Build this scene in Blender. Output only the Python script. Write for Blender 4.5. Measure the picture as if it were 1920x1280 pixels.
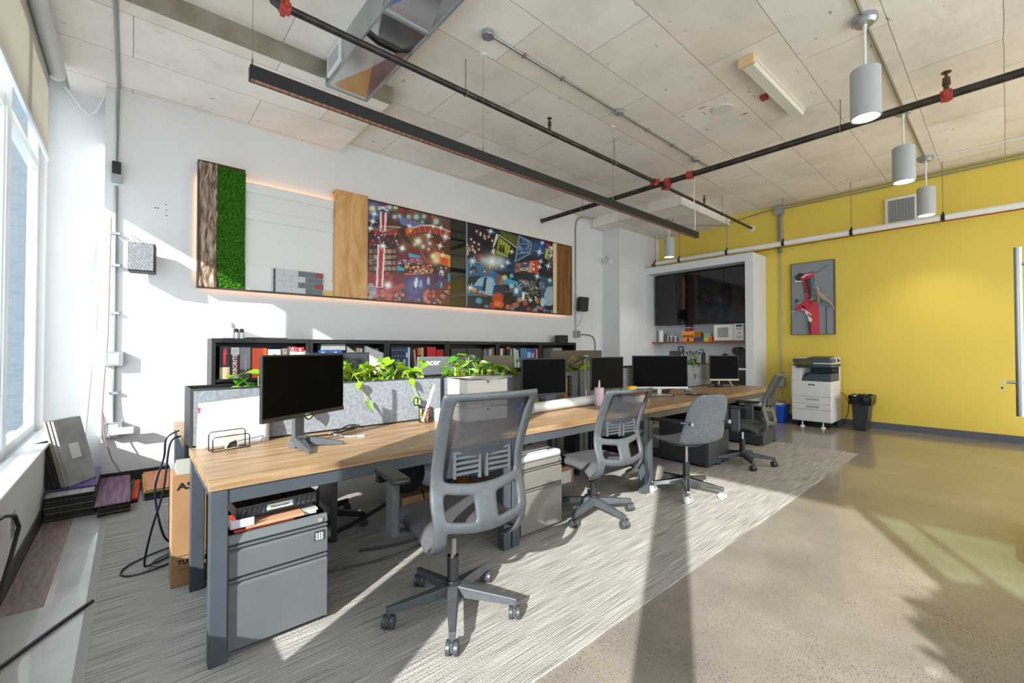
import bpy, bmesh, math, random
import numpy as np
from mathutils import Vector, Matrix, Euler
for o in list(bpy.data.objects): bpy.data.objects.remove(o)
S = bpy.context.scene
C = S.collection
PI = math.pi
random.seed(7)

# ------------------------------------------------------------ camera
cam = bpy.data.cameras.new('camera')
cam.sensor_fit = 'HORIZONTAL'; cam.sensor_width = 36.0
cam.lens = 815.0 / 1920.0 * 36.0
cam.clip_start = 0.02; cam.clip_end = 200
camo = bpy.data.objects.new('camera', cam); C.objects.link(camo)
a_, p_ = math.radians(48.75), math.radians(0.88)
F0 = Vector((math.cos(a_), math.sin(a_), 0)); R0 = Vector((math.sin(a_), -math.cos(a_), 0)); Z0 = Vector((0, 0, 1))
Fw = F0 * math.cos(p_) + Z0 * math.sin(p_); Up = Z0 * math.cos(p_) - F0 * math.sin(p_)
mw = Matrix((R0, Up, -Fw)).transposed().to_4x4(); mw.translation = Vector((0, 0, 1.27))
camo.matrix_world = mw
S.camera = camo

# ------------------------------------------------------------ sky, sun, exposure
w = bpy.data.worlds.new('world'); S.world = w; w.use_nodes = True
bg = w.node_tree.nodes['Background']
bg.inputs[0].default_value = (0.86, 0.93, 1.0, 1); bg.inputs[1].default_value = 1.5
sun = bpy.data.lights.new('sun', 'SUN'); sun.energy = 6.6; sun.angle = math.radians(0.6); sun.color = (1.0, 0.95, 0.88)
suno = bpy.data.objects.new('sun', sun); C.objects.link(suno)
sd = Vector((0.884, 0.467, -0.508)).normalized()
suno.rotation_euler = sd.to_track_quat('-Z', 'Y').to_euler(); suno.location = (-6, -3, 6)
S.view_settings.view_transform = 'Standard'; S.view_settings.look = 'None'
S.view_settings.gamma = 1; S.view_settings.use_curve_mapping = False
S.view_settings.exposure = 1.17

# ------------------------------------------------------------ materials
def lin(h):
    h = h.lstrip('#')
    v = [int(h[i:i+2], 16) / 255 for i in (0, 2, 4)]
    return tuple((c/12.92 if c <= .04045 else ((c+.055)/1.055)**2.4) for c in v) + (1,)
_m = {}
def nd(nt, t, **k):
    n = nt.nodes.new(t)
    for a, b in k.items(): setattr(n, a, b)
    return n
def mat(name, col='#808080', rough=.5, metal=0, n2=None, scale=8, stretch=(1,1,1), bump=0, bscale=None, detail=4, ramp=(.35,.65), emit=None, es=0, spec=None, coat=0, trans=0, alpha=1, dist=0, rot=None):
    if name in _m: return _m[name]
    m = bpy.data.materials.new(name); m.use_nodes = True; nt = m.node_tree; p = nt.nodes['Principled BSDF']
    L = nt.links.new
    p.inputs['Base Color'].default_value = lin(col); p.inputs['Roughness'].default_value = rough; p.inputs['Metallic'].default_value = metal
    if spec is not None: p.inputs['Specular IOR Level'].default_value = spec
    if coat: p.inputs['Coat Weight'].default_value = coat; p.inputs['Coat Roughness'].default_value = .05
    if trans: p.inputs['Transmission Weight'].default_value = trans
    if alpha < 1: p.inputs['Alpha'].default_value = alpha
    if emit: p.inputs['Emission Color'].default_value = lin(emit); p.inputs['Emission Strength'].default_value = es
    if n2 or bump:
        tc = nd(nt, 'ShaderNodeTexCoord'); mp = nd(nt, 'ShaderNodeMapping'); mp.inputs['Scale'].default_value = stretch
        if rot: mp.inputs['Rotation'].default_value = rot
        L(tc.outputs['Object'], mp.inputs[0])
    if n2:
        nz = nd(nt, 'ShaderNodeTexNoise'); nz.inputs['Scale'].default_value = scale; nz.inputs['Detail'].default_value = detail; nz.inputs['Distortion'].default_value = dist
        L(mp.outputs[0], nz.inputs['Vector'])
        r = nd(nt, 'ShaderNodeValToRGB'); r.color_ramp.elements[0].position = ramp[0]; r.color_ramp.elements[1].position = ramp[1]
        r.color_ramp.elements[0].color = lin(col); r.color_ramp.elements[1].color = lin(n2)
        L(nz.outputs[0], r.inputs[0]); L(r.outputs[0], p.inputs['Base Color'])
    if bump:
        b = nd(nt, 'ShaderNodeBump'); b.inputs['Strength'].default_value = bump; b.inputs['Distance'].default_value = .01
        nb = nd(nt, 'ShaderNodeTexNoise'); nb.inputs['Scale'].default_value = bscale or scale; nb.inputs['Detail'].default_value = 6
        L(mp.outputs[0], nb.inputs['Vector']); L(nb.outputs[0], b.inputs['Height']); L(b.outputs[0], p.inputs['Normal'])
    _m[name] = m
    return m
def ramp_node(nt, stops):
    r = nd(nt, 'ShaderNodeValToRGB'); e = r.color_ramp.elements
    while len(e) > 1: e.remove(e[-1])
    e[0].position = stops[0][0]; e[0].color = lin(stops[0][1])
    for p, c in stops[1:]:
        x = e.new(p); x.color = lin(c)
    return r

def concrete_ceiling():
    m = bpy.data.materials.new('board_formed_concrete'); m.use_nodes = True; nt = m.node_tree; p = nt.nodes['Principled BSDF']; L = nt.links.new
    p.inputs['Roughness'].default_value = .85
    tc = nd(nt, 'ShaderNodeTexCoord')
    n1 = nd(nt, 'ShaderNodeTexNoise'); n1.inputs['Scale'].default_value = 1.3; n1.inputs['Detail'].default_value = 8; n1.inputs['Roughness'].default_value = .65
    L(tc.outputs['Object'], n1.inputs['Vector'])
    r1 = ramp_node(nt, [(.25, '#d6cfc5'), (.45, '#e9e2da'), (.6, '#f1ebe4'), (.8, '#e8dccf')])
    L(n1.outputs[0], r1.inputs[0])
    n2 = nd(nt, 'ShaderNodeTexNoise'); n2.inputs['Scale'].default_value = 22; n2.inputs['Detail'].default_value = 5
    mp2 = nd(nt, 'ShaderNodeMapping'); mp2.inputs['Scale'].default_value = (.35, 1, 1); L(tc.outputs['Object'], mp2.inputs[0]); L(mp2.outputs[0], n2.inputs['Vector'])
    r2 = ramp_node(nt, [(.24, '#8a7660'), (.31, '#ffffff')]); L(n2.outputs[0], r2.inputs[0])
    mx = nd(nt, 'ShaderNodeMix', data_type='RGBA', blend_type='MULTIPLY'); mx.inputs[0].default_value = .75
    L(r1.outputs[0], mx.inputs[6]); L(r2.outputs[0], mx.inputs[7])
    # formwork panel seams
    dn = nd(nt, 'ShaderNodeTexNoise'); dn.inputs['Scale'].default_value = 4; dn.inputs['Detail'].default_value = 5; L(tc.outputs['Object'], dn.inputs['Vector'])
    ds = nd(nt, 'ShaderNodeVectorMath', operation='MULTIPLY_ADD'); ds.inputs[1].default_value = (.016,)*3; L(dn.outputs['Color'], ds.inputs[0]); L(tc.outputs['Object'], ds.inputs[2])
    br = nd(nt, 'ShaderNodeTexBrick'); br.offset = .37; br.offset_frequency = 2
    br.inputs['Color1'].default_value = lin('#ffffff'); br.inputs['Color2'].default_value = lin('#efeae2'); br.inputs['Mortar'].default_value = lin('#7c6653')
    br.inputs['Scale'].default_value = 1; br.inputs['Mortar Size'].default_value = .0028; br.inputs['Mortar Smooth'].default_value = .3
    br.inputs['Brick Width'].default_value = 1.52; br.inputs['Row Height'].default_value = .61
    L(ds.outputs[0], br.inputs['Vector'])
    mx2 = nd(nt, 'ShaderNodeMix', data_type='RGBA', blend_type='MULTIPLY'); mx2.inputs[0].default_value = .9
    L(mx.outputs[2], mx2.inputs[6]); L(br.outputs['Color'], mx2.inputs[7]); L(mx2.outputs[2], p.inputs['Base Color'])
    b = nd(nt, 'ShaderNodeBump'); b.inputs['Strength'].default_value = .35; b.inputs['Distance'].default_value = .01
    L(n2.outputs[0], b.inputs['Height']); L(b.outputs[0], p.inputs['Normal'])
    return m
def concrete_floor():
    m = bpy.data.materials.new('polished_concrete'); m.use_nodes = True; nt = m.node_tree; p = nt.nodes['Principled BSDF']; L = nt.links.new
    p.inputs['Roughness'].default_value = .3; p.inputs['Specular IOR Level'].default_value = .2; p.inputs['Coat Weight'].default_value = .6; p.inputs['Coat Roughness'].default_value = .06; p.inputs['Coat IOR'].default_value = 1.45
    tc = nd(nt, 'ShaderNodeTexCoord')
    n1 = nd(nt, 'ShaderNodeTexNoise'); n1.inputs['Scale'].default_value = 1.6; n1.inputs['Detail'].default_value = 8; n1.inputs['Roughness'].default_value = .6
    L(tc.outputs['Object'], n1.inputs['Vector'])
    r1 = ramp_node(nt, [(.3, '#726a62'), (.5, '#7e766d'), (.7, '#8d857b')]); L(n1.outputs[0], r1.inputs[0])
    def specks(scale, th, colr, prev, seed):
        v = nd(nt, 'ShaderNodeTexVoronoi'); v.inputs['Scale'].default_value = scale
        mp = nd(nt, 'ShaderNodeMapping'); mp.inputs['Location'].default_value = (seed, seed*2, 0); L(tc.outputs['Object'], mp.inputs[0]); L(mp.outputs[0], v.inputs['Vector'])
        nn = nd(nt, 'ShaderNodeTexNoise'); nn.inputs['Scale'].default_value = 3; L(mp.outputs[0], nn.inputs['Vector'])
        lt = nd(nt, 'ShaderNodeMath', operation='LESS_THAN'); L(v.outputs['Distance'], lt.inputs[0])
        ml = nd(nt, 'ShaderNodeMath', operation='MULTIPLY'); ml.inputs[1].default_value = th; L(nn.outputs[0], ml.inputs[0]); L(ml.outputs[0], lt.inputs[1])
        mx = nd(nt, 'ShaderNodeMix', data_type='RGBA'); L(lt.outputs[0], mx.inputs[0]); L(prev, mx.inputs[6]); mx.inputs[7].default_value = lin(colr)
        return mx.outputs[2]
    c = specks(120, .40, '#40382f', r1.outputs[0], 1); c = specks(150, .38, '#9a9082', c, 5); c = specks(62, .26, '#3c352d', c, 9)
    L(c, p.inputs['Base Color'])
    return m
def rug_mat():
    m = bpy.data.materials.new('striated_carpet'); m.use_nodes = True; nt = m.node_tree; p = nt.nodes['Principled BSDF']; L = nt.links.new
    p.inputs['Roughness'].default_value = .95; p.inputs['Specular IOR Level'].default_value = .1
    tc = nd(nt, 'ShaderNodeTexCoord'); mp = nd(nt, 'ShaderNodeMapping'); mp.inputs['Scale'].default_value = (3.2, 210, 1); L(tc.outputs['Object'], mp.inputs[0])
    n = nd(nt, 'ShaderNodeTexNoise'); n.inputs['Scale'].default_value = 1; n.inputs['Detail'].default_value = 3; L(mp.outputs[0], n.inputs['Vector'])
    r = ramp_node(nt, [(.34, '#74716d'), (.46, '#928e88'), (.56, '#a9a49d'), (.68, '#bab5ae')]); L(n.outputs[0], r.inputs[0]); L(r.outputs[0], p.inputs['Base Color'])
    n3 = nd(nt, 'ShaderNodeTexNoise'); n3.inputs['Scale'].default_value = 160; n3.inputs['Detail'].default_value = 2; L(tc.outputs['Object'], n3.inputs['Vector'])
    ad = nd(nt, 'ShaderNodeMath', operation='ADD'); L(n.outputs[0], ad.inputs[0]); L(n3.outputs[0], ad.inputs[1])
    b = nd(nt, 'ShaderNodeBump'); b.inputs['Strength'].default_value = .8; b.inputs['Distance'].default_value = .006; L(ad.outputs[0], b.inputs['Height']); L(b.outputs[0], p.inputs['Normal'])
    return m
def wood_mat(name, stops, sc=(1.2, 14, 14), rough=.4, scale=2.2, dist=1.2, bump=.08, axis=None):
    m = bpy.data.materials.new(name); m.use_nodes = True; nt = m.node_tree; p = nt.nodes['Principled BSDF']; L = nt.links.new
    p.inputs['Roughness'].default_value = rough
    tc = nd(nt, 'ShaderNodeTexCoord'); mp = nd(nt, 'ShaderNodeMapping'); mp.inputs['Scale'].default_value = sc; L(tc.outputs['Object'], mp.inputs[0])
    n = nd(nt, 'ShaderNodeTexNoise'); n.inputs['Scale'].default_value = scale; n.inputs['Detail'].default_value = 7; n.inputs['Distortion'].default_value = dist; L(mp.outputs[0], n.inputs['Vector'])
    r = ramp_node(nt, stops); L(n.outputs[0], r.inputs[0]); L(r.outputs[0], p.inputs['Base Color'])
    b = nd(nt, 'ShaderNodeBump'); b.inputs['Strength'].default_value = bump; b.inputs['Distance'].default_value = .004; L(n.outputs[0], b.inputs['Height']); L(b.outputs[0], p.inputs['Normal'])
    _m[name] = m
    return m
def glass_mat(name, tint='#ffffff', refl=.10, rough=0.0):
    m = bpy.data.materials.new(name); m.use_nodes = True; nt = m.node_tree; L = nt.links.new
    for n in list(nt.nodes): nt.nodes.remove(n)
    o = nd(nt, 'ShaderNodeOutputMaterial'); t = nd(nt, 'ShaderNodeBsdfTransparent'); t.inputs[0].default_value = lin(tint)
    g = nd(nt, 'ShaderNodeBsdfGlossy'); g.inputs['Roughness'].default_value = rough
    mx = nd(nt, 'ShaderNodeMixShader'); mx.inputs[0].default_value = .05; L(t.outputs[0], mx.inputs[1]); L(g.outputs[0], mx.inputs[2]); L(mx.outputs[0], o.inputs[0])
    _m[name] = m
    return m
def translucent(name, col, k=.4, alpha=0.0):
    m = bpy.data.materials.new(name); m.use_nodes = True; nt = m.node_tree; L = nt.links.new
    for n in list(nt.nodes): nt.nodes.remove(n)
    o = nd(nt, 'ShaderNodeOutputMaterial'); d = nd(nt, 'ShaderNodeBsdfDiffuse'); d.inputs[0].default_value = lin(col)
    t = nd(nt, 'ShaderNodeBsdfTranslucent'); t.inputs[0].default_value = lin(col)
    mx = nd(nt, 'ShaderNodeMixShader'); mx.inputs[0].default_value = k; L(d.outputs[0], mx.inputs[1]); L(t.outputs[0], mx.inputs[2])
    if alpha:
        tr = nd(nt, 'ShaderNodeBsdfTransparent'); m2 = nd(nt, 'ShaderNodeMixShader'); m2.inputs[0].default_value = alpha
        L(mx.outputs[0], m2.inputs[1]); L(tr.outputs[0], m2.inputs[2]); L(m2.outputs[0], o.inputs[0])
    else: L(mx.outputs[0], o.inputs[0])
    _m[name] = m
    return m
def mesh_fabric(name, col):
    # open knit: rows of small holes in the yarn
    m = bpy.data.materials.new(name); m.use_nodes = True; nt = m.node_tree; L = nt.links.new; p = nt.nodes['Principled BSDF']
    p.inputs['Base Color'].default_value = lin(col); p.inputs['Roughness'].default_value = .8
    tc = nd(nt, 'ShaderNodeTexCoord'); sp = nd(nt, 'ShaderNodeSeparateXYZ'); L(tc.outputs['Object'], sp.inputs[0])
    def sn(sock, f):
        a = nd(nt, 'ShaderNodeMath', operation='MULTIPLY'); a.inputs[1].default_value = f; L(sock, a.inputs[0])
        b = nd(nt, 'ShaderNodeMath', operation='SINE'); L(a.outputs[0], b.inputs[0]); return b.outputs[0]
    sx = sn(sp.outputs[0], 900); sz = sn(sp.outputs[2], 1150)
    ml = nd(nt, 'ShaderNodeMath', operation='MULTIPLY'); L(sx, ml.inputs[0]); L(sz, ml.inputs[1])
    gt = nd(nt, 'ShaderNodeMath', operation='GREATER_THAN'); gt.inputs[1].default_value = .42; L(ml.outputs[0], gt.inputs[0])
    iv = nd(nt, 'ShaderNodeMath', operation='SUBTRACT'); iv.inputs[0].default_value = 1; L(gt.outputs[0], iv.inputs[1]); L(iv.outputs[0], p.inputs['Alpha'])
    _m[name] = m
    return m

WHITE = mat('white_wall_paint', '#dbdbdb', .75, n2='#d6d6d6', scale=1.5)
YELLOW = mat('yellow_wall_paint', '#dfc453', .55, n2='#dbbf4c', scale=1.2)
CEIL = concrete_ceiling(); FLOOR = concrete_floor(); RUG = rug_mat()
FRAMEW = mat('white_aluminium', '#d9dde0', .35)
GLASS = glass_mat('window_glass', '#f4f8fa'); GLASSG = glass_mat('green_tinted_glass', '#c4dcc6')
BLIND = translucent('beige_roller_blind', '#d6d1c8', .35)
STEEL = mat('slate_powder_coated_steel', '#3a4047', .45, n2='#40464d', scale=6)
BLACKM = mat('black_metal', '#141416', .4)
OAK = wood_mat('oak_laminate', [(.28, '#60482f'), (.42, '#846748'), (.55, '#997b5a'), (.75, '#ac8f6d')], sc=(.9, 11, 11))
FELT = mat('grey_felt', '#767980', .95, n2='#94979d', scale=45, detail=8, bump=.3, bscale=200, ramp=(.3, .7), spec=.1)
FELTD = mat('grey_felt_darker', '#70757a', .95, n2='#848a8e', scale=60, detail=8, spec=.1)
GREYM = mat('grey_painted_metal', '#56595b', .42, n2='#5a5d60', scale=5)
GREYM2 = mat('dark_grey_painted_metal', '#3c3f41', .4)
TAUPE = mat('taupe_painted_metal', '#6a665f', .42)
PLAS = mat('dark_grey_plastic', '#3f4246', .45, n2='#464a4e', scale=30)
PLASB = mat('black_plastic', '#1b1c1e', .4)
SEATF = mat('charcoal_seat_fabric', '#454345', .9, n2='#4e4c4e', scale=120, bump=.2, bscale=300, spec=.2)
CHROME = mat('chrome', '#a0a2a4', .16, 1)
BRUSH = mat('brushed_steel', '#b9b9b7', .28, 1)
GALV = mat('galvanised_steel', '#b4b9bb', .34, .7, n2='#a3a8aa', scale=4)
CONDUIT = mat('conduit_steel', '#9aa09f', .35, .85)
WPLAS = mat('white_plastic', '#e4e3e0', .4)
SCREEN = mat('monitor_screen', '#050506', .28, spec=.03)
KNIT = mesh_fabric('black_mesh_fabric', '#2b2f36')

# ------------------------------------------------------------ geometry helpers
class B:
    def __init__(s): s.b = bmesh.new(); s.m = 0; s.X = Matrix.Identity(4)
    def v(s, p): return s.b.verts.new(s.X @ Vector(p))
    def f(s, vs):
        try:
            f = s.b.faces.new(vs); f.material_index = s.m; return f
        except ValueError: return None
    def box(s, x0, x1, y0, y1, z0, z1):
        q = [s.v(p) for p in ((x0,y0,z0),(x1,y0,z0),(x1,y1,z0),(x0,y1,z0),(x0,y0,z1),(x1,y0,z1),(x1,y1,z1),(x0,y1,z1))]
        for i in ((3,2,1,0),(4,5,6,7),(0,1,5,4),(1,2,6,5),(2,3,7,6),(3,0,4,7)): s.f([q[j] for j in i])
        return s
    def frust(s, x0, x1, y0, y1, z0, X0, X1, Y0, Y1, z1):
        q = [s.v(p) for p in ((x0,y0,z0),(x1,y0,z0),(x1,y1,z0),(x0,y1,z0),(X0,Y0,z1),(X1,Y0,z1),(X1,Y1,z1),(X0,Y1,z1))]
        for i in ((3,2,1,0),(4,5,6,7),(0,1,5,4),(1,2,6,5),(2,3,7,6),(3,0,4,7)): s.f([q[j] for j in i])
        return s
    def cyl(s, p0, p1, r0, r1=None, n=16, caps=True):
        p0, p1 = Vector(p0), Vector(p1); r1 = r0 if r1 is None else r1
        d = (p1-p0).normalized(); u = d.orthogonal().normalized(); w_ = d.cross(u)
        A, D = [], []
        for k in range(n):
            t = 2*PI*k/n; e = u*math.cos(t)+w_*math.sin(t)
            A.append(s.v(p0+e*r0)); D.append(s.v(p1+e*r1))
        for k in range(n): s.f([A[k], A[(k+1)%n], D[(k+1)%n], D[k]])
        if caps: s.f(A[::-1]); s.f(D)
        return s
    def tube(s, pts, r, n=8, closed=False, rs=None, soft=0):
        if soft:
            Q = [Vector(p) for p in pts]; out = []
            for i in range(len(Q)-1):
                p0, p1, p2, p3 = Q[max(i-1, 0)], Q[i], Q[i+1], Q[min(i+2, len(Q)-1)]
                for k in range(soft):
                    t = k/soft; out.append(.5*((2*p1)+(p2-p0)*t+(2*p0-5*p1+4*p2-p3)*t*t+(3*p1-p0-3*p2+p3)*t**3))
            pts = out+[Q[-1]]
        P = [Vector(p) for p in pts]; N = len(P); rings = []; u = None
        for i in range(N):
            a = P[i-1] if (i > 0 or closed) else P[i]; c = P[(i+1)%N] if (i < N-1 or closed) else P[i]
            d = (c-a).normalized()
            u = d.orthogonal().normalized() if u is None else (u-d*u.dot(d)).normalized()
            w_ = d.cross(u); rr = rs[i] if rs else r
            rings.append([s.v(P[i]+(u*math.cos(2*PI*k/n)+w_*math.sin(2*PI*k/n))*rr) for k in range(n)])
        for i in range(N-(0 if closed else 1)):
            A, D = rings[i], rings[(i+1)%N]
            for k in range(n): s.f([A[k], A[(k+1)%n], D[(k+1)%n], D[k]])
        if not closed: s.f(rings[0][::-1]); s.f(rings[-1])
        return s
    def lathe(s, prof, c=(0,0,0), n=20):
        rings = []
        for r, z in prof:
            rings.append([s.v((c[0]+r*math.cos(2*PI*k/n), c[1]+r*math.sin(2*PI*k/n), c[2]+z)) for k in range(n)] if r > 1e-6 else [s.v((c[0], c[1], c[2]+z))])
        for A, D in zip(rings, rings[1:]):
            for k in range(n):
                k2 = (k+1) % n
                if len(A) == 1 and len(D) == 1: continue
                if len(A) == 1: s.f([A[0], D[k2], D[k]])
                elif len(D) == 1: s.f([A[k], A[k2], D[0]])
                else: s.f([A[k], A[k2], D[k2], D[k]])
        if len(rings[0]) > 1: s.f(rings[0][::-1])
        if len(rings[-1]) > 1: s.f(rings[-1])
        return s
    def prism(s, poly, h0, h1, ax='z'):
        def m3(a, b_, h): return {'z': (a, b_, h), 'y': (a, h, b_), 'x': (h, a, b_)}[ax]
        A = [s.v(m3(a, b_, h0)) for a, b_ in poly]; D = [s.v(m3(a, b_, h1)) for a, b_ in poly]; n = len(poly)
        s.f(A[::-1]); s.f(D)
        for k in range(n): s.f([A[k], A[(k+1)%n], D[(k+1)%n], D[k]])
        return s
    def grid(s, us, vs, fn, hole=None):
        V = {}
        def g(i, j):
            if (i, j) not in V: V[i, j] = s.v(fn(us[i], vs[j]))
            return V[i, j]
        for i in range(len(us)-1):
            for j in range(len(vs)-1):
                if hole and hole((us[i]+us[i+1])/2, (vs[j]+vs[j+1])/2): continue
                s.f([g(i, j), g(i+1, j), g(i+1, j+1), g(i, j+1)])
        return s
    def sphere(s, c, r, n=12, sq=(1,1,1)):
        prof = [(r*math.sin(PI*k/n), -r*math.cos(PI*k/n)) for k in range(n+1)]
        prof[0] = (0, -r); prof[-1] = (0, r)
        X = s.X; s.X = X @ Matrix.Translation(c) @ Matrix.Diagonal((*sq, 1)); s.lathe(prof, n=n+4); s.X = X
        return s
def rotz(a): return Matrix.Rotation(a, 4, 'Z')
def TR(x, y, z): return Matrix.Translation((x, y, z))

def obj(name, b, mats, parent=None, bevel=0, smooth=False, sub=0, solid=0, world=True, org=None, seg=2):
    """one mesh object; verts given in world coordinates are moved into the parent's frame"""
    if not isinstance(mats, (list, tuple)): mats = [mats]
    bmesh.ops.recalc_face_normals(b.b, faces=b.b.faces)
    me = bpy.data.meshes.new(name); b.b.to_mesh(me); b.b.free()
    for m in mats: me.materials.append(m)
    o = bpy.data.objects.new(name, me); C.objects.link(o)
    if parent:
        o.parent = parent
        if world:
            acc = Matrix.Identity(4); q = parent
            while q: acc = q.matrix_basis @ acc; q = q.parent
            me.transform(acc.inverted())
    elif org is not None:
        me.transform(TR(*org).inverted()); o.location = org
    elif world == True and me.vertices and not name.startswith(('wall', 'floor', 'ceiling', 'window', 'door', 'baseboard', 'trim')):
        xs = [v.co for v in me.vertices]
        c = ((min(v.x for v in xs)+max(v.x for v in xs))/2, (min(v.y for v in xs)+max(v.y for v in xs))/2, min(v.z for v in xs))
        me.transform(TR(*c).inverted()); o.location = c
    if smooth:
        for p in me.polygons: p.use_smooth = True
    if solid:
        md = o.modifiers.new('s', 'SOLIDIFY'); md.thickness = solid; md.offset = 0
    if sub:
        md = o.modifiers.new('u', 'SUBSURF'); md.levels = sub; md.render_levels = sub
    if bevel:
        md = o.modifiers.new('b', 'BEVEL'); md.width = bevel; md.segments = seg; md.limit_method = 'ANGLE'; md.angle_limit = math.radians(40)
    if smooth and not sub:
        try:
            me.set_sharp_from_angle(angle=math.radians(42))
        except Exception: pass
    return o
def tag(o, label, cat, group=None, kind=None):
    o['label'] = label; o['category'] = cat
    if group: o['group'] = group
    if kind: o['kind'] = kind
    return o
def thing(name, label, cat, loc=(0,0,0), rz=0, group=None):
    o = bpy.data.objects.new(name, None); C.objects.link(o); o.location = loc; o.rotation_euler = (0, 0, rz); o.empty_display_size = .1
    o.matrix_basis = TR(*loc) @ rotz(rz)
    return tag(o, label, cat, group)
def struct(name, b, m, **k):
    o = obj(name, b, m, **k); o['kind'] = 'structure'; return o
def dup(root, loc, rz, label, group=None):
    def rec(o, par):
        c = o.copy(); C.objects.link(c)
        if par: c.parent = par
        for ch in o.children: rec(ch, c)
        return c
    r = rec(root, None); r.location = loc; r.rotation_euler = (0, 0, rz); r['label'] = label
    if group: r['group'] = group
    return r
def text(name, s, size, m, mtx, parent=None, depth=.0006, xs=1, bold=0):
    cu = bpy.data.curves.new(name, 'FONT'); cu.body = s; cu.size = size; cu.extrude = depth; cu.align_x = 'CENTER'; cu.align_y = 'CENTER'; cu.offset = bold
    t = bpy.data.objects.new(name+'_tmp', cu); C.objects.link(t)
    bpy.context.view_layer.update()
    me = bpy.data.meshes.new_from_object(t.evaluated_get(bpy.context.evaluated_depsgraph_get()))
    bpy.data.objects.remove(t)
    me.name = name; me.transform(Matrix.Diagonal((xs, 1, 1, 1))); me.transform(mtx)
    me.materials.clear(); me.materials.append(m)
    o = bpy.data.objects.new(name, me); C.objects.link(o)
    if parent:
        o.parent = parent; acc = Matrix.Identity(4); q = parent
        while q: acc = q.matrix_basis @ acc; q = q.parent
        me.transform(acc.inverted())
    return o
FY = Matrix.Rotation(PI/2, 4, 'X')           # text plane facing -Y
FX = rotz(-PI/2) @ Matrix.Rotation(PI/2, 4, 'X')   # text plane facing -X

# ------------------------------------------------------------ the room
YB = 5.55; XY = 8.91; ZC = 3.88; YE = -3.9
b = B().box(-.80, 9.2, YE, 6.1, -.12, 0); struct('floor', b, FLOOR)
b = B().box(-.95, 9.2, YE, 6.1, ZC, ZC+.15); struct('ceiling', b, CEIL)
b = B().box(-.46, 1.95, 4.10, 6.0, 3.74, ZC+.02)
struct('ceiling_drop', b, CEIL)
b = B().box(6.97, XY+.01, 3.60, YB+.1, 3.70, ZC+.02); struct('ceiling_soffit', b, CEIL)
b = B().box(-.2, 9.2, YB, YB+.15, 0, ZC+.1); struct('wall_back', b, WHITE)
b = B().box(-.69, -.2, 5.88, 6.03, 0, ZC+.1).box(-.2, -.05, YB+.1, 6.0, 0, ZC+.1); struct('wall_recess', b, WHITE)
b = B().box(7.39, XY+.01, 5.14, YB+.02, 0, 3.72); struct('wall_column', b, WHITE)
b = B().box(XY, XY+.15, YE, YB+.1, 0, ZC+.1); struct('wall_right', b, YELLOW)
BASE = mat('grey_vinyl_base', '#54555c', .5); BASED = mat('black_vinyl_base', '#2a2826', .5)
b = B().box(XY-.012, XY, YE, 2.94, 0, .10); struct('baseboard_right', b, BASE)
b = B().box(-.2, 7.39, YB-.012, YB, 0, .10); struct('baseboard_back', b, BASED)
# window wall: sill wall, piers, head
b = B().box(-.80, -.48, YE, 5.88, 0, .53)
for y0, y1 in ((5.74, 5.88), (.83, 1.32), (-2.80, -2.72), (YE, -3.85)): b.box(-.70, -.60, y0, y1, .53, 3.74)
b.box(-.80, -.66, YE, 5.88, 3.60, ZC+.02)
struct('wall_left', b, WHITE, bevel=.004)
b = B().box(-.48, -.468, YE, 4.9, 0, .10); struct('baseboard_left', b, BASED)
wins = [(4.40, 5.74), (2.75, 4.40), (1.25, 2.75), (-.24, .90), (-1.86, -.33), (-2.72, -1.86), (-3.85, -2.80)]  # last opening, out of view, is added so sunlit floor there bounces light upward
for i, (y0, y1) in enumerate(wins):
    b = B(); X0, X1 = -.70, -.638; t = .07
    b.box(X0, X1, y0, y0+(.03 if i == 4 else t), .53, 3.62).box(X0, X1, y1-(.02 if i == 5 else t), y1, .53, 3.62)
    b.box(X0, X1, y0+t, y1-t, .53, .60).box(X0, X1, y0+t, y1-t, 2.865, 2.945).box(X0, X1, y0+t, y1-t, 3.56, 3.62)
    if i == 5: b.box(X0, X1, -2.16, -2.12, .60, 2.865)
    wn = struct('window_%d' % (i+1), b, FRAMEW, bevel=.004)
    g = B().box(-.656, -.650, y0+t, y1-t, .60, 2.865).box(-.656, -.650, y0+t, y1-t, 2.945, 3.56)
    obj('pane', g, GLASS if i < 5 else GLASSG, wn)
# wide mullion posts between the openings (they cast the long bars of shade)
b = B().box(-.72, -.625, 4.34, 4.46, .53, 3.72).box(-.70, -.625, 2.70, 2.80, .53, 3.72).box(-.70, -.58, -.37, -.20, .53, 3.72).box(-.70, -.59, -1.89, -1.83, .53, 3.72)
struct('trim_1', b, FRAMEW, bevel=.004)
b = B().box(-.60, -.46, YE, 5.88, .525, .55); struct('trim_2', b, mat('sill_white', '#dedfe0', .3), bevel=.006)

# roller blinds
# the wing of the building seen at a grazing angle through the glass
EXT = bpy.data.materials.new('outdoor_pale_brick'); EXT.use_nodes = True
_nt = EXT.node_tree; _br = _nt.nodes.new('ShaderNodeTexBrick'); _tc = _nt.nodes.new('ShaderNodeTexCoord'); _mp = _nt.nodes.new('ShaderNodeMapping'); _mp.inputs['Rotation'].default_value = (PI/2, 0, 0)
_br.inputs['Color1'].default_value = lin('#525a60'); _br.inputs['Color2'].default_value = lin('#5a6167'); _br.inputs['Mortar'].default_value = lin('#5d646a'); _br.inputs['Scale'].default_value = 3.5
_nt.links.new(_tc.outputs['Object'], _mp.inputs[0]); _nt.links.new(_mp.outputs[0], _br.inputs[0]); _nt.links.new(_br.outputs[0], _nt.nodes['Principled BSDF'].inputs[0])
struct('wall_outside', B().box(-16, .6, 9.0, 9.3, -4, 9), EXT)
BT = mat('blind_tube_grey', '#c9cdcb', .5)
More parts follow.
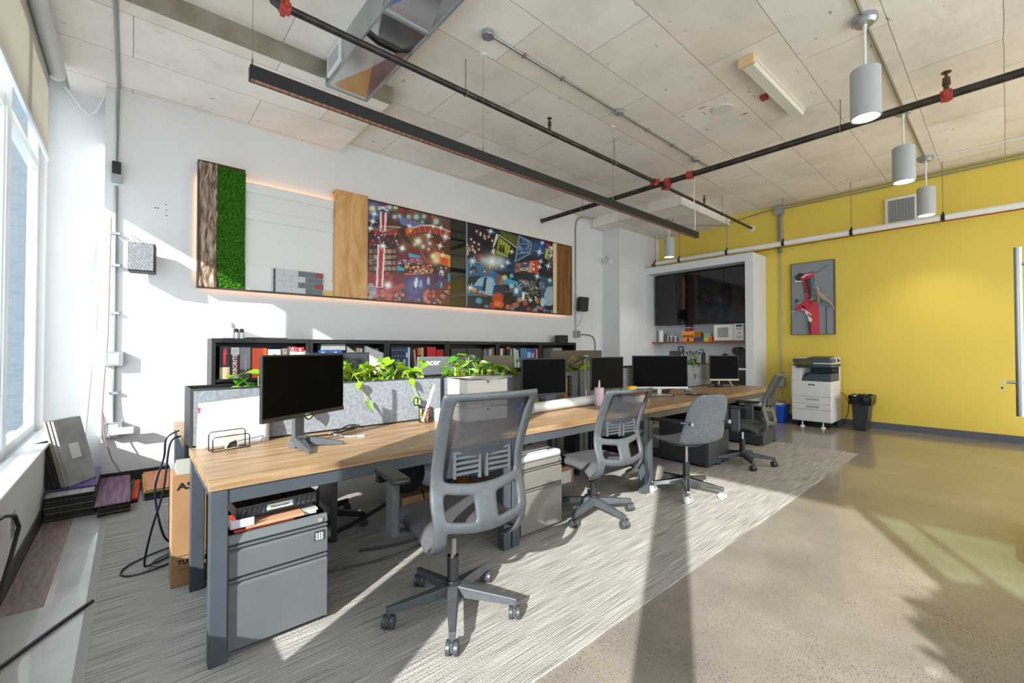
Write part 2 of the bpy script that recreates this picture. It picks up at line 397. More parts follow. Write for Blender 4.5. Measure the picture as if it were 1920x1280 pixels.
def blind(y0, y1, lab, wav=.006):
    t = thing('roller_blind', lab, 'blind', (-.53, (y0+y1)/2, 2.88), group='roller blinds along the window wall')
    n = 24
    b = B().grid([i/n for i in range(n+1)], [0, .33, .66, 1], lambda u, v: (-.545+wav*math.sin(u*23)*(1-v)*v*3, y0+(y1-y0)*u, 2.89+.72*v))
    obj('fabric', b, BLIND, t, solid=.001, smooth=True)
    b = B().cyl((-.50, y0-.02, 3.63), (-.50, y1+.02, 3.63), .052, n=20); obj('roller_tube', b, BT, t, smooth=True)
    b = B().box(-.556, -.534, y0, y1, 2.86, 2.895); obj('bottom_bar', b, FRAMEW, t, bevel=.004)
blind(2.78, 5.37, 'beige translucent roller blind half down over the far window beside the recess')
blind(.10, 2.74, 'beige roller blind half down, second one from the recess')
blind(-3.8, .06, 'beige roller blind half down nearest the open end of the room')

# rug
b = B().box(-.12, 6.57, 1.20, 4.72, 0, .008); tag(obj('area_rug', b, RUG, bevel=.002), 'large grey striated carpet laid under both rows of desks', 'rug')
b = B().box(-.155, -.12, 1.2, 4.72, 0, .006); struct('trim_3', b, mat('carpet_edge_strip', '#8f8c87', .6))
struct('trim_4', B().box(-.468, -.155, YE, 5.5, 0, .0012), mat('pale_concrete_border', '#b9b8b4', .35, n2='#a9a8a4', scale=4, detail=8, coat=.5))

# ------------------------------------------------------------ ceiling services
RED = mat('red_coupling_paint', '#a8382f', .5)
PIPE = mat('dark_mill_scale_pipe', '#2e2a28', .42, .5, n2='#4a423b', scale=9, detail=6)
ROD = mat('threaded_rod_steel', '#8b9090', .4, .8)
def hanger(b, x, y, z, r): b.cyl((x, y, z+r), (x, y, ZC), .005, n=6).tube([(x+(r+.006)*math.cos(t)*0, y+(r+.006)*math.cos(t), z+(r+.006)*math.sin(t)) for t in [k*PI/6 for k in range(12)]], .004, 6, closed=True)
def hanger2(b, x, y, z, r): b.cyl((x, y, z+r), (x, y, ZC), .005, n=6).tube([(x+(r+.006)*math.cos(t), y, z+(r+.006)*math.sin(t)) for t in [k*PI/6 for k in range(12)]], .004, 6, closed=True)
t = thing('sprinkler_pipe', 'dark iron sprinkler main crossing the ceiling towards the white wall', 'pipe', (5.58, 2.5, 3.54))
obj('pipe', B().cyl((5.58, YE, 3.575), (5.58, YB, 3.575), .036, n=20), PIPE, t, smooth=True)
for y in (3.08, 2.76, .342):
    obj('coupling', B().cyl((5.58, y-.04, 3.575), (5.58, y+.04, 3.575), .052, n=14).box(5.50, 5.66, y-.018, y+.018, 3.545, 3.605), RED, t, bevel=.004)
b = B().lathe([(.05, 0), (.05, .004), (.038, .012), (.038, .02)], n=20); b.b.transform(TR(5.58, YB, 3.575) @ Matrix.Rotation(PI/2, 4, 'X')); obj('escutcheon', b, mat('brass_ring', '#a58c62', .4, .6), t, smooth=True)
for yh in (1.13, 4.6, -2):
    b = B(); hanger2(b, 5.58, yh, 3.575, .036); obj('hanger', b, ROD, t)
HEADM = mat('sprinkler_bronze', '#5b4a3c', .4, .7)
def head(x, y, z, par, k=1):
    obj('sprinkler_head', B().cyl((x,y,z), (x,y,z+.05*k), .016*k, n=10).cyl((x,y,z+.05*k), (x,y,z+.10*k), .024*k, .02*k, n=10).cyl((x,y,z+.10*k),(x,y,z+.13*k), .009*k, n=8).cyl((x,y,z+.135*k), (x,y,z+.14*k), .028*k, n=12), HEADM, par)
head(5.58, .342, 3.61, t, 1.3)
t = thing('sprinkler_pipe', 'thinner sprinkler branch running over the black linear light to the yellow wall', 'pipe', (4.8, 3.2, 3.55))
obj('pipe', B().cyl((.74, 3.2, 3.575), (5.55, 3.2, 3.575), .026, n=16).cyl((5.6, 3.2, 3.575), (XY, 3.2, 3.56), .022, n=16), PIPE, t, smooth=True)
b = B().lathe([(.055, 0), (.055, .004), (.04, .012), (.04, .02)], n=20); b.b.transform(TR(XY, 3.2, 3.56) @ Matrix.Rotation(-PI/2, 4, 'Y')); obj('escutcheon', b, WPLAS, t, smooth=True)
for x in (.76, 5.45, 5.74): obj('coupling', B().cyl((x-.035, 3.2, 3.575), (x+.035, 3.2, 3.575), .042, n=14).box(x-.015, x+.015, 3.13, 3.27, 3.55, 3.60), RED, t, bevel=.004)
obj('elbow', B().tube([(.74, 3.2, 3.575), (.70, 3.2, 3.59), (.67, 3.2, 3.63), (.67, 3.2, 3.70), (.67, 3.2, ZC)], .034, 10), PIPE, t, smooth=True)
for xh in (2.25, 4.5, 7.6):
    b = B(); hanger(b, xh, 3.2, 3.572, .025); obj('hanger', b, ROD, t)
for x in (3.34, 6.93): head(x, 3.2, 3.60, t, .9)
# white drain pipe in front of the yellow wall
t = thing('drain_pipe', 'white pipe hung level in front of the yellow wall above the kitchen niche', 'pipe', (8.5, 2, 3.06))
obj('pipe', B().cyl((8.5, YE, 3.09), (8.5, 5.14, 3.09), .042, n=20), WPLAS, t, smooth=True)
for y in (.574, 1.6, 2.55, 3.5, 4.45, 5.0):
    zt = 3.70 if y > 3.6 else ZC
    obj('hanger_rod', B().cyl((8.5, y, 3.13), (8.5, y, zt), .005, n=6), ROD, t)
    obj('clamp', B().cyl((8.5, y-.02, 3.09), (8.5, y+.02, 3.09), .049, n=16).box(8.49, 8.51, y-.01, y+.01, 3.12, 3.17), BLACKM, t)
obj('elbow', B().tube([(8.5, 5.10, 3.09), (8.47, 5.02, 3.065), (8.46, 5.0, 3.05)], .03, 10), mat('copper_brown', '#8a5a34', .4, .5), t)
b = B().tube([(8.56, YE, 3.055), (8.56, 1, 3.05), (8.56, 3.0, 3.03), (8.56, 4.95, 3.01)], .009, 8)
tag(obj('copper_pipe', b, mat('copper', '#a8562c', .35, .7)), 'thin copper pipe running just under the white drain pipe', 'pipe')

# conduits
def conduit(pts, r, lab, boxes=(), parts=None, name='conduit', cat='conduit', m=CONDUIT):
    t = thing(name, lab, cat, tuple(pts[0]))
    obj('tube', B().tube(pts, r, 8), m, t, smooth=True)
    for (x, y, z, k) in boxes:
        obj('junction_box', B().cyl((x, y, z-.045), (x, y, ZC), .055, n=8), GALV, t, bevel=.004)
    return t
t = conduit([(2.20, 2.80, 3.865), (3.2, 2.80, 3.868), (5.75, 2.80, 3.868), (6.2, 2.8, 3.868)], .011, 'steel conduit along the ceiling between three octagonal boxes, over the desks', boxes=[(2.19, 2.80, ZC, 1), (4.0, 2.78, ZC, 1), (5.80, 2.79, ZC, 1)])
for x in (2.6, 3.1, 4.6, 5.2): obj('strap', B().box(x-.01, x+.01, 2.775, 2.825, 3.853, ZC), GALV, t)
conduit([(-.10, .2, 3.72), (-.105, 3.5, 3.722), (-.11, 5.50, 3.722), (-.112, 5.528, 3.69), (-.113, 5.533, 3.60), (-.12, 5.535, 2.97)], .013, 'steel conduit coming along the ceiling and down the white wall beside the window recess')
conduit([(1.0, .715, 3.865), (4.2, .715, 3.865), (8.22, .715, 3.865)], .011, 'steel conduit linking the three pendant lights on the right')
conduit([(8.22, .70, 3.868), (8.25, -.3, 3.868), (8.25, YE, 3.868)], .008, 'thin pale conduit leaving the farthest pendant towards the door side', m=WPLAS)
def wallrun(y0, y1, z, x, lab, rr=.010):
    return conduit([(x, y0, z), (x, y1, z)], rr, lab)
wallrun(YE, 2.70, 3.845, 8.885, 'upper conduit running along the top of the yellow wall')
wallrun(YE, 2.70, 3.80, 8.89, 'lower conduit running along the top of the yellow wall')
t = conduit([(8.87, 2.70, 3.84), (8.87, 3.2, 3.79), (8.86, 3.62, 3.74), (8.8, 3.66, 3.69), (8.0, 4.33, 3.69)], .010, 'conduit from the square box on the yellow wall to the pendant under the soffit')
t = thing('junction_box', 'square steel box high on the yellow wall where conduits meet', 'junction box', (8.87, 2.72, 3.72))
obj('box', B().box(8.84, XY, 2.64, 2.80, 3.70, 3.86), GALV, t, bevel=.004)
obj('tube', B().cyl((8.885, 2.75, 3.0), (8.885, 2.75, 3.70), .012, n=8).cyl((8.885, 2.70, 3.0), (8.885, 2.70, 3.70), .012, n=8), CONDUIT, t, smooth=True)
t = thing('conduit', 'long vertical conduit down the yellow wall ending in a grey box and socket', 'conduit', (8.885, 2.72, .1))
obj('tube', B().cyl((8.885, 2.72, .55), (8.885, 2.72, 3.74), .011, n=8).cyl((8.89, 2.71, .30), (8.89, 2.71, .55), .007, n=8), CONDUIT, t, smooth=True)
obj('switch_box', B().box(8.82, XY, 2.65, 2.79, .58, .74), GALV, t, bevel=.004)
obj('socket', B().box(8.85, XY, 2.66, 2.76, .19, .33), GALV, t, bevel=.003)
obj('plug', B().box(8.82, 8.85, 2.68, 2.73, .235, .285), PLASB, t, bevel=.003)
# wall conduits at the right end of the white wall
t = thing('conduit', 'pale conduit looping down the white wall past the small black speaker', 'conduit', (6.5, 5.53, 1.6))
obj('tube', B().tube([(7.0, 5.40, 3.86), (6.75, 5.48, 3.86), (6.62, 5.52, 3.84), (6.53, 5.53, 3.76), (6.50, 5.53, 3.6), (6.50, 5.53, 1.60)], .011, 8), CONDUIT, t, smooth=True)
obj('junction_box', B().box(6.44, 6.57, 5.47, YB, 1.48, 1.61), GALV, t, bevel=.004)
obj('branch', B().tube([(6.57, 5.53, 1.545), (6.9, 5.53, 1.535), (7.03, 5.53, 1.50), (7.10, 5.53, 1.40), (7.115, 5.53, .9)], .011, 8), CONDUIT, t, smooth=True)
tag(obj('speaker_cable', B().tube([(6.28, 5.53, 2.64), (6.38, 5.525, 2.62), (6.46, 5.52, 2.52), (6.47, 5.53, 1.9), (6.47, 5.53, 1.62)], .004, 6), WPLAS), 'thin white cable curving from the picture wall end down beside a conduit', 'cable')
# left drop: black adapter, boxes, plug
t = thing('conduit', 'vertical conduit down the white wall by the recess, with two socket boxes', 'conduit', (-.11, 5.53, .45))
obj('tube', B().cyl((-.115, 5.535, .50), (-.12, 5.535, 2.80), .013, n=10), CONDUIT, t, smooth=True)
obj('box', B().box(-.155, -.08, 5.50, YB, 2.83, 2.91), GALV, t, bevel=.004)
obj('power_adapter', B().box(-.15, -.085, 5.48, 5.535, 2.91, 3.02), PLASB, t, bevel=.006)
for z in (1.17, .51):
    q = obj('socket_box', B().box(-.18, -.05, 5.48, YB, z-.07, z+.07), GALV, t, bevel=.006)
    obj('cover', B().box(-.15, -.08, 5.474, 5.482, z-.05, z+.05), WPLAS, q, bevel=.002)
obj('plug', B().box(-.13, 0.03, 5.42, 5.47, .47, .53), WPLAS, t, bevel=.006)
for z in (2.35, 2.05, 1.6, .85): obj('strap', B().box(-.15, -.085, 5.515, YB, z-.012, z+.012), GALV, t)
tag(obj('cable', B().tube([(-.15, 5.53, 2.5), (-.155, 5.53, 2.0), (-.16, 5.53, 1.4), (-.18, 5.50, 1.0), (-.19, 5.48, .7), (-.17, 5.45, .45), (-.12, 5.42, .25), (-.06, 5.35, .14)], .005, 6), mat('brown_wire', '#8a6255', .6)), 'thin brown wire trailing down beside the left conduit to the carpet samples', 'cable')
tag(obj('bent_cord', B().tube([(-.50, 5.83, 3.74), (-.38, 5.84, 3.57), (-.33, 5.845, 3.53), (-.28, 5.84, 3.57), (-.215, 5.78, 3.73)], .008, 6), WPLAS), 'white cord hanging in a V under the ceiling of the window recess', 'cord')

# duct
t = thing('air_duct', 'shiny galvanised rectangular air duct with cross-broken panels and a side grille', 'duct', (1.48, 0, 3.62))
def facet(b, y0, y1, x0, x1, z, dz=.03):
    c = b.v(((x0+x1)/2, (y0+y1)/2, z-dz)); q = [b.v(p) for p in ((x0,y0,z),(x1,y0,z),(x1,y1,z),(x0,y1,z))]
    for i in range(4): b.f([q[i], q[(i+1)%4], c])
DX0, DX1, DY, DZ0 = 1.305, 1.665, 4.02, 3.635
obj('casing', B().box(DX0, DX1, YE, DY, DZ0, ZC), GALV, t)
b = B()
for y1 in (DY, 2.84, 1.66, .48): facet(b, y1-1.14, y1, DX0+.002, DX1-.002, DZ0-.001)
obj('bottom_panel', b, mat('bright_galvanised', '#c9cacb', .16, 1), t)
b = B()
for y in (DY, 2.86, 1.68, .50): b.box(DX0-.012, DX1+.012, y-.022, y, DZ0-.014, ZC)
b.box(DX0-.010, DX0+.004, YE, DY, DZ0-.012, DZ0+.006).box(DX1-.004, DX1+.010, YE, DY, DZ0-.012, DZ0+.006)
obj('flange', b, GALV, t)
q = obj('grille', B().box(DX0-.02, DX0, 3.64, 3.96, 3.67, 3.86), WPLAS, t, bevel=.004)
obj('louvre', B().box(DX0-.023, DX0-.019, 3.68, 3.92, 3.70, 3.83), mat('grille_grey', '#a7aeb4', .5), q)
b = B().box(1.69, 1.955, 4.03, 4.10, 3.735, ZC); b.box(-.46, 1.28, 4.05, 4.10, 3.735, ZC)
o = struct('ceiling_beam', b, mat('raw_concrete_edge', '#9c9484', .9, n2='#857b6a', scale=5, bump=.3))

# vent on yellow wall
t = thing('wall_vent', 'white louvred air vent high on the yellow wall', 'vent', (8.88, 1.05, 3.18))
obj('frame', B().box(8.87, XY, .86, 1.245, 3.18, 3.60), WPLAS, t, bevel=.004)
obj('backing', B().box(8.866, 8.872, .90, 1.205, 3.22, 3.56), mat('vent_dark', '#6a6c6e', .6), t)
b = B()
for k in range(17): b.box(8.855, 8.868, .905+k*.018, .911+k*.018, 3.22, 3.56)
obj('louvre', b, mat('vent_slat', '#c3c4c4', .4), t)

# pendants
PEND = mat('grey_pendant_metal', '#a9acab', .45); LAMPE = mat('lamp_glow', '#ffffff', .5, emit='#fff3dc', es=3)
def pendant(x, y, zc, z0, z1, lab):
    t = thing('pendant_light', lab, 'pendant light', (x, y, z0), group='grey cylinder pendant lights')
    obj('canopy', B().cyl((x, y, zc-.035), (x, y, zc), .085, n=24).cyl((x, y, zc-.06), (x, y, zc-.035), .06, .08, n=24), GALV, t, smooth=True)
    obj('stem', B().cyl((x, y, z1), (x, y, zc-.05), .009, n=8).cyl((x, y, zc-.10), (x, y, zc-.05), .014, n=8), WPLAS, t, smooth=True)
    obj('shade', B().lathe([(.0, z1-z0), (.092, z1-z0), (.098, z1-z0-.006), (.098, 0), (.088, 0), (.088, z1-z0-.05), (0, z1-z0-.05)], (x, y, z0), 32), PEND, t, smooth=True)
    obj('diffuser', B().cyl((x, y, z0+.012), (x, y, z0+.016), .086, n=24), LAMPE, t)
    l = bpy.data.lights.new('pendant_lamp', 'SPOT'); l.energy = 25; l.spot_size = math.radians(110); l.spot_blend = .8; l.color = (1, .93, .82); l.shadow_soft_size = .06
    lo = bpy.data.objects.new('pendant_lamp', l); C.objects.link(lo); lo.parent = t; lo.location = (0, 0, -.01)
pendant(4.33, .715, ZC, 3.08, 3.46, 'grey cylinder pendant light, largest and nearest of the right-hand three')
pendant(6.32, .725, ZC, 3.08, 3.46, 'grey cylinder pendant light, middle one of the right-hand three')
pendant(8.15, .71, ZC, 3.08, 3.46, 'grey cylinder pendant light in front of the wall vent')
pendant(7.60, 4.18, 3.70, 2.98, 3.34, 'grey cylinder pendant light under the soffit by the kitchen niche')

# black linear light
t = thing('linear_light', 'long black linear light hung on wires above the desks', 'light', (3.43, 3.045, 2.915))
obj('housing', B().box(.535, 6.35, 3.018, 3.024, 2.915, 3.0).box(.535, 6.35, 3.066, 3.072, 2.915, 3.0).box(.535, 6.35, 3.024, 3.066, 2.99, 3.0).box(.53, .536, 3.018, 3.072, 2.915, 3.0).box(6.349, 6.355, 3.018, 3.072, 2.915, 3.0), mat('matt_black_metal', '#0c0c0d', .55), t)
pf = [(.538, 2.95)]
for k in range(117): q = .56+k*.0495; pf += [(q, 2.948), (q+.001, 2.918), (q+.005, 2.918), (q+.006, 2.948)]
pf += [(6.347, 2.948), (6.347, 2.951), (.538, 2.951)]
b = B()
for (xa, za), (xb, zb) in zip(pf[1:-3], pf[2:-2]):
    if abs(za-zb) > .001 or za < 2.93: b.f([b.v((xa, 3.024, za)), b.v((xa, 3.066, za)), b.v((xb, 3.066, zb)), b.v((xb, 3.024, zb))])
b.box(.538, 6.347, 3.0235, 3.025, 2.918, 2.95).box(.538, 6.347, 3.065, 3.0665, 2.918, 2.95)
bmesh.ops.remove_doubles(b.b, verts=b.b.verts, dist=.00001)
obj('louvre', b, mat('louvre_metal', '#9a8a80', .3, .6), t)
obj('lamp_strip', B().box(.54, 6.345, 3.026, 3.064, 2.958, 2.962), mat('warm_strip', '#ffffff', .5, emit='#ffc9a0', es=1.4), t)
for x, wh in ((.545, 0), (2.33, 1), (4.25, 1), (6.32, 1)):
    obj('suspension_wire', B().cyl((x, 3.045, 3.0), (x, 3.045, ZC), .0016, n=5).cyl((x, 3.045, 3.0), (x, 3.045, 3.05), .006, n=8), ROD, t)
    if wh: obj('wire_cup', B().cyl((x, 3.045, ZC-.012), (x, 3.045, ZC), .03, n=16), WPLAS, t)
obj('power_cord', B().tube([(6.28, 3.045, 3.0), (6.285, 3.04, 3.2), (6.275, 3.05, 3.5), (6.1, 2.95, 3.80), (5.84, 2.8, 3.84)], .006, 6), WPLAS, t)

# ceiling speaker disc, emergency light, tag
tag(obj('ceiling_disc', B().cyl((4.82, 2.02, ZC-.015), (4.82, 2.02, ZC), .105, n=32), mat('disc_white', '#d8d4cc', .5), bevel=.004), 'white round cover plate on the concrete ceiling beside a strip light', 'cover plate')
t = thing('strip_light', 'old white wraparound strip light fixed to the concrete ceiling', 'light', (4.8, 1.49, 3.8))
X = TR(4.80, 1.50, 0) @ rotz(-.02)
b = B(); b.X = X; b.box(-.69, .69, -.065, .065, 3.84, ZC); obj('housing', b, mat('aged_white', '#cfc6b2', .5), t, bevel=.004)
b = B(); b.X = X; b.prism([(-.06, 3.84), (-.05, 3.80), (.05, 3.80), (.06, 3.84)], -.68, .68, 'x'); obj('diffuser', b, mat('ribbed_diffuser', '#dcd8cc', .3), t, bevel=.006)
b = B(); b.X = X; b.box(-.70, -.655, -.068, .068, 3.795, ZC); obj('end_cap', b, mat('yellowed_cap', '#d8b98a', .5), t, bevel=.006)
tag(obj('ceiling_tag', B().box(4.86, 4.93, 1.60, 1.66, 3.84, ZC), RED), 'small red and white tag beside the ceiling strip light', 'tag')
for k, (x0, x1, y0, y1, lab) in enumerate(((4.63, 4.65, 2.10, 2.22, 'short red mark left of the round cover plate'), (4.70, 4.83, 2.19, 2.198, 'thin red line below the round cover plate'), (5.10, 5.13, 1.86, 1.95, 'red mark between the round cover plate and the strip light'))):
    bb = B(); r9 = random.Random(k)
    bb.prism([(x0+(x1-x0)*(.5+.5*math.cos(t/9*2*PI)*r9.uniform(.5, 1)), y0+(y1-y0)*(.5+.5*math.sin(t/9*2*PI)*r9.uniform(.6, 1))) for t in range(9)], 3.878, ZC+.001)
    tag(obj('paint_mark', bb, mat('red_chalk', '#b0685a', .9)), lab, 'paint mark')

# ------------------------------------------------------------ picture wall
BARK = wood_mat('tree_bark', [(.25, '#2c211a'), (.42, '#6d5646'), (.55, '#9c8877'), (.75, '#b9aa9a')], sc=(16, 16, 3.2), rough=.9, scale=2.2, dist=.8, bump=1)
MOSS = mat('green_moss', '#173f0a', .9, n2='#457c20', scale=55, detail=6, ramp=(.3, .7), spec=.1)
PLY = wood_mat('birch_plywood', [(.3, '#b07c46'), (.45, '#c9955a'), (.55, '#d6a66c'), (.7, '#cf9c60')], sc=(1.8, 1, .6), rough=.5, scale=1.6, dist=2.2, bump=.02)
WAL = wood_mat('walnut_planks', [(.3, '#4d2f16'), (.5, '#7b4f24'), (.7, '#96662f')], sc=(14, 3, .8), rough=.5, scale=2, bump=.05)
MAPLE = wood_mat('pale_maple', [(.3, '#d8bd94'), (.6, '#e3cba6')], sc=(10, 3, .8), rough=.5)
LEDW = mat('warm_led', '#ffffff', .5, emit='#ffb473', es=9)
DKFR = mat('dark_bronze_frame', '#3a2a22', .5)
t = thing('display_frame', 'long dark-edged display frame with a warm glow behind it on the white wall', 'frame', (3.4, 5.5, 1.905))
b = B().box(.50, .512, 5.43, 5.53, 1.905, 3.20).box(.50, 6.285, 5.44, 5.53, 1.893, 1.905).box(6.27, 6.285, 5.44, 5.53, 1.905, 3.20).box(.50, .92, 5.44, 5.53, 3.195, 3.205).box(1.875, 6.285, 5.44, 5.53, 3.195, 3.205)
obj('frame', b, DKFR, t)
obj('backing', B().box(.53, 6.25, 5.505, 5.515, 1.93, 3.08), WPLAS, t)
obj('led_strip', B().box(.56, 6.22, 5.516, 5.522, 3.04, 3.06).box(.56, 6.22, 5.516, 5.522, 1.95, 1.97).box(.54, .555, 5.516, 5.522, 1.98, 3.03).box(6.225, 6.24, 5.516, 5.522, 1.98, 3.03), LEDW, t)
# bark: displaced grid
import mathutils
nz = mathutils.noise
def bark(u, v):
    d = nz.noise(Vector((u*38+nz.noise(Vector((u*5, 0, v*3)))*2, 0, v*5.5)))
    return (u, 5.455-.02*max(0, d+.15)*1.6, v)
b = B().grid([.513+k*.0065 for k in range(24)], [1.907+k*.0107 for k in range(121)], bark)
tag(obj('bark_panel', b, BARK, solid=.02), 'strip of rough brown tree bark at the left end of the display frame', 'panel')
def moss(u, v): return (u, 5.462-.03*abs(nz.noise(Vector((u*60, 3, v*60)))), v)
b = B().grid([.668+k*.0065 for k in range(40)], [1.907+k*.0078 for k in range(165)], moss)
tag(obj('moss_panel', b, MOSS, solid=.01), 'green moss panel beside the bark strip in the display frame', 'panel')
t = thing('stepped_panel', 'white stepped panel between the moss and the plywood', 'panel', (1.4, 5.48, 1.905))
WP = mat('panel_white', '#d9d8d4', .5)
obj('board', B().box(.925, 1.873, 5.485, 5.504, 1.905, 3.092), WP, t, bevel=.002)
obj('ledge', B().box(.925, 1.873, 5.470, 5.486, 2.985, 3.092).box(.925, 1.873, 5.470, 5.486, 2.69, 2.80), WP, t, bevel=.003)
tag(obj('white_board', B().box(.93, 1.30, 5.470, 5.484, 1.906, 2.19), WP, bevel=.002), 'white square board leaning in the display frame left of the tile sample', 'board')
tag(obj('white_strip', B().box(1.62, 1.873, 5.474, 5.484, 1.98, 2.07), WP, bevel=.002), 'short white strip between the tile sample and the plywood', 'board')
tag(obj('yellow_block', B().box(1.74, 1.873, 5.46, 5.484, 1.906, 1.965), mat('pale_yellow_block', '#d6b36a', .6), bevel=.002), 'small yellow block at the foot of the plywood panel', 'block')
# tile sample board
t = thing('tile_sample', 'sample board of grey, dark grey and red brick tiles in the display frame', 'tile sample', (1.46, 5.455, 1.906))
obj('board', B().box(1.185, 1.745, 5.456, 5.469, 1.906, 2.175), mat('grout_grey', '#c9c9c7', .7), t)
TW = mat('light_grey_tile', '#b9bbbd', .35); TD = mat('dark_grey_tile', '#5d6468', .4); TN = mat('navy_tile', '#1a1a33', .3); TRD = mat('red_brick_tile', '#8f4347', .6)
for r in range(4):
    z0 = 1.908+.0665*r; z1 = z0+.062; off = .075 if r % 2 == 0 else 0
    xs = [1.212]; seg = [(1.188, 1.20, TW), (1.201, 1.221, TN)]
    x = 1.224; wds = [(.15+off/1 if False else .085+off), .155]
    a = 1.224; bb = a+(.165 if r % 2 == 0 else .085); c2 = bb+.155; d2 = c2+.05; e2 = d2+.145
    seg += [(a, bb-.003, TW), (bb, c2-.003, TW), (c2, d2-.003, TD), (d2, e2-.003, TD), (e2, min(e2+.09, 1.742), TRD)]
    for x0, x1, m_ in seg:
        if x1 > x0+.004: obj('tile', B().box(x0, x1, 5.449, 5.457, z0, z1), m_, t)
tag(obj('plywood_panel', B().box(1.876, 2.288, 5.435, 5.504, 1.906, 3.235), PLY, bevel=.002), 'tall plain plywood panel between the white panel and the red painting', 'panel')
tag(obj('mirror_panel', B().box(3.568, 3.838, 5.45, 5.504, 1.906, 3.194), mat('black_glass', '#1a1f1a', .04, spec=.9)), 'narrow dark mirror between the two paintings', 'mirror')
tag(obj('edge_strip', B().box(3.84, 3.862, 5.44, 5.504, 1.906, 3.194), mat('grey_strip', '#8a8c90', .4)), 'thin grey strip at the left edge of the blue painting', 'strip')
tag(obj('maple_panel', B().box(5.778, 5.872, 5.45, 5.504, 1.906, 3.194), MAPLE), 'pale narrow wood strip right of the blue painting', 'panel')
tag(obj('walnut_panel', B().box(5.875, 6.268, 5.45, 5.504, 1.906, 3.194), WAL), 'brown wood plank panel at the right end of the display frame', 'panel')

# paintings: painted pigment laid on a fine mesh, one colour per vertex
def hexc(h): return np.array(lin(h)[:3])
class Paint:
    def __init__(s, W, H, bgc, quad):
        s.W, s.H = W, H; s.a = np.zeros((H, W, 3)) + hexc(bgc); s.q = quad
        yy, xx = np.mgrid[0:H, 0:W]; s.u = xx/(W-1); s.v = yy/(H-1)      # v from the top
        x0, t0, b0, x1, t1, b1 = quad
        # map (u,v) to the working coordinates the shapes are given in
        s.X = x0+(x1-x0)*s.u; s.Y = (t0+(t1-t0)*s.u)*(1-s.v)+(b0+(b1-b0)*s.u)*s.v
    def put(s, k, c):
        k = np.clip(k, 0, 1)[..., None]; s.a = s.a*(1-k)+hexc(c)*k
    def disc(s, x, y, r, c, k=1, soft=.25, ry=None):
        d = np.sqrt(((s.X-x)/r)**2+((s.Y-y)/(ry or r))**2); s.put((1-d)/soft*k if k >= 1 else np.clip((1-d)/soft, 0, 1)*k, c)
    def glow(s, x, y, r, c, k=.8): s.put(np.exp(-(((s.X-x)**2+(s.Y-y)**2)/r**2))*k, c)
    def line(s, pts, w, c, k=1):
        for (x0, y0), (x1, y1) in zip(pts, pts[1:]):
            dx, dy = x1-x0, y1-y0; L = dx*dx+dy*dy+1e-9
            t = np.clip(((s.X-x0)*dx+(s.Y-y0)*dy)/L, 0, 1); d = np.hypot(s.X-x0-t*dx, s.Y-y0-t*dy)
            s.put(np.clip(1.5-d/(w/2+1e-6), 0, 1)*k, c)
    def poly(s, pts, c, k=1):
        ins = np.zeros(s.X.shape, bool); n = len(pts)
        for i in range(n):
            (x0, y0), (x1, y1) = pts[i], pts[i-1]
            if y0 == y1: continue
            cnd = ((y0 > s.Y) != (y1 > s.Y)) & (s.X < (x1-x0)*(s.Y-y0)/(y1-y0)+x0); ins ^= cnd
        s.put(ins*float(k), c)
    def star(s, x, y, r, c='#e8f4f8', n=8, core=None):
        s.glow(x, y, r*.38, c, .8)
        for i in range(n):
            t = PI*2*i/n+.3; rr = r*(1 if i % 2 == 0 else .6); s.line([(x, y), (x+rr*math.cos(t), y+rr*math.sin(t))], 5, c)
        s.disc(x, y, r*.2, core or '#ffffff', soft=.5)
    def noise(s, amt, sc, seed):
        r = np.random.RandomState(seed); g = r.rand(s.H//sc+2, s.W//sc+2)*2-1
        k = np.kron(g, np.ones((sc, sc)))[:s.H, :s.W]; s.a = np.clip(s.a*(1+amt*k[..., None]), 0, 1)
    def mesh(s, name, x0, x1, z0, z1, y, lab):
        H, W = s.H, s.W
        xs = np.linspace(x0, x1, W); zs = np.linspace(z1, z0, H)
        V = [(float(xs[i]), y, float(zs[j])) for j in range(H) for i in range(W)]
        n0 = len(V)
        V += [(x0, 5.504, z0), (x1, 5.504, z0), (x1, 5.504, z1), (x0, 5.504, z1)]
        F = [(j*W+i, (j+1)*W+i, (j+1)*W+i+1, j*W+i+1) for j in range(H-1) for i in range(W-1)]
        F += [(n0, n0+3, n0+2, n0+1)]
        e = [(H-1)*W, H*W-1, W-1, 0]
        F += [(e[0], n0, n0+1, e[1]), (e[1], n0+1, n0+2, e[2]), (e[2], n0+2, n0+3, e[3]), (e[3], n0+3, n0, e[0])]
        me = bpy.data.meshes.new(name); me.from_pydata(V, [], F)
        ca = me.color_attributes.new('paint', 'FLOAT_COLOR', 'POINT')
        col = np.ones((len(V), 4), dtype=np.float32); col[:, :3] = .01; col[:n0, :3] = s.a.reshape(-1, 3)
        ca.data.foreach_set('color', col.ravel())
        m = bpy.data.materials.new(name+'_pigment'); m.use_nodes = True; nt = m.node_tree; p = nt.nodes['Principled BSDF']
        at = nt.nodes.new('ShaderNodeVertexColor'); at.layer_name = 'paint'; nt.links.new(at.outputs[0], p.inputs[0]); p.inputs['Roughness'].default_value = .3
        me.materials.append(m); c = ((x0+x1)/2, y, z0); me.transform(TR(*c).inverted())
        o = bpy.data.objects.new(name, me); o.location = c; C.objects.link(o); return tag(o, lab, 'painting')
rnd = random.Random(3)
P1 = Paint(200, 200, '#4a2a24', (50, 65, 1165, 985, 285, 1240))
P1.noise(.35, 9, 1)
P1.poly([(50, 60), (300, 60), (260, 260), (50, 300)], '#4b5888', .8); P1.poly([(50, 300), (170, 300), (160, 640), (50, 700)], '#2a2226', .8)
P1.poly([(520, 160), (985, 270), (985, 420), (560, 340)], '#46302a'); 
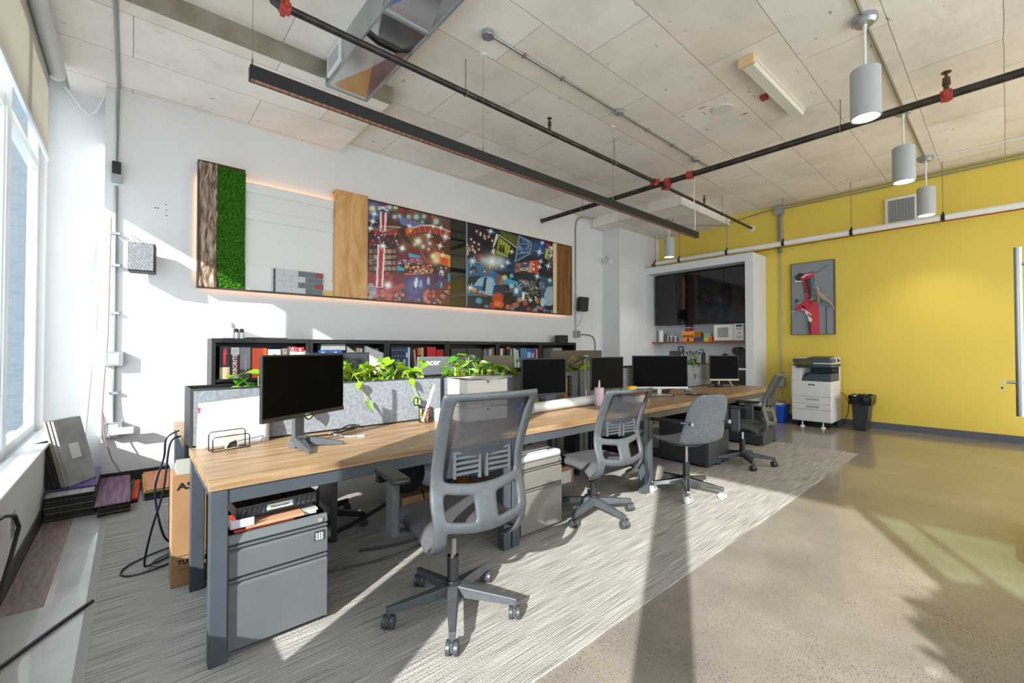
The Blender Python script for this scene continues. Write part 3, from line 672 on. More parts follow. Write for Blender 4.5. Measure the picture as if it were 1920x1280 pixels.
for k in range(9): P1.line([(850+k*22, 250+k*6), (830+k*30, 400+k*6)], 5, '#a8604a')
for k in range(10): P1.line([(520+k*50, 200), (700+k*30, 390)], 4, '#6b4438')
P1.poly([(370, 240), (640, 330), (560, 400), (350, 310)], '#2c3a78')
for k in range(12): P1.line([(380+k*20, 250+k*6), (400+k*16, 330+k*5)], 4, '#c9d2e8')
P1.poly([(430, 440), (520, 360), (700, 345), (985, 410), (985, 500), (760, 410), (560, 420), (460, 480)], '#8d2c22')
P1.line([(500, 380), (620, 345), (760, 350), (985, 425)], 16, '#c9c2a8')
P1.line([(520, 430), (700, 410), (860, 440), (985, 510)], 9, '#c8432e')
for k in range(14): P1.line([(530+k*32, 360+abs(k-4)*4), (550+k*32, 425+max(0, k-5)*9)], 5, '#d8603c' if k % 2 else '#d9b49a'); P1.line([(560+k*32, 362+abs(k-4)*4), (530+k*32, 420+max(0, k-5)*8)], 4, '#c23c2c')
P1.disc(480, 405, 42, '#c9601f'); P1.disc(500, 405, 18, '#e8b23c')
P1.poly([(600, 430), (985, 520), (985, 680), (760, 640), (620, 520)], '#5a2a1c'); 
for k in range(16): P1.line([(460+k*14, 440), (640+k*28, 800)], 4, rnd.choice(['#8d4a34', '#b06a3c', '#5a2320', '#c88a58']))
for k in range(8): P1.line([(400, 500+k*16), (760, 760+k*6)], 4, rnd.choice(['#a5382c', '#6d2630', '#c46a44']))
P1.poly([(620, 540), (760, 600), (780, 680), (640, 640)], '#8a1f22'); P1.poly([(780, 640), (985, 690), (985, 820), (800, 760), (760, 700)], '#d98a24'); P1.poly([(840, 700), (950, 720), (950, 800), (850, 770)], '#d8482a')
P1.line([(790, 650), (985, 700)], 12, '#f0b83c'); P1.line([(800, 680), (980, 720)], 5, '#f5e6c0')
P1.poly([(355, 560), (620, 620), (620, 780), (355, 780)], '#6d1f2e', .85); P1.poly([(480, 650), (620, 690), (600, 710), (480, 700)], '#3fa3c4'); P1.poly([(500, 705), (620, 715), (600, 760), (500, 760)], '#b83a52')
for k in range(60): P1.disc(rnd.uniform(360, 640), rnd.uniform(730, 775), rnd.uniform(5, 12), rnd.choice(['#8a90b8', '#c8b8c0', '#4a5080', '#d8d4d8', '#a04a58']))
P1.poly([(355, 785), (700, 790), (985, 860), (960, 960), (760, 870), (450, 880), (355, 860)], '#3a1c1a')
for k in range(110): P1.disc(rnd.uniform(440, 760), rnd.uniform(795, 900), rnd.uniform(5, 14), rnd.choice(['#d8742a', '#e8a03c', '#a8341f', '#5a6aa0', '#e8c878', '#28181c', '#c84a24']), ry=rnd.uniform(8, 20))
P1.poly([(355, 790), (440, 830), (430, 850), (355, 850)], '#3f9ec0'); P1.disc(450, 805, 16, '#b5c23c'); P1.line([(440, 885), (750, 905)], 12, '#e07a24')
P1.poly([(50, 600), (345, 640), (345, 870), (50, 860)], '#1c1414')
for j in range(4):
    for k in range(6): P1.poly([(60+k*48, 610+j*64), (100+k*48, 614+j*64), (100+k*48, 660+j*64), (60+k*48, 656+j*64)], rnd.choice(['#8d6a58', '#a5806c', '#7a5548', '#b89078']), .9)
P1.line([(50, 740), (345, 690)], 6, '#b8a08c')
P1.poly([(50, 880), (450, 900), (440, 1040), (240, 1120), (50, 1180)], '#7a1a26')
for k in range(40): P1.disc(rnd.uniform(50, 360), rnd.uniform(880, 1000), rnd.uniform(14, 34), rnd.choice(['#b0202c', '#8a1624', '#c83a34', '#5a1018']), .6)
P1.poly([(450, 900), (850, 880), (940, 960), (900, 1100), (640, 1140), (430, 1200), (350, 1100)], '#4a2c52')
for k in range(30): P1.disc(rnd.uniform(450, 850), rnd.uniform(930, 1180), rnd.uniform(20, 50), rnd.choice(['#5a3468', '#3c2a5c', '#6a4a88', '#4a5a9a', '#321e3c']), .4)
P1.glow(560, 1020, 90, '#7a8ac8', .6)
for x, y, c in ((570, 970, '#c8d8e8'), (545, 1030, '#2a4a8c'), (620, 1000, '#8ab0d8'), (710, 970, '#a8b8d0'), (870, 1030, '#5a9ac8'), (910, 1060, '#d8dce0'), (590, 1060, '#3a5a9c'), (560, 1000, '#e8e4e0')):
    P1.disc(x, y-36, 12, '#d8b8a0'); P1.disc(x, y, 20, c, ry=46)
P1.poly([(100, 1080), (440, 990), (430, 1040), (200, 1130), (110, 1140)], '#b04048')
P1.poly([(50, 1160), (400, 1090), (480, 1200), (450, 1230), (50, 1190)], '#5a1f28')
for k in range(34): P1.disc(rnd.uniform(150, 380), rnd.uniform(1090, 1200), rnd.uniform(18, 32), rnd.choice(['#c86a4a', '#b04a38', '#d88a64', '#a83c30']), .65)
for k in range(22): P1.disc(rnd.uniform(50, 130), rnd.uniform(1010, 1150), rnd.uniform(20, 40), rnd.choice(['#c8c0b0', '#d8d4b0', '#a89cb8', '#8a7488']), .5)
P1.poly([(640, 1110), (860, 1050), (985, 950), (985, 1240), (700, 1220)], '#6a2a1c')
for k in range(16): P1.line([(790+k*12, 1180-k*9), (850+k*10, 1235-k*14)], 8, rnd.choice(['#d89a58', '#e8b878', '#3a1c14']))
for k in range(12): P1.line([(930+k*5, 1120-k*14), (985, 1130-k*16)], 6, '#d8a060' if k % 2 else '#2c140e')
for k in range(16): P1.disc(rnd.uniform(640, 780), rnd.uniform(1080, 1210), rnd.uniform(16, 28), rnd.choice(['#c85a2c', '#e07a3c', '#d88a8a', '#a8341f']), .7)
P1.disc(380, 1160, 18, '#3f9ec8'); P1.disc(785, 1215, 18, '#3fb0c8'); P1.disc(600, 1175, 18, '#7a94b8'); P1.disc(415, 1120, 22, '#c88a3c')
P1.poly([(800, 800), (940, 850), (930, 950), (800, 890)], '#2c2024')
for k in range(40): P1.disc(rnd.uniform(810, 930), rnd.uniform(820, 930), rnd.uniform(5, 12), rnd.choice(['#c8c0d8', '#5a3a78', '#c84a3c', '#e8e0d8', '#38304c']))
P1.poly([(950, 880), (985, 890), (985, 980), (950, 970)], '#3f8ab0')
# drop tower
P1.poly([(168, 190), (240, 200), (236, 415), (172, 410)], '#ddd2cc'); P1.poly([(188, 195), (220, 198), (212, 412), (186, 410)], '#a8242c')
P1.poly([(148, 560), (228, 560), (206, 1040), (132, 1040)], '#ddd2cc'); P1.poly([(166, 560), (210, 562), (186, 1036), (152, 1036)], '#b02630')
P1.line([(160, 120), (200, 108), (250, 130)], 16, '#8d1c24'); P1.line([(155, 165), (200, 150), (250, 180)], 14, '#ece4dc'); P1.line([(150, 140), (240, 140)], 9, '#ece4dc')
P1.poly([(100, 400), (220, 420), (360, 390), (365, 430), (240, 470), (110, 440)], '#a8282c')
for k in range(120): P1.disc(rnd.uniform(60, 370), rnd.uniform(430, 570), rnd.uniform(5, 13), rnd.choice(['#7a1c28', '#b83038', '#d8d4dc', '#28181c', '#5a7aa8', '#4a1018', '#1c1014', '#8d2630']))
for k in range(8): P1.line([(200, 420), (60+k*45, 340+abs(k-3)*8)], 4, '#c8a898')
P1.line([(240, 355), (390, 365)], 10, '#c8b898')
for x, y, r, c in ((92, 158, 32, '#e0dcb0'), (325, 248, 24, '#b8c8bc'), (378, 240, 24, '#a8bcb4'), (480, 248, 28, '#a4b8b0'), (566, 250, 34, '#b0c4bc'), (655, 245, 28, '#a8bcb4'), (800, 305, 38, '#b0c8bc'), (635, 310, 22, '#8aa4b8'), (335, 142, 26, '#d8d4b0'), (270, 140, 26, '#c8ccb8'), (645, 582, 26, '#c8ccb0'), (410, 600, 28, '#dce4c8'), (550, 560, 14, '#d8e0d0'), (712, 614, 16, '#b8c4b8'), (765, 690, 28, '#f0e8b8'), (725, 548, 20, '#c8d4cc'), (765, 255, 26, '#c8502c'), (500, 170, 26, '#b04028'), (550, 190, 18, '#c04a30'), (400, 175, 30, '#a02c24')): P1.glow(x, y, r*1.4, c, .35); P1.disc(x, y, r, c, .85)
P1.glow(585, 525, 40, '#f4e8c0', .9); P1.glow(800, 735, 40, '#f4e4b0', .95); P1.glow(255, 1010, 34, '#f4f4f0', .9)
for x, y, r in ((112, 218, 44), (98, 302, 42), (74, 382, 40), (712, 462, 58), (918, 482, 64), (852, 578, 46), (198, 575, 52), (488, 352, 34), (765, 360, 26), (864, 375, 30), (258, 1018, 40), (885, 680, 30), (590, 520, 40), (410, 600, 34), (878, 870, 30)): P1.star(x, y, r)
P1.mesh('painting', 2.296, 3.564, 1.908, 3.192, 5.452, 'red and dark painting of a fairground with a tower ride and a sweeping track')

P2 = Paint(270, 190, '#16202e', (285, 145, 1125, 1305, 375, 1200))
P2.noise(.3, 8, 2)
P2.poly([(285, 140), (600, 220), (560, 420), (285, 560)], '#171a2a'); P2.poly([(330, 260), (520, 380), (480, 430), (300, 330)], '#0c0e18')
for x, y in ((382, 240), (424, 260), (463, 292), (508, 300), (548, 345), (324, 334), (357, 370), (405, 392), (288, 402), (338, 418), (300, 440), (405, 452), (308, 464), (356, 470), (290, 482), (340, 455), (470, 320), (420, 278), (365, 488), (290, 510)): P2.glow(x, y, 18, '#8a5a48', .5); P2.disc(x, y, 9, '#f0d8c4', ry=15)
P2.poly([(620, 220), (860, 290), (830, 420), (640, 300)], '#39431c')
for k in range(9): P2.line([(640+k*24, 226+k*8), (690+k*20, 300+k*16)], 5, '#8d9a3c')
for k in range(4): P2.line([(640+k*40, 250+k*40), (850, 300+k*36)], 4, '#1a1c10')
P2.poly([(590, 250), (830, 420), (800, 560), (700, 552), (545, 490)], '#1a1c1c'); P2.poly([(592, 258), (622, 285), (560, 440), (552, 420)], '#ccd0c0'); P2.poly([(625, 300), (760, 410), (720, 540), (590, 490)], '#a8b436')
for k in range(5): P2.line([(640+k*30, 310+k*24), (605+k*30, 490+k*16)], 8, '#14160c')
P2.line([(560, 420), (740, 520)], 9, '#14160c'); P2.disc(640, 400, 13, '#14160c'); P2.disc(640, 450, 18, '#14160c', ry=45); P2.disc(672, 408, 12, '#14160c'); P2.disc(674, 455, 18, '#14160c', ry=45); P2.poly([(545, 450), (580, 440), (575, 500), (535, 490)], '#c8ccb4')
P2.line([(622, 275), (830, 425)], 9, '#d0d4b8')
P2.poly([(862, 288), (1015, 360), (1000, 495), (812, 590)], '#2b4468')
P2.line([(862, 288), (1015, 360), (1000, 495), (812, 590), (862, 288)], 9, '#9ab8d4')
for (x0, y0), (x1, y1) in (((858, 380), (1005, 385)), ((838, 450), (1000, 440)), ((826, 500), (1000, 470))): P2.line([(x0, y0), (x1, y1)], 6, '#9ab8d4')
for k in range(26): xx = rnd.uniform(860, 990); yy = rnd.choice([335, 360, 410, 425, 480, 490]); P2.line([(xx, yy-12), (xx+rnd.choice([0, 10]), yy+12)], 6, '#9ab4d8')
P2.poly([(1015, 330), (1305, 380), (1305, 760), (1150, 560), (1010, 520)], '#18243c'); P2.glow(1110, 430, 80, '#2a5aa8', .8)
for k in range(40): P2.disc(rnd.uniform(1010, 1080), rnd.uniform(370, 520), rnd.uniform(4, 9), rnd.choice(['#5a5a48', '#8a8060', '#2c2c2c', '#6a7a88']))
P2.poly([(1205, 430), (1250, 450), (1225, 570), (1190, 550)], '#a8b43c'); P2.disc(1240, 400, 26, '#c0242c'); P2.disc(1275, 430, 16, '#e8d4d0')
for k in range(50): P2.disc(rnd.uniform(1240, 1305), rnd.uniform(420, 620), rnd.uniform(5, 12), rnd.choice(['#c8a890', '#8a5a4a', '#e0c8b0', '#5a3a34', '#d8d0c0']), .8)
P2.poly([(810, 600), (1115, 568), (1095, 735), (800, 722)], '#3c2c2c'); P2.poly([(810, 612), (880, 605), (870, 715), (805, 718)], '#8d6a58'); P2.poly([(880, 605), (1000, 590), (990, 700), (875, 705)], '#4a5068'); P2.poly([(1000, 588), (1050, 580), (1035, 720), (965, 715)], '#c89a80'); P2.poly([(1035, 580), (1115, 570), (1095, 733), (1020, 722)], '#c8401f')
P2.poly([(880, 668), (970, 664), (965, 695), (880, 695)], '#e8e4dc'); P2.poly([(890, 676), (960, 672), (957, 688), (890, 688)], '#28242c'); P2.disc(935, 610, 14, '#d8404a'); P2.line([(915, 610), (955, 608)], 5, '#f0e8e8'); P2.disc(830, 660, 22, '#6a4434'); P2.disc(1045, 625, 12, '#f0dcd0'); P2.disc(1045, 680, 14, '#f0dcd0', ry=22)
P2.poly([(285, 600), (440, 640), (620, 740), (840, 830), (900, 920), (880, 1000), (285, 1000)], '#2a6a94'); P2.poly([(640, 760), (900, 850), (890, 940), (700, 860)], '#3f96c4')
P2.poly([(480, 520), (800, 560), (800, 720), (620, 700)], '#1a3a68')
for k in range(30): P2.disc(rnd.uniform(560, 800), rnd.uniform(560, 700), rnd.uniform(14, 40), rnd.choice(['#16304c', '#1f4a84', '#122438']), .5)
P2.disc(350, 700, 38, '#141414', ry=48); P2.disc(352, 710, 22, '#9a5a48', ry=34); P2.disc(325, 720, 14, '#6ab0d8', ry=20); P2.poly([(300, 770), (420, 760), (400, 860), (285, 900)], '#1a2430')
P2.disc(480, 690, 36, '#4a4844', ry=54); P2.disc(480, 715, 28, '#7a5560', ry=44); P2.disc(462, 712, 10, '#e0e4ea'); P2.poly([(400, 800), (470, 770), (540, 775), (585, 850), (560, 990), (450, 990), (440, 880), (350, 880)], '#88b4cc'); P2.poly([(462, 780), (500, 780), (470, 960), (440, 920)], '#16283c')
for k in range(20): xx = rnd.uniform(480, 570); P2.line([(xx, 800), (xx-10, 970)], 5, rnd.choice(['#6a9abc', '#b0d0dc', '#a0c4d4']))
P2.disc(622, 800, 34, '#8d4434', ry=60); P2.disc(655, 870, 32, '#8a7a60', ry=90); P2.poly([(570, 870), (690, 860), (690, 1000), (550, 980)], '#243048')
P2.poly([(285, 925), (500, 985), (490, 1010), (285, 950)], '#8a5424'); P2.disc(360, 930, 28, '#d88a24'); P2.disc(420, 950, 20, '#d8c8b0', ry=12)
P2.disc(715, 910, 34, '#1c1414', ry=60); P2.disc(712, 930, 14, '#6a3828', ry=30); P2.poly([(690, 960), (780, 950), (800, 1090), (680, 1100)], '#141418'); P2.disc(810, 880, 16, '#141414'); P2.disc(825, 935, 30, '#e0d4cc', ry=40)
P2.poly([(840, 790), (1230, 860), (1220, 970), (850, 880)], '#181c24')
for x0 in (850, 925, 1005, 1120):
    x1 = x0+(70 if x0 != 925 else 66); o_ = (x0-840)*.12
    P2.poly([(x0, 795+o_), (x1, 800+o_+8), (x1, 895+o_+6), (x0, 880+o_)], rnd.choice(['#5a6a7a', '#8a94a0', '#6a5a68', '#4a5058']))
    for k in range(26): P2.disc(rnd.uniform(x0, x1), rnd.uniform(805+o_, 885+o_), rnd.uniform(4, 9), rnd.choice(['#d8dce0', '#5a3a78', '#28303c', '#3f7aa8', '#c8b8a8', '#2c4438']))
for k in range(90): P2.disc(rnd.uniform(880, 1120), rnd.uniform(900, 1050), rnd.uniform(6, 15), rnd.choice(['#5a6048', '#28282c', '#8a8a68', '#c8ccb8', '#3a3028', '#a8883c', '#e0e0dc', '#16181c']))
P2.poly([(900, 950), (935, 950), (920, 1050), (890, 1040)], '#e4e8e8'); P2.poly([(1080, 1020), (1115, 1030), (1110, 1090), (1070, 1080)], '#b8742c')
P2.poly([(1130, 760), (1305, 800), (1305, 1140), (1180, 1120), (1130, 1000)], '#2a5a78', .7); P2.poly([(1230, 890), (1305, 890), (1300, 1130), (1200, 1100), (1180, 980)], '#8fb0bc')
for k in range(22): P2.line([(1210+k*5, 900+k*3), (1185+k*5, 1100)], 4, '#c8dce0' if k % 2 else '#4a6a7c')
P2.disc(1165, 1070, 40, '#a8c4cc', ry=60); P2.poly([(1160, 1150), (1305, 1100), (1305, 1200), (1180, 1190)], '#14182c')
for x, y, r, c in ((405, 1055, 38, '#4aa0c8'), (485, 1125, 28, '#3f8ab0'), (610, 1020, 70, '#c84a24'), (560, 1110, 50, '#b83a20'), (640, 1100, 44, '#e0642c'), (600, 1090, 40, '#e8743c'), (725, 1125, 32, '#d0705a'), (780, 1148, 30, '#3f9ac8'), (795, 1110, 36, '#a8604a'), (830, 1100, 36, '#b0705c'), (865, 1040, 36, '#c0907c'), (935, 1080, 36, '#a8584a'), (688, 778, 34, '#c8cc8c'), (768, 760, 28, '#6ab0e0'), (770, 880, 30, '#c8c0b0'), (415, 540, 44, '#a02848'), (980, 1150, 30, '#a84030'), (1070, 1160, 30, '#e07050'), (1140, 1140, 26, '#e0685c'), (1100, 1130, 26, '#3fa0b8'), (1190, 1165, 28, '#2f8aa8'), (1040, 1165, 22, '#2f8aa8'), (1235, 1175, 20, '#c84050'), (1285, 1180, 22, '#3f94b8'), (1270, 700, 28, '#5a2c34')): P2.disc(x, y, r, c, .85)
P2.glow(540, 590, 70, '#e8dcb0', .95); P2.glow(630, 590, 60, '#c8dcd8', .8); P2.glow(460, 585, 44, '#a8ccd0', .8)
for x, y, r in ((530, 235, 46), (340, 590, 70), (545, 590, 90), (722, 600, 40), (660, 645, 34), (770, 472, 32), (318, 905, 56), (1158, 370, 34), (1120, 480, 54), (1138, 590, 34), (1120, 655, 36), (1090, 765, 48), (1240, 645, 46), (1262, 815, 36), (1290, 440, 40), (1002, 1045, 30), (1275, 520, 30)): P2.star(x, y, r, '#d8ecf4')
P2.mesh('painting', 3.866, 5.774, 1.908, 3.192, 5.452, 'dark blue painting of people in a bar under screens and starry lights')

# speakers
SPK = mat('speckled_grey_speaker', '#5a5c60', .8, n2='#8a8c90', scale=160, ramp=(.45, .6)); SPK2 = mat('speaker_black', '#1e1f21', .6)
t = thing('wall_speaker', 'grey speckled box speaker on the white wall left of the bark', 'speaker', (.075, 5.40, 2.0), rz=.0)
X = TR(.072, 5.40, 2.12) @ rotz(-.12) @ Matrix.Rotation(-.06, 4, 'X')
b = B(); b.X = X; b.box(-.095, .10, -.065, .075, -.135, .135); obj('cabinet', b, SPK2, t, bevel=.005)
b = B(); b.X = X; b.box(-.088, .093, -.078, -.066, -.128, .128); obj('grille', b, SPK, t, bevel=.005)
obj('bracket', B().tube([(.0, 5.54, 2.36), (.0, 5.50, 2.34), (.02, 5.46, 2.27)], .006, 6).tube([(-.10, 5.53, 2.33), (-.03, 5.50, 2.24), (.0, 5.45, 2.2)], .003, 5), ROD, t)
t = thing('wall_speaker', 'small black speaker tilted on the white wall near the column', 'speaker', (6.6, 5.42, 1.98))
X = TR(6.58, 5.42, 2.12) @ rotz(-.45) @ Matrix.Rotation(.08, 4, 'Y')
b = B(); b.X = X; b.box(-.09, .09, -.07, .07, -.135, .135); obj('cabinet', b, SPK2, t, bevel=.006)
b = B(); b.X = X; b.box(-.083, .083, -.08, -.071, -.128, .128); obj('grille', b, mat('speaker_cloth', '#2f3134', .9), t, bevel=.004)
obj('bracket', B().cyl((6.60, 5.48, 2.12), (6.62, 5.55, 2.12), .014, n=8).tube([(6.66, 5.48, 2.0), (6.67, 5.52, 1.85), (6.58, 5.54, 1.72), (6.52, 5.54, 1.69)], .003, 5), BLACKM, t)
for k, (x, z) in enumerate(((.19, 2.66), (.25, 2.71), (.255, 2.655), (.255, 2.60), (.17, 2.66))):
    o = obj('screw_hole', B().cyl((x, YB, z), (x, YB-.001, z), .006, n=8), PLASB); tag(o, 'small dark screw hole in the white wall above the speckled speaker', 'screw hole', 'screw holes above the left speaker')
t = thing('wall_sconce', 'small white bulb holder on the side of the white column', 'sconce', (7.33, 5.32, 3.02))
obj('socket', B().cyl((7.39, 5.35, 3.04), (7.33, 5.35, 3.04), .04, n=16).cyl((7.33, 5.35, 3.04), (7.26, 5.32, 3.05), .028, n=12), WPLAS, t, smooth=True)
obj('bulb', B().cyl((7.26, 5.32, 3.05), (7.10, 5.25, 3.08), .026, .022, n=12), mat('clear_bulb', '#e8e8e4', .1, trans=.6), t, smooth=True)

# leaning pole
t = thing('leaning_bar', 'long narrow white metal bar leaning in the window recess', 'bar', (-.33, 5.35, .21))
b = B(); d = Vector((-.225, 5.86, 2.33))-Vector((-.33, 5.40, .22)); b.X = TR(-.33, 5.40, .22) @ d.to_track_quat('Z', 'Y').to_matrix().to_4x4()
b.box(-.022, .022, -.010, .010, 0, d.length); obj('bar', b, mat('scuffed_white_metal', '#a4a6a7', .4, n2='#77776f', scale=30, ramp=(.6, .75)), t, bevel=.002)

# ------------------------------------------------------------ bookcases and books
BK = mat('black_bookcase_laminate', '#17171a', .45)
def bookcase(x0, x1, lab):
    t = thing('bookcase', lab, 'bookcase', ((x0+x1)/2, 5.37, 0), group='black bookcases along the white wall')
    b = B().box(x0, x0+.035, 5.20, 5.535, 0, 1.37).box(x1-.035, x1, 5.20, 5.535, 0, 1.37).box(x0+.035, x1-.035, 5.20, 5.535, 1.325, 1.37).box(x0+.035, x1-.035, 5.52, 5.535, .0, 1.325).box(x0+.035, x1-.035, 5.205, 5.52, 0, .08)
    obj('carcass', b, BK, t, bevel=.002)
    for z in (.93, .54): obj('shelf', B().box(x0+.035, x1-.035, 5.205, 5.52, z, z+.028), BK, t)
edges = [.60, 1.52, 2.45, 3.35, 4.27, 5.20, 6.12]
labs = ['black bookcase bay nearest the window recess, with laminate sample binders', 'black bookcase bay second from the window recess, with white magazine files', 'black bookcase bay holding the dark blue set and the red binders', 'black bookcase bay with two grey storage boxes on its top shelf', 'black bookcase bay with bright blue binders and green spines', 'black bookcase bay at the right end, under the small black cube']
for (x0, x1, lab) in zip(edges, edges[1:], labs): bookcase(x0+.002, x1-.002, lab)
# pixel column -> x on the plane of the spines (plain numbers worked out beforehand from the camera)
def ux(u, y=5.235):
    d = (u-960)/815.0; dx = F0.x+R0.x*d; dy = F0.y+R0.y*d; return dx/dy*y
def uz(v, x, y=5.235): return 1.27-(v-652.5)/815.0*(x*F0.x+y*F0.y)
ZS = .958
def book(u0, u1, vt, col, lab, depth=.2, lean=0, name='binder', y=5.235, kind='book', tx=None, z0=ZS, rough=.5, bands=()):
    x0, x1 = ux(u0, y), ux(u1, y); zt = uz(vt, (x0+x1)/2, y); wd = x1-x0-.003
    t = thing(name, lab, kind, ((x0+x1)/2, y+depth/2, z0), group=None)
    X = TR((x0+x1)/2, y+depth/2, z0) @ Matrix.Rotation(lean, 4, 'Y')
    m = mat('cover_'+col.strip('#'), col, rough); h = zt-z0
    b = B(); b.X = X; b.box(-wd/2, wd/2, -depth/2, -depth/2+.006, 0, h); b.box(-wd/2, -wd/2+.003, -depth/2+.006, depth/2, 0, h); b.box(wd/2-.003, wd/2, -depth/2+.006, depth/2, 0, h)
    obj('cover', b, m, t)
    b = B(); b.X = X; b.box(-wd/2+.003, wd/2-.003, -depth/2+.006, depth/2-.004, .004, h-.006); obj('pages', b, mat('paper_block', '#c4c0b8', .8), t)
    for (k0, k1, c) in bands:
        b = B(); b.X = X; b.box(-wd/2+.001, wd/2-.001, -depth/2-.0015, -depth/2, h*k0, h*k1); obj('spine_label', b, mat('cover_'+c.strip('#'), c, rough), t)
    for (s, size, c, k, rr, bo) in (tx or ()):
        M_ = X @ TR(0, -depth/2-.0022, h*k) @ FY @ rotz(rr)
        text('lettering', s, size, mat('ink_'+c.strip('#'), c, .5), M_, t, bold=bo)
    return t
book(411.5, 432, 649, '#1d1e20', 'thick black sample binder with red sideways lettering, leftmost on the top shelf', tx=[('Wilsonart', .040, '#c8202c', .68, -PI/2, .0012)], bands=[(0, .36, '#b5a583')])
book(432.5, 449.5, 651, '#5a1f24', 'maroon sample binder with large white sideways lettering', tx=[('ARBORITE', .052, '#e8e4e0', .40, PI/2, .0015), ('arborite', .012, '#b06a50', .9, 0, 0)], bands=[(.76, 1, '#c9cbcb'), (0, .08, '#a9adb5')])
book(450, 470.5, 651, '#8a878f', 'grey sample binder with pale script, between the maroon and orange binders', tx=[('laminate Co.', .034, '#dcdcdc', .5, PI/2, 0)], bands=[(0, .30, '#4a4650')])
book(472.5, 500.5, 652.5, '#e8562c', 'wide bright orange binder on the top shelf', depth=.22)
book(502, 527, 654.5, '#a9adab', 'wide grey-green binder with a small red mark, right of the orange one', tx=[('<', .03, '#c02030', .8, 0, .002)])
book(529, 539.5, 653, '#7d6c62', 'thin brown book right of the grey-green binder', tx=[('&', .02, '#e0d8d0', .85, 0, 0)])
book(540, 543, 650, '#3c5560', 'thin slate blue book squeezed beside the first white K binder', )
KB = [(.82, 1.0, '#c62128')]
book(543.3, 554, 649.5, '#cdd8dd', 'white binder with a red K square, left one of two', tx=[('K', .034, '#ffffff', .91, 0, .002)], bands=[(.84, 1.0, '#c62128')])
book(554.6, 570.5, 650.5, '#c6d0cc', 'white binder with a red K square, right one of two', tx=[('K', .034, '#ffffff', .91, 0, .002)], bands=[(.84, 1.0, '#c62128')])
book(571, 575, 657, '#b6c2c8', 'slim pale book at the right end of the first bay')
# second bay
def box1(name, u0, u1, v0, v1, y, dep, col, lab, cat='box', rough=.6, tx=None, bev=.002, lid=None):
    xa, xb = ux(u0, y), ux(u1, y); zt = uz(v0, (xa+xb)/2, y); zb = v1 if isinstance(v1, float) and v1 < 5 else uz(v1, (xa+xb)/2, y)
    t = thing(name, lab, cat, ((xa+xb)/2, y+dep/2, zb))
    lh = .02 if lid else 0
    obj('body', B().box(xa, xb, y, y+dep, zb, zt-lh), mat('box_'+col.strip('#'), col, rough), t, bevel=bev)
    if lid: obj('lid', B().box(xa-.003, xb+.003, y-.003, y+dep, zt-lh, zt), mat('box_'+lid.strip('#'), lid, rough), t, bevel=bev)
    for (s, size, c, du, dv, xs) in (tx or ()):
        text('lettering', s, size, mat('ink_'+c.strip('#'), c, .5), TR((xa+xb)/2+du, y-.0015, (zb+zt)/2+dv) @ FY, t, xs=xs)
    return t, xa, xb, zb, zt
for u0, u1, lab in ((596, 615, 'blue packet with a pale flower mark, left of the pair under the grey box'), (616, 642, 'blue packet with white marks, right of the pair under the grey box')):
    t, xa, xb, zb, zt = box1('packet', u0, u1, 656.5, ZS, 5.24, .2, '#1f4fb0', lab)
    b = B()
    for k in range(5): b.cyl(((xa+xb)/2+.018*math.cos(k*1.257), 5.238, zt-.045+.018*math.sin(k*1.257)), ((xa+xb)/2+.018*math.cos(k*1.257), 5.240, zt-.045+.018*math.sin(k*1.257)), .012, n=10)
    obj('flower_mark', b, mat('pale_blue_print', '#cfdcf0', .6), t)
xa, xb = ux(596), ux(642); zt = uz(656.5, (xa+xb)/2, 5.24)
t, *_ = box1('storage_box', 603, 648, 645, float(zt+.001), 5.23, .22, '#8f9394', 'grey storage box lying on top of the blue packets', tx=[('OFFICE SUPPLY', .014, '#e4e6e6', .02, 0, 1)])
def magfile(u0, u1, vlo, vhi, col, lab, rev=False):
    xa, xb = ux(u0), ux(u1); z0 = ZS; za = uz(vhi, xa); zb = uz(vlo, xb)
    t = thing('magazine_file', lab, 'magazine file', ((xa+xb)/2, 5.3, ZS))
    obj('case', B().prism([(xa, z0), (xb, z0), (xb, zb), (xa, za)], 5.225, 5.228, 'y').prism([(xa, z0), (xb, z0), (xb, zb), (xa, za)], 5.29, 5.293, 'y').box(xa, xa+.003, 5.228, 5.29, z0, za).box(xb-.003, xb, 5.228, 5.29, z0, zb), mat('file_'+col.strip('#'), col, .6), t)
    obj('papers', B().prism([(xa+.01, z0+.003), (xb-.005, z0+.003), (xb-.005, zb+.01), (xa+.01, zb+.02)], 5.235, 5.285, 'y'), mat('paper_block', '#c4c0b8', .8), t)
magfile(651, 668, 661, 649.5, '#7d8183', 'grey magazine file with a sloping edge in the second bay')
magfile(686, 719, 662, 648.5, '#cfcfcb', 'large white magazine file with a sloping edge in the second bay')
book(668, 674, 652, '#c9b894', 'cream book between the two magazine files', depth=.16, y=5.30)
book(674.5, 680, 653, '#e0dfda', 'white booklet with a grey mark between the two magazine files', depth=.16, y=5.30, bands=[(.7, .85, '#6a6c70')])
for k in range(5): book(703+k*3.2, 705.9+k*3.2, 652+(k % 2)*1.2, ['#8a8d90', '#b8bcbc', '#5a6068', '#c9c6bd', '#9aa0a5'][k], 'thin %s booklet standing behind the white magazine file, %s' % (['grey', 'pale', 'slate', 'cream', 'blue-grey'][k], ['leftmost', 'second from the left', 'middle one', 'second from the right', 'rightmost'][k]), depth=.12, y=5.36)
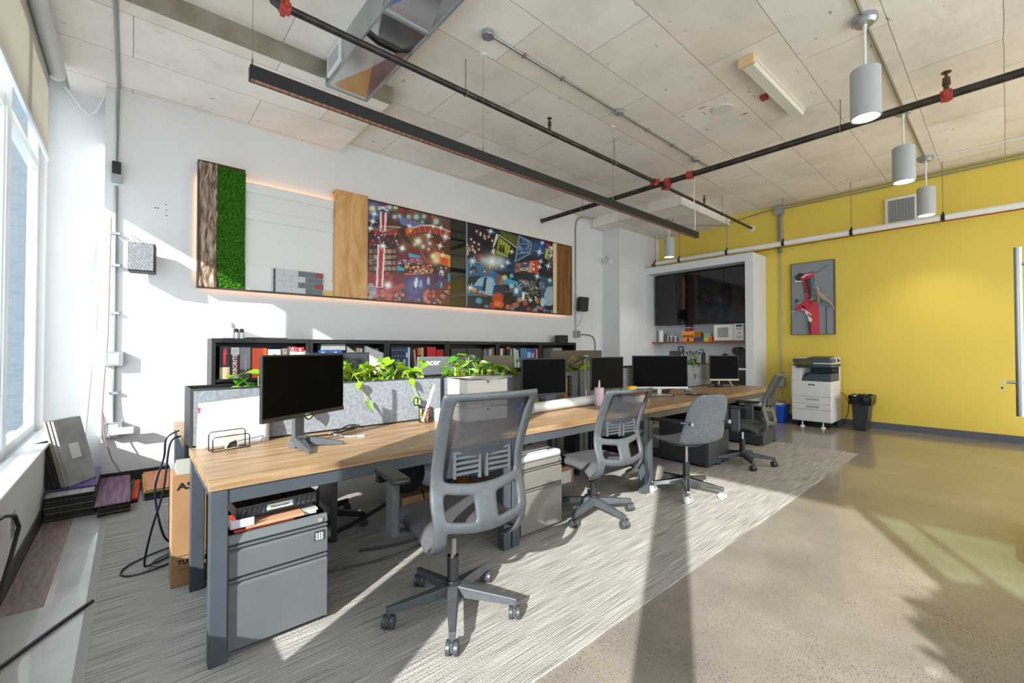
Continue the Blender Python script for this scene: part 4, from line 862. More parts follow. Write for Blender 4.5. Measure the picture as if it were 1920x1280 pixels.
# third bay
for k in range(5):
    book(733+k*5.6, 738.4+k*5.6, 650.3-(k % 3)*.4, '#16324e', 'dark blue volume of the matching set, %s of five' % ['first from the left', 'second from the left', 'middle', 'second from the right', 'rightmost'][k], bands=[(.86, .88, '#7fa0b8'), (.62, .64, '#7fa0b8'), (.28, .50, ['#3a2c3c', '#5a6a80', '#7a8ea0', '#20405c', '#a8bcc8'][k])])
book(761.2, 764.8, 652, '#2a5a94', 'bright blue book right of the dark blue set', bands=[(.6, .8, '#d8e4f0')])
book(765.2, 769, 651, '#d5d8dc', 'white book right of the bright blue one')
def lean(u0, u1, vt, col, lab, a, **k): book(u0, u1, vt, col, lab, lean=a, **k)
lean(773, 777, 651, '#1c2434', 'navy book leaning left in the third bay', -.10)
lean(779, 783, 654.5, '#b98a80', 'pink book leaning left in the third bay', -.12)
book(783.6, 789.6, 652, '#c8763c', 'orange book with a dark mark behind the leaning books', bands=[(.5, .7, '#5a2c1c')])
book(790, 793.6, 651.5, '#d8c89a', 'cream book right of the orange one')
lean(794.2, 796.8, 652, '#3a3a30', 'dark olive book leaning beside the first red binder', -.02)
book(801, 817.5, 650.2, '#c81e1e', 'tall bright red binder in the third bay', depth=.24, bands=[(.35, .6, '#b8b4b0')])
book(818.5, 833, 655, '#b51c1c', 'shorter red binder right of the tall red one', depth=.22, tx=[('G', .04, '#e8e4e0', .6, 0, .002)])
book(833.3, 835.3, 652.5, '#c8ccc8', 'thin white book at the right end of the third bay', depth=.24)
# fourth bay: boxes + books
for u0, u1, lab in ((846, 874.5, 'left dark grey storage box with a ring pull in the fourth bay'), (876.5, 902.5, 'right dark grey storage box with a ring pull in the fourth bay')):
    t, xa, xb, zb, zt = box1('storage_box', u0, u1, 653, ZS, 5.225, .27, '#4a4a4a', lab)
    obj('ring_pull', B().sphere(((xa+xb)/2, 5.222, zb+.16), .012, 8), CHROME, t, smooth=True)
for k, (u0, u1, v, c, n_) in enumerate([(903.5, 908, 655, '#3c3a40', 'dark grey'), (908.3, 911, 656, '#a09a90', 'beige'), (911.3, 914, 656.5, '#5a5c60', 'slate'), (914.3, 917.2, 656, '#2f6ab0', 'blue'), (917.4, 920, 655, '#d8d8d4', 'white'), (920.2, 922.6, 653, '#b89870', 'tan'), (922.8, 926.5, 651.5, '#8a6a58', 'brown')]):
    book(u0, u1, v, c, 'thin %s book right of the grey boxes in the fourth bay' % n_, depth=.18)
# fifth bay
for (u0, u1, v, c, l, a, bd) in [(938, 943, 653, '#d4d2d0', 'white book at the left end of the fifth bay', 0, ()), (943.4, 947, 652.8, '#7a3030', 'brown-red book in the fifth bay', 0, [(.6, .8, '#3a1414')]), (949.5, 956, 650.3, '#1c2c28', 'dark green book with a pink top edge', 0, [(.9, 1, '#c8486a')]),
    (957.5, 960.8, 653.5, '#c4ccc8', 'pale book left of the leaning green one', 0, ()), (961, 964.2, 654, '#147058', 'green book leaning left in the fifth bay', -.08, ()), (964.6, 969.6, 653.2, '#c9cbc9', 'wide pale grey folder leaning beside the green book', -.08, ()), (971.5, 974.5, 655.5, '#d8d8d4', 'white folder leaning furthest in the fifth bay', -.12, ()), (976, 987.6, 652.5, '#5a7a9c', 'wide grey-blue binder in the fifth bay', 0, ()),
    (988.2, 995.6, 653, '#1f62b4', 'first bright blue binder with a pale label', 0, [(.5, .8, '#a8c4e8')]), (996.4, 1001.6, 653.2, '#1c5aa6', 'second bright blue binder, narrower', 0, [(.5, .75, '#8ab4e0')]), (1002.2, 1005.4, 652, '#a8183c', 'crimson book beside the blue binders', 0, ()), (1005.8, 1008.4, 653.5, '#d8cfc4', 'cream book at the right end of the fifth bay', 0, ())]:
    book(u0, u1, v, c, l, lean=a, bands=bd)
# sixth bay
t, xa, xb, zb, zt = box1('storage_box', 1018.5, 1036, 653.5, ZS, 5.225, .25, '#4c4c4c', 'grey storage box with a ring pull at the left of the last bay')
obj('ring_pull', B().sphere(((xa+xb)/2+.02, 5.222, zb+.16), .012, 8), CHROME, t, smooth=True)
tag(obj('paper_pile', B().box(ux(1037), ux(1054), 5.24, 5.44, ZS, ZS+.30).box(ux(1036), ux(1053), 5.23, 5.42, ZS+.3, ZS+.315), mat('pale_paper_pile', '#9aa2a0', .8)), 'pile of pale papers and folders in the last bay', 'papers')
# on top of the bookcases
t = thing('router', 'white rounded router standing on the left end of the bookcase', 'router', (.74, 5.4, 1.37))
obj('body', B().lathe([(0, 0), (.085, 0), (.10, .03), (.10, .13), (.08, .165), (0, .17)], (.74, 5.42, 1.371), 28), WPLAS, t, smooth=True)
tag(obj('white_box', B().box(.70, .80, 5.26, 5.32, 1.371, 1.475), WPLAS, bevel=.01), 'small white box in front of the white router', 'box')
for x, lab in ((.825, 'left small bottle with a dark cap on the bookcase'), (.872, 'right small bottle with a dark cap on the bookcase')):
    t = thing('small_bottle', lab, 'bottle', (x, 5.28, 1.371), group=None)
    obj('bottle', B().lathe([(0, 0), (.02, 0), (.02, .055), (.012, .065), (0, .066)], (x, 5.28, 1.371), 14), WPLAS, t, smooth=True)
    obj('cap', B().cyl((x, 5.28, 1.436), (x, 5.28, 1.472), .018, n=14), mat('dark_plum', '#2c1c28', .4), t, smooth=True)
tag(obj('wedge_stand', B().prism([(.90, 1.371), (1.13, 1.371), (.90, 1.465)], 5.40, 5.42, 'y'), mat('grey_card', '#9a9a96', .7)), 'grey sloping card wedge behind the small bottles', 'card')
tag(obj('laptop', B().box(.93, 1.30, 5.25, 5.50, 1.371, 1.386), mat('slate_laptop', '#4a4c56', .35), bevel=.004), 'closed dark laptop lying flat on the bookcase', 'laptop')
t = thing('cube_speaker', 'small black cube with a silver knob on the right end of the bookcase', 'speaker', (5.85, 5.35, 1.37))
xa, xb = ux(1050.5, 5.28), ux(1065.5, 5.28)
obj('body', B().box(xa, xb, 5.28, 5.42, 1.371, 1.505), PLASB, t, bevel=.01)
obj('knob', B().cyl(((xa+xb)/2, 5.28, 1.45), ((xa+xb)/2, 5.272, 1.45), .012, n=12), CHROME, t)
obj('plate', B().box(xa+.03, xb-.03, 5.277, 5.281, 1.385, 1.392), CHROME, t)

# ------------------------------------------------------------ kitchen niche
KW = mat('niche_white', '#d8d9da', .5)
b = B().box(8.30, XY, 2.965, 3.105, 0, 2.98).box(8.30, XY, 5.085, 5.139, 0, 2.98).box(8.30, XY, 3.105, 5.085, 2.84, 2.98).box(8.88, XY-.001, 3.105, 5.085, 0, 2.84)
tag(obj('kitchen_niche', b, KW, bevel=.002), 'big white box frame around the kitchenette against the yellow wall', 'niche')
GB = mat('glossy_black_door', '#0b0b0d', .06, spec=.6)
t = thing('wall_cabinet', 'row of glossy black wall cabinets with four doors in the niche', 'cabinet', (8.7, 4.1, 1.76))
obj('carcass', B().box(8.572, 8.88, 3.107, 5.02, 1.762, 2.82), BLACKM, t)
ys = [3.11, 3.584, 4.052, 4.538, 5.015]
for y0, y1 in zip(ys, ys[1:]): obj('door', B().box(8.55, 8.57, y0+.004, y1-.004, 1.76, 2.822), GB, t, bevel=.002)
tag(obj('wood_shelf', B().box(8.50, 8.88, 3.107, 5.083, 1.372, 1.405), wood_mat('cherry_shelf', [(.3, '#6d3a22'), (.6, '#8d5233')], sc=(6, 1, 6)), bevel=.002), 'reddish wood shelf under the black wall cabinets', 'shelf')
t = thing('base_cabinet', 'dark base cabinets with a white worktop in the niche', 'cabinet', (8.6, 4.1, 0))
obj('carcass', B().box(8.40, 8.88, 3.107, 5.083, 0, .87), mat('charcoal_cabinet', '#26282b', .4), t)
for y0, y1 in zip(ys, ys[1:]): obj('door', B().box(8.38, 8.40, y0+.004, y1-.004, .08, .86), mat('charcoal_cabinet', '#26282b', .4), t, bevel=.002)
tag(obj('worktop', B().box(8.35, 8.88, 3.107, 5.083, .872, .905), WPLAS, bevel=.003), 'white worktop over the dark base cabinets', 'worktop')
t = thing('microwave', 'white microwave oven at the right end of the wood shelf', 'microwave', (8.72, 3.53, 1.406))
obj('case', B().box(8.60, 8.87, 3.245, 3.80, 1.41, 1.735), mat('microwave_cream', '#d8d4cc', .35), t, bevel=.008)
obj('door', B().box(8.588, 8.60, 3.40, 3.795, 1.42, 1.728), mat('microwave_cream', '#d8d4cc', .35), t, bevel=.006)
obj('window', B().box(8.584, 8.588, 3.52, 3.72, 1.48, 1.67), mat('microwave_window', '#8e9092', .15), t)
obj('door_handle', B().box(8.570, 8.588, 3.43, 3.45, 1.45, 1.70), WPLAS, t, bevel=.004)
q = obj('control_panel', B().box(8.588, 8.60, 3.25, 3.395, 1.42, 1.728), WPLAS, t, bevel=.004)
obj('display', B().box(8.585, 8.588, 3.27, 3.375, 1.675, 1.71), PLASB, q); obj('dial', B().cyl((8.575, 3.32, 1.56), (8.588, 3.32, 1.56), .022, n=16), CHROME, q)
obj('button', B().box(8.585, 8.588, 3.27, 3.375, 1.62, 1.63).box(8.585, 8.588, 3.27, 3.375, 1.64, 1.648).box(8.585, 8.588, 3.27, 3.375, 1.49, 1.50).box(8.585, 8.588, 3.27, 3.375, 1.46, 1.47), GREYM, q)
GZ = 1.4055
t = thing('paper_roll', 'white paper towel roll at the left end of the wood shelf', 'paper roll', (8.65, 4.96, GZ)); obj('roll', B().lathe([(.02, 0), (.055, 0), (.055, .245), (.02, .245)], (8.66, 4.96, GZ), 20), WPLAS, t, smooth=True); obj('core', B().lathe([(.018, 0), (.02, 0), (.02, .246), (.018, .246)], (8.66, 4.96, GZ), 12), mat('card_brown', '#a07a52', .8), t)
t = thing('sauce_bottle', 'slim brown bottle next to the paper roll on the shelf', 'bottle', (8.66, 4.86, GZ)); obj('bottle', B().lathe([(0, 0), (.026, 0), (.026, .12), (.012, .16), (.012, .19), (0, .19)], (8.66, 4.86, GZ), 16), mat('brown_glass', '#6a4436', .2), t, smooth=True); obj('cap', B().cyl((8.66, 4.86, GZ+.19), (8.66, 4.86, GZ+.215), .014, n=12), CHROME, t)
JG = mat('clear_glassware', '#c8cdd0', .1, trans=.7)
for y, r, h, lab in ((4.80, .03, .09, 'small dark-lidded jar next to the brown bottle'), (4.72, .035, .11, 'tall glass jar in the middle of the glassware'), (4.63, .045, .09, 'round glass jar with a chrome lid'), (4.51, .05, .085, 'wide glass bowl right of the other glassware')):
    t = thing('glass_jar', lab, 'jar', (8.66, y, GZ)); obj('jar', B().lathe([(0, 0), (r, 0), (r, h), (r-.004, h), (r-.004, .006), (0, .006)], (8.66, y, GZ), 18), JG, t, smooth=True)
    if h != .085: obj('lid', B().cyl((8.66, y, GZ+h), (8.66, y, GZ+h+.02), r*.9, n=16), CHROME if h < .1 else WPLAS, t, smooth=True)
t = thing('coffee_can', 'tall tub with a dark red lid and white label behind the orange box', 'tub', (8.76, 4.36, GZ)); obj('tub', B().lathe([(0, 0), (.07, 0), (.07, .30), (0, .30)], (8.76, 4.38, GZ), 20), mat('tub_white', '#e0d8d4', .5), t, smooth=True); obj('label', B().lathe([(.0705, .20), (.0715, .20), (.0715, .285), (.0705, .285)], (8.76, 4.38, GZ), 20), mat('label_red', '#b02830', .5), t, smooth=True); obj('lid', B().cyl((8.76, 4.38, GZ+.30), (8.76, 4.38, GZ+.35), .073, n=20), mat('maroon_lid', '#3a1418', .5), t, smooth=True)
t = thing('tea_box', 'orange carton with small picture squares on the shelf', 'box', (8.63, 4.32, GZ)); obj('carton', B().box(8.58, 8.67, 4.195, 4.44, GZ, GZ+.21), mat('carton_orange', '#d98a2c', .6), t, bevel=.002)
b = B(); [b.box(8.577, 8.58, 4.215+k*.075, 4.265+k*.075, GZ+.08, GZ+.135) for k in range(3)]; b.box(8.577, 8.58, 4.29, 4.34, GZ+.01, GZ+.06); obj('print', b, mat('print_maroon', '#6a2c1c', .6), t)
tag(obj('tea_box', B().box(8.68, 8.76, 4.09, 4.22, GZ, GZ+.19), mat('carton_brown', '#a8642c', .6)), 'brown-orange carton right behind the picture carton', 'box')
tag(obj('blue_tub', B().box(8.58, 8.64, 4.06, 4.18, GZ, GZ+.08).box(8.58, 8.64, 3.99, 4.055, GZ, GZ+.08), mat('packet_navy', '#2c4470', .5), bevel=.003), 'low dark blue packet between the cartons and the green tub', 'packet')
t = thing('snack_tub', 'clear tub standing on a lime green packet on the shelf', 'tub', (8.63, 3.94, GZ)); obj('packet', B().box(8.58, 8.68, 3.89, 4.01, GZ, GZ+.08), mat('lime_packet', '#a8b81c', .5), t, bevel=.003); obj('tub', B().box(8.59, 8.67, 3.86, 4.0, GZ+.081, GZ+.16), mat('clear_blue_tub', '#7a9a98', .3), t, bevel=.004)
tag(obj('orange_packet', B().box(8.58, 8.66, 3.825, 3.885, GZ, GZ+.09), mat('packet_orange', '#d8502c', .5), bevel=.004), 'small red-orange packet beside the lime green one', 'packet')
t = thing('faucet', 'tall black arched tap over the kitchen worktop', 'tap', (8.72, 4.55, .905)); obj('spout', B().tube([(8.75, 4.50, .906), (8.75, 4.50, 1.22)]+[(8.75, 4.56+.06*math.cos(PI*k/8), 1.23+.075*math.sin(PI*k/8)) for k in range(9)]+[(8.75, 4.62, 1.08)], .012, 10), BLACKM, t, smooth=True); obj('lever', B().tube([(8.75, 4.49, .96), (8.72, 4.43, 1.0)], .008, 8), BLACKM, t)
tag(obj('notice_board', B().box(8.83, 8.86, 4.64, 4.86, .906, 1.21), mat('slate_grey_board', '#52565c', .5)), 'grey square board leaning behind the tap', 'board')
t = thing('coffee_machine', 'black coffee machine at the right end of the worktop', 'coffee machine', (8.6, 3.27, .905)); obj('body', B().box(8.50, 8.80, 3.15, 3.36, .906, 1.26), PLASB, t, bevel=.01); obj('head', B().cyl((8.48, 3.34, 1.22), (8.70, 3.34, 1.22), .075, n=20), PLASB, t, smooth=True); obj('drip_tray', B().box(8.42, 8.50, 3.18, 3.34, .906, .94), PLASB, t, bevel=.004)
t = thing('kettle', 'small dark kettle left of the coffee machine', 'kettle', (8.62, 3.58, .905)); obj('body', B().lathe([(0, 0), (.08, 0), (.085, .05), (.07, .20), (0, .22)], (8.62, 3.60, .906), 20), mat('dark_steel', '#3a3c40', .3, .6), t, smooth=True); obj('lid', B().lathe([(.06, .22), (.03, .26), (0, .265)], (8.62, 3.60, .906), 16), PLASB, t, smooth=True)
t = thing('pump_bottle', 'black pump bottle on the worktop near the middle of the niche', 'bottle', (8.62, 4.02, .905)); obj('body', B().lathe([(0, 0), (.04, 0), (.04, .24), (.03, .28), (0, .29)], (8.62, 4.02, .906), 18), PLASB, t, smooth=True); obj('pump', B().tube([(8.62, 4.02, 1.19), (8.62, 4.02, 1.24), (8.60, 4.10, 1.24)], .009, 6), PLASB, t)
t = thing('utensil_pot', 'pot of black kitchen utensils in the middle of the worktop', 'utensils', (8.66, 4.25, .905)); obj('pot', B().lathe([(0, 0), (.06, 0), (.065, .14), (.06, .14), (.055, .01), (0, .01)], (8.66, 4.25, .906), 18), PLASB, t, smooth=True)
for k in range(5): obj('utensil', B().tube([(8.66, 4.25+(k-2)*.012, .93), (8.66, 4.25+(k-2)*.05, 1.12+.02*(k % 2)), (8.66, 4.25+(k-2)*.07, 1.19+.02*(k % 2))], .012, 6, rs=[.005, .006, .018]), PLASB, t)

# ------------------------------------------------------------ yellow wall: artwork, copier, bins
t = thing('relief_artwork', 'grey relief artwork with a torn red letter T and a small dinosaur', 'artwork', (8.87, 2.22, 1.506))
AG = mat('artwork_grey', '#84898f', .6); AR = mat('artwork_red', '#c0202c', .4); ARD = mat('artwork_dark_red', '#5c0f16', .4); AW = mat('artwork_white', '#d8dcda', .5); AD = mat('artwork_shadow_gap', '#3a4044', .7)
obj('board', B().box(8.87, XY, 1.91, 2.535, 1.512, 2.762), AG, t); obj('frame', B().box(8.86, XY, 1.90, 1.91, 1.506, 2.768).box(8.86, XY, 2.535, 2.545, 1.506, 2.768).box(8.86, XY, 1.91, 2.535, 1.506, 1.512).box(8.86, XY, 1.91, 2.535, 2.762, 2.768), mat('brown_frame', '#5a3c26', .5), t)
def ap(pts, h, m_, name='relief'):   # shapes given in the artwork's own frame: a across (0 left .. 1 right), c down (0 top .. 1 bottom)
    q = [(2.54-.64*a, 2.765-1.26*c) for a, c in pts]
    obj(name, B().prism(q, 8.869-h, 8.870, 'x'), m_, t)
ap([(.06, .19), (.20, .13), (.34, .16), (.48, .145), (.30, .15), (.24, .22), (.28, .26), (.12, .27)], .008, AD, 'recess'); ap([(.08, .18), (.12, .24), (.28, .25), (.28, .262), (.11, .262)], .02, AW, 'torn_edge')
ap([(.24, .19), (.34, .155), (.50, .15), (.53, .165), (.54, .20), (.48, .22), (.26, .235), (.22, .215)], .03, AR, 'letter'); ap([(.27, .20), (.34, .17), (.50, .165), (.51, .172), (.36, .185), (.30, .215)], .034, AW, 'gloss_edge')
ap([(.28, .235), (.38, .225), (.42, .42), (.44, .52), (.36, .52), (.33, .40)], .022, ARD, 'letter'); ap([(.28, .235), (.31, .233), (.40, .40), (.43, .50), (.36, .52), (.34, .42), (.38, .42)], .026, AR, 'letter')
ap([(.39, .225), (.46, .225), (.45, .5), (.44, .51)], .024, AD, 'recess'); ap([(.47, .22), (.56, .22), (.56, .26), (.50, .34), (.49, .45), (.46, .45)], .012, mat('artwork_slate', '#56707c', .6), 'recess')
ap([(.14, .555), (.44, .52), (.70, .47), (.84, .475), (.84, .485), (.46, .53), (.16, .575)], .035, mat('artwork_light_grey', '#a3a8aa', .5), 'ledge'); ap([(.10, .50), (.14, .50), (.18, .55), (.13, .56)], .03, AD, 'recess')
ap([(.28, .535), (.58, .525), (.64, .60), (.66, .995), (.46, .995), (.42, .78), (.40, .66), (.28, .60)], .010, mat('artwork_rose', '#c43c48', .5), 'letter')
ap([(.28, .53), (.44, .525), (.46, .60), (.40, .66), (.27, .62)], .05, AR, 'torn_flap'); ap([(.12, .635), (.20, .57), (.27, .58), (.16, .665), (.10, .66)], .045, AR, 'torn_flap'); ap([(.24, .60), (.30, .60), (.40, .66), (.28, .68)], .05, mat('artwork_pale_rose', '#d8707a', .5), 'torn_flap')
ap([(.34, .66), (.42, .69), (.50, .735), (.44, .74), (.50, .80), (.46, .83), (.42, .80), (.40, .74), (.34, .70)], .04, AW, 'torn_flap'); ap([(.40, .70), (.50, .745), (.50, .77), (.42, .74)], .046, AR, 'torn_flap'); ap([(.40, .82), (.46, .83), (.47, .995), (.43, .995)], .03, ARD, 'letter')
ap([(0, .665), (.30, .635), (.38, .66), (.40, .68), (.28, .655), (0, .68)], .02, mat('artwork_light_grey', '#a3a8aa', .5), 'torn_edge'); ap([(.80, .62), (.92, .615), (.92, .62), (.815, .625), (.815, .995), (.80, .995)], .006, AD, 'groove')
obj('crack', B().tube([(8.868, 2.24, 2.60), (8.866, 2.17, 2.575), (8.866, 2.15, 2.57), (8.868, 2.08, 2.62), (8.867, 2.02, 2.66), (8.868, 2.0, 2.69)], .004, 5), AD, t)
DN = mat('dinosaur_beige', '#9c9284', .8, n2='#8a8072', scale=60)
b = B(); X0 = b.X; b.X = TR(8.80, 2.16, 2.16)
b.tube([(.0, .05, .17), (0, .03, .155), (0, -.01, .16), (0, -.035, .12), (0, -.03, .06), (0, -.06, 0), (0, -.12, -.06), (0, -.20, -.12), (0, -.25, -.20), (0, -.27, -.25)], .03, 10, rs=[.012, .022, .03, .026, .032, .05, .04, .022, .012, .004])
b.tube([(-.01, -.07, .0), (-.02, -.04, -.06), (-.02, -.05, -.10), (-.03, .0, -.125)], .02, 8, rs=[.03, .024, .014, .012]).tube([(.02, -.08, -.02), (.03, -.05, -.08), (.02, .04, -.12)], .02, 8, rs=[.026, .02, .01]).tube([(-.01, -.02, .05), (-.03, .03, .04)], .008, 6)
obj('dinosaur', b, DN, t, smooth=True)

t = thing('copier', 'white office copier with a dark scanner top against the yellow wall', 'copier', (8.52, 2.1, 0))
CW = mat('copier_white', '#d5d3d3', .4); CB = mat('copier_slate', '#3d4853', .4); CBD = mat('copier_dark', '#1c242c', .4)
y0, y1, xf, xr = 1.82, 2.36, 8.22, 8.80
obj('body', B().box(xf, xr, y0, y1, .095, .74), CW, t, bevel=.008)
obj('side_column', B().box(xf, xr, y1-.14, y1, .74, .985), CW, t, bevel=.008)
obj('rear_panel', B().box(xr-.08, xr, y0, y1-.14, .74, 1.12), CW, t, bevel=.006)
obj('output_bay', B().box(xr-.10, xr-.081, y0+.005, y1-.141, .74, .96), CB, t)
obj('tray', B().prism([(y1-.141, .742), (y1-.141, .775), (y1-.24, .85), (y0+.003, .865), (y0+.003, .742)], xf+.004, xr-.10, 'x'), CB, t, bevel=.006)
obj('tray_fin', B().prism([(y1-.15, .80), (y0+.02, .905), (y0+.02, .925), (y1-.15, .86)], xf+.16, xf+.42, 'x'), CBD, t, bevel=.004)
obj('scanner', B().box(xf+.01, xr, y0, y1-.02, .965, 1.02), CB, t, bevel=.008)
obj('scanner_line', B().box(xf-.002, xr-.01, y0-.002, y1-.12, 1.02, 1.03), WPLAS, t)
obj('document_feeder', B().box(xf+.04, xr, y0+.0, y1-.0, 1.032, 1.10), CB, t, bevel=.02)
obj('feeder_rim', B().box(xf+.045, xr-.01, y0-.004, y1+.004, 1.028, 1.034).box(xf+.30, xf+.33, y0-.006, y1+.006, 1.03, 1.112), WPLAS, t, bevel=.003)
obj('feed_tray', B().prism([(xf+.10, 1.10), (xr-.05, 1.10), (xr-.05, 1.135), (xf+.10, 1.108)], y0+.08, y1-.18, 'y'), CBD, t, bevel=.004)
q = obj('control_panel', B().prism([(xf-.07, .955), (xf+.03, .985), (xf+.03, 1.065), (xf-.07, 1.0)], y1-.30, y1-.08, 'y'), CBD, t, bevel=.006)
obj('display', B().prism([(xf-.060, 1.0065), (xf+.020, 1.0585), (xf+.020, 1.0605), (xf-.060, 1.0085)], y1-.285, y1-.095, 'y'), mat('copier_display', '#4e5228', .15), q)
for z0_, z1_ in ((.495, .735), (.375, .485), (.285, .368), (.10, .278)): 
    q = obj('drawer_front', B().box(xf-.012, xf, y0+.004, y1-.004, z0_+.004, z1_-.004), CW, t, bevel=.004)
    if z0_ in (.375, .285): obj('pull', B().box(xf-.016, xf-.011, y0+.16, y0+.34, z1_-.05, z1_-.015), mat('pull_grey', '#a8a6a8', .4), q, bevel=.002)
q = obj('badge', B().box(xf-.015, xf-.011, y1-.32, y1-.235, .672, .697), CBD, t, bevel=.002)
text('lettering', 'xerox', .022, WPLAS, TR(xf-.016, y1-.2775, .684) @ FX, t)
obj('side_tray', B().box(xf+.12, xf+.46, y1, y1+.05, .42, .84), CW, t, bevel=.008)
obj('foot', B().cyl((xf+.03, y1-.14, .0), (xf+.03, y1-.14, .02), .036, .028, n=16).cyl((xf+.03, y1-.14, .025), (xf+.03, y1-.14, .09), .01, n=8), WPLAS, t, smooth=True)
obj('foot', B().cyl((xf+.03, y0+.12, .0), (xf+.03, y0+.12, .02), .036, .028, n=16).cyl((xf+.03, y0+.12, .025), (xf+.03, y0+.12, .09), .01, n=8), WPLAS, t, smooth=True)
for px_, py_ in ((xf+.12, y0+.06), (xf+.12, y1-.06), (xr-.08, y0+.06), (xr-.08, y1-.06)): obj('caster', B().cyl((px_, py_-.015, .035), (px_, py_+.015, .035), .034, n=16).box(px_-.02, px_+.02, py_-.02, py_+.02, .05, .095), PLASB, t)
obj('latch', B().box(xf+.14, xf+.17, y0-.012, y0, .52, .55).box(xf+.30, xf+.33, y0-.012, y0, .52, .55), WPLAS, t)
tag(obj('electric_cord', B().tube([(8.83, 2.70, .25), (8.72, 2.62, .20), (8.6, 2.52, .12), (8.50, 2.44, .02), (8.55, 2.3, .012), (8.7, 2.2, .012)], .006, 6), PLASB), 'black cord from the wall socket down behind the copier', 'cord')
tag(obj('electric_cord', B().tube([(8.74, 1.81, .55), (8.74, 1.75, .5), (8.72, 1.70, .38), (8.70, 1.71, .22), (8.66, 1.76, .06), (8.6, 1.8, .012), (8.5, 1.9, .012)], .006, 6), PLASB), 'black cord looping between the copier and the black bin', 'cord')
t = thing('waste_bin', 'tall black waste bin with a black liner right of the copier', 'bin', (8.57, 1.50, 0))
b = B().frust(8.45, 8.69, 1.43, 1.59, 0, 8.405, 8.735, 1.385, 1.615, .50); obj('body', b, mat('bin_charcoal', '#2b2f33', .4), t, bevel=.012)
obj('rim', B().box(8.385, 8.40, 1.365, 1.635, .49, .535).box(8.74, 8.755, 1.365, 1.635, .49, .535).box(8.40, 8.74, 1.365, 1.38, .49, .535).box(8.40, 8.74, 1.62, 1.635, .49, .535), PLASB, t, bevel=.004)
b = B(); n = 40; ring = []
rs_ = random.Random(5)
for j, (ox, zz) in enumerate(((.006, .40), (.010, .46), (.012, .535), (-.008, .545), (-.03, .515))):
    row = []
    for k in range(n):
        a = 2*PI*k/n; cx, cy = math.cos(a), math.sin(a); mxx = max(abs(cx), abs(cy)); jx = rs_.uniform(-.006, .006)
        row.append(b.v((8.57+cx/mxx*(.182+ox+jx), 1.50+cy/mxx*(.132+ox+jx), zz+rs_.uniform(-.012, .012)*(1 if j != 2 else .4))))
    ring.append(row)
for A, D in zip(ring, ring[1:]):
    for k in range(n): b.f([A[k], A[(k+1) % n], D[(k+1) % n], D[k]])
obj('liner', b, mat('black_liner', '#101112', .25), t, smooth=True)
t = thing('recycling_bin', 'small blue recycling bin on the floor past the end of the desks', 'bin', (8.5, 2.62, 0))
obj('body', B().frust(8.30, 8.60, 2.53, 2.72, 0, 8.27, 8.64, 2.50, 2.76, .30), mat('bin_blue', '#1450c8', .4), t, bevel=.012); obj('papers', B().box(8.33, 8.56, 2.55, 2.70, .25, .315), mat('paper_white', '#e6e4df', .7), t)

# ------------------------------------------------------------ glass door at the right edge
t = thing('glass_door', 'glass door leaf with a long steel bar handle at the right edge', 'door', (4.40, -.13, 0))
obj('leaf', B().box(3.85, 4.83, -.136, -.124, .02, 2.26), GLASS, t); obj('edge_stile', B().box(4.825, 4.84, -.138, -.122, .02, 2.26), BRUSH, t)
obj('head_rail', B().box(3.85, 4.84, -.15, -.11, 2.26, 2.36), BLACKM, t); obj('bottom_rail', B().box(3.85, 4.84, -.15, -.11, .0, .10), BLACKM, t)
q = obj('bar_handle', B().cyl((4.76, -.055, .785), (4.76, -.055, 1.99), .021, n=20), BRUSH, t, smooth=True)
obj('standoff', B().cyl((4.76, -.124, 1.87), (4.76, -.05, 1.87), .012, n=12), BRUSH, q, smooth=True); obj('standoff', B().cyl((4.76, -.124, 1.025), (4.76, -.01, 1.025), .011, n=12), BRUSH, q, smooth=True)
t = thing('key_set', 'two small brass keys hanging from the door lock', 'keys', (4.76, .0, 1.0))
KM = mat('key_brass', '#c8b88a', .3, .9)
obj('key', B().cyl((4.76, -.012, 1.025), (4.76, .008, 1.025), .010, n=10).cyl((4.758, .02, 1.03), (4.762, .02, 1.03), .016, n=12), KM, t); obj('key', B().cyl((4.758, .03, .99), (4.762, .03, .99), .016, n=12).box(4.758, 4.762, .026, .034, .94, .99), KM, t)

# ------------------------------------------------------------ desks
DX = [.236, 1.823, 3.412, 5.001, 6.59]
names = ['first bay from the window', 'second bay from the window', 'third bay from the window', 'bay nearest the yellow wall']
def desk(i, y0, y1, row):
    x0, x1 = DX[i]+.001, DX[i+1]-.001; L = .062
    t = thing('desk', 'oak-topped slate-framed desk in the %s row, %s' % (row, names[i]), 'desk', ((x0+x1)/2, (y0+y1)/2, 0), group='oak desks in the %s row' % row)
    obj('top', B().box(x0, x1, y0, y1, .702, .740), OAK, t, bevel=.002)
    for lx in (x0+.004, x1-.004-L):
        for ly in (y0+.004, y1-.004-L): obj('leg', B().box(lx, lx+L, ly, ly+L, 0, .700), STEEL, t, bevel=.004)
    b = B()
    b.box(x0+L+.004, x1-L-.004, y0+.008, y0+.045, .642, .70).box(x0+L+.004, x1-L-.004, y1-.045, y1-.008, .642, .70)
    for lx in (x0+.004, x1-.004-L): b.box(lx+.012, lx+L-.012, y0+L+.004, y1-L-.004, .642, .70)
    obj('apron', b, STEEL, t, bevel=.003)
    return t
for i in range(4): desk(i, 2.075, 2.865, 'front')
for i in range(4): desk(i, 3.176, 3.966, 'back')
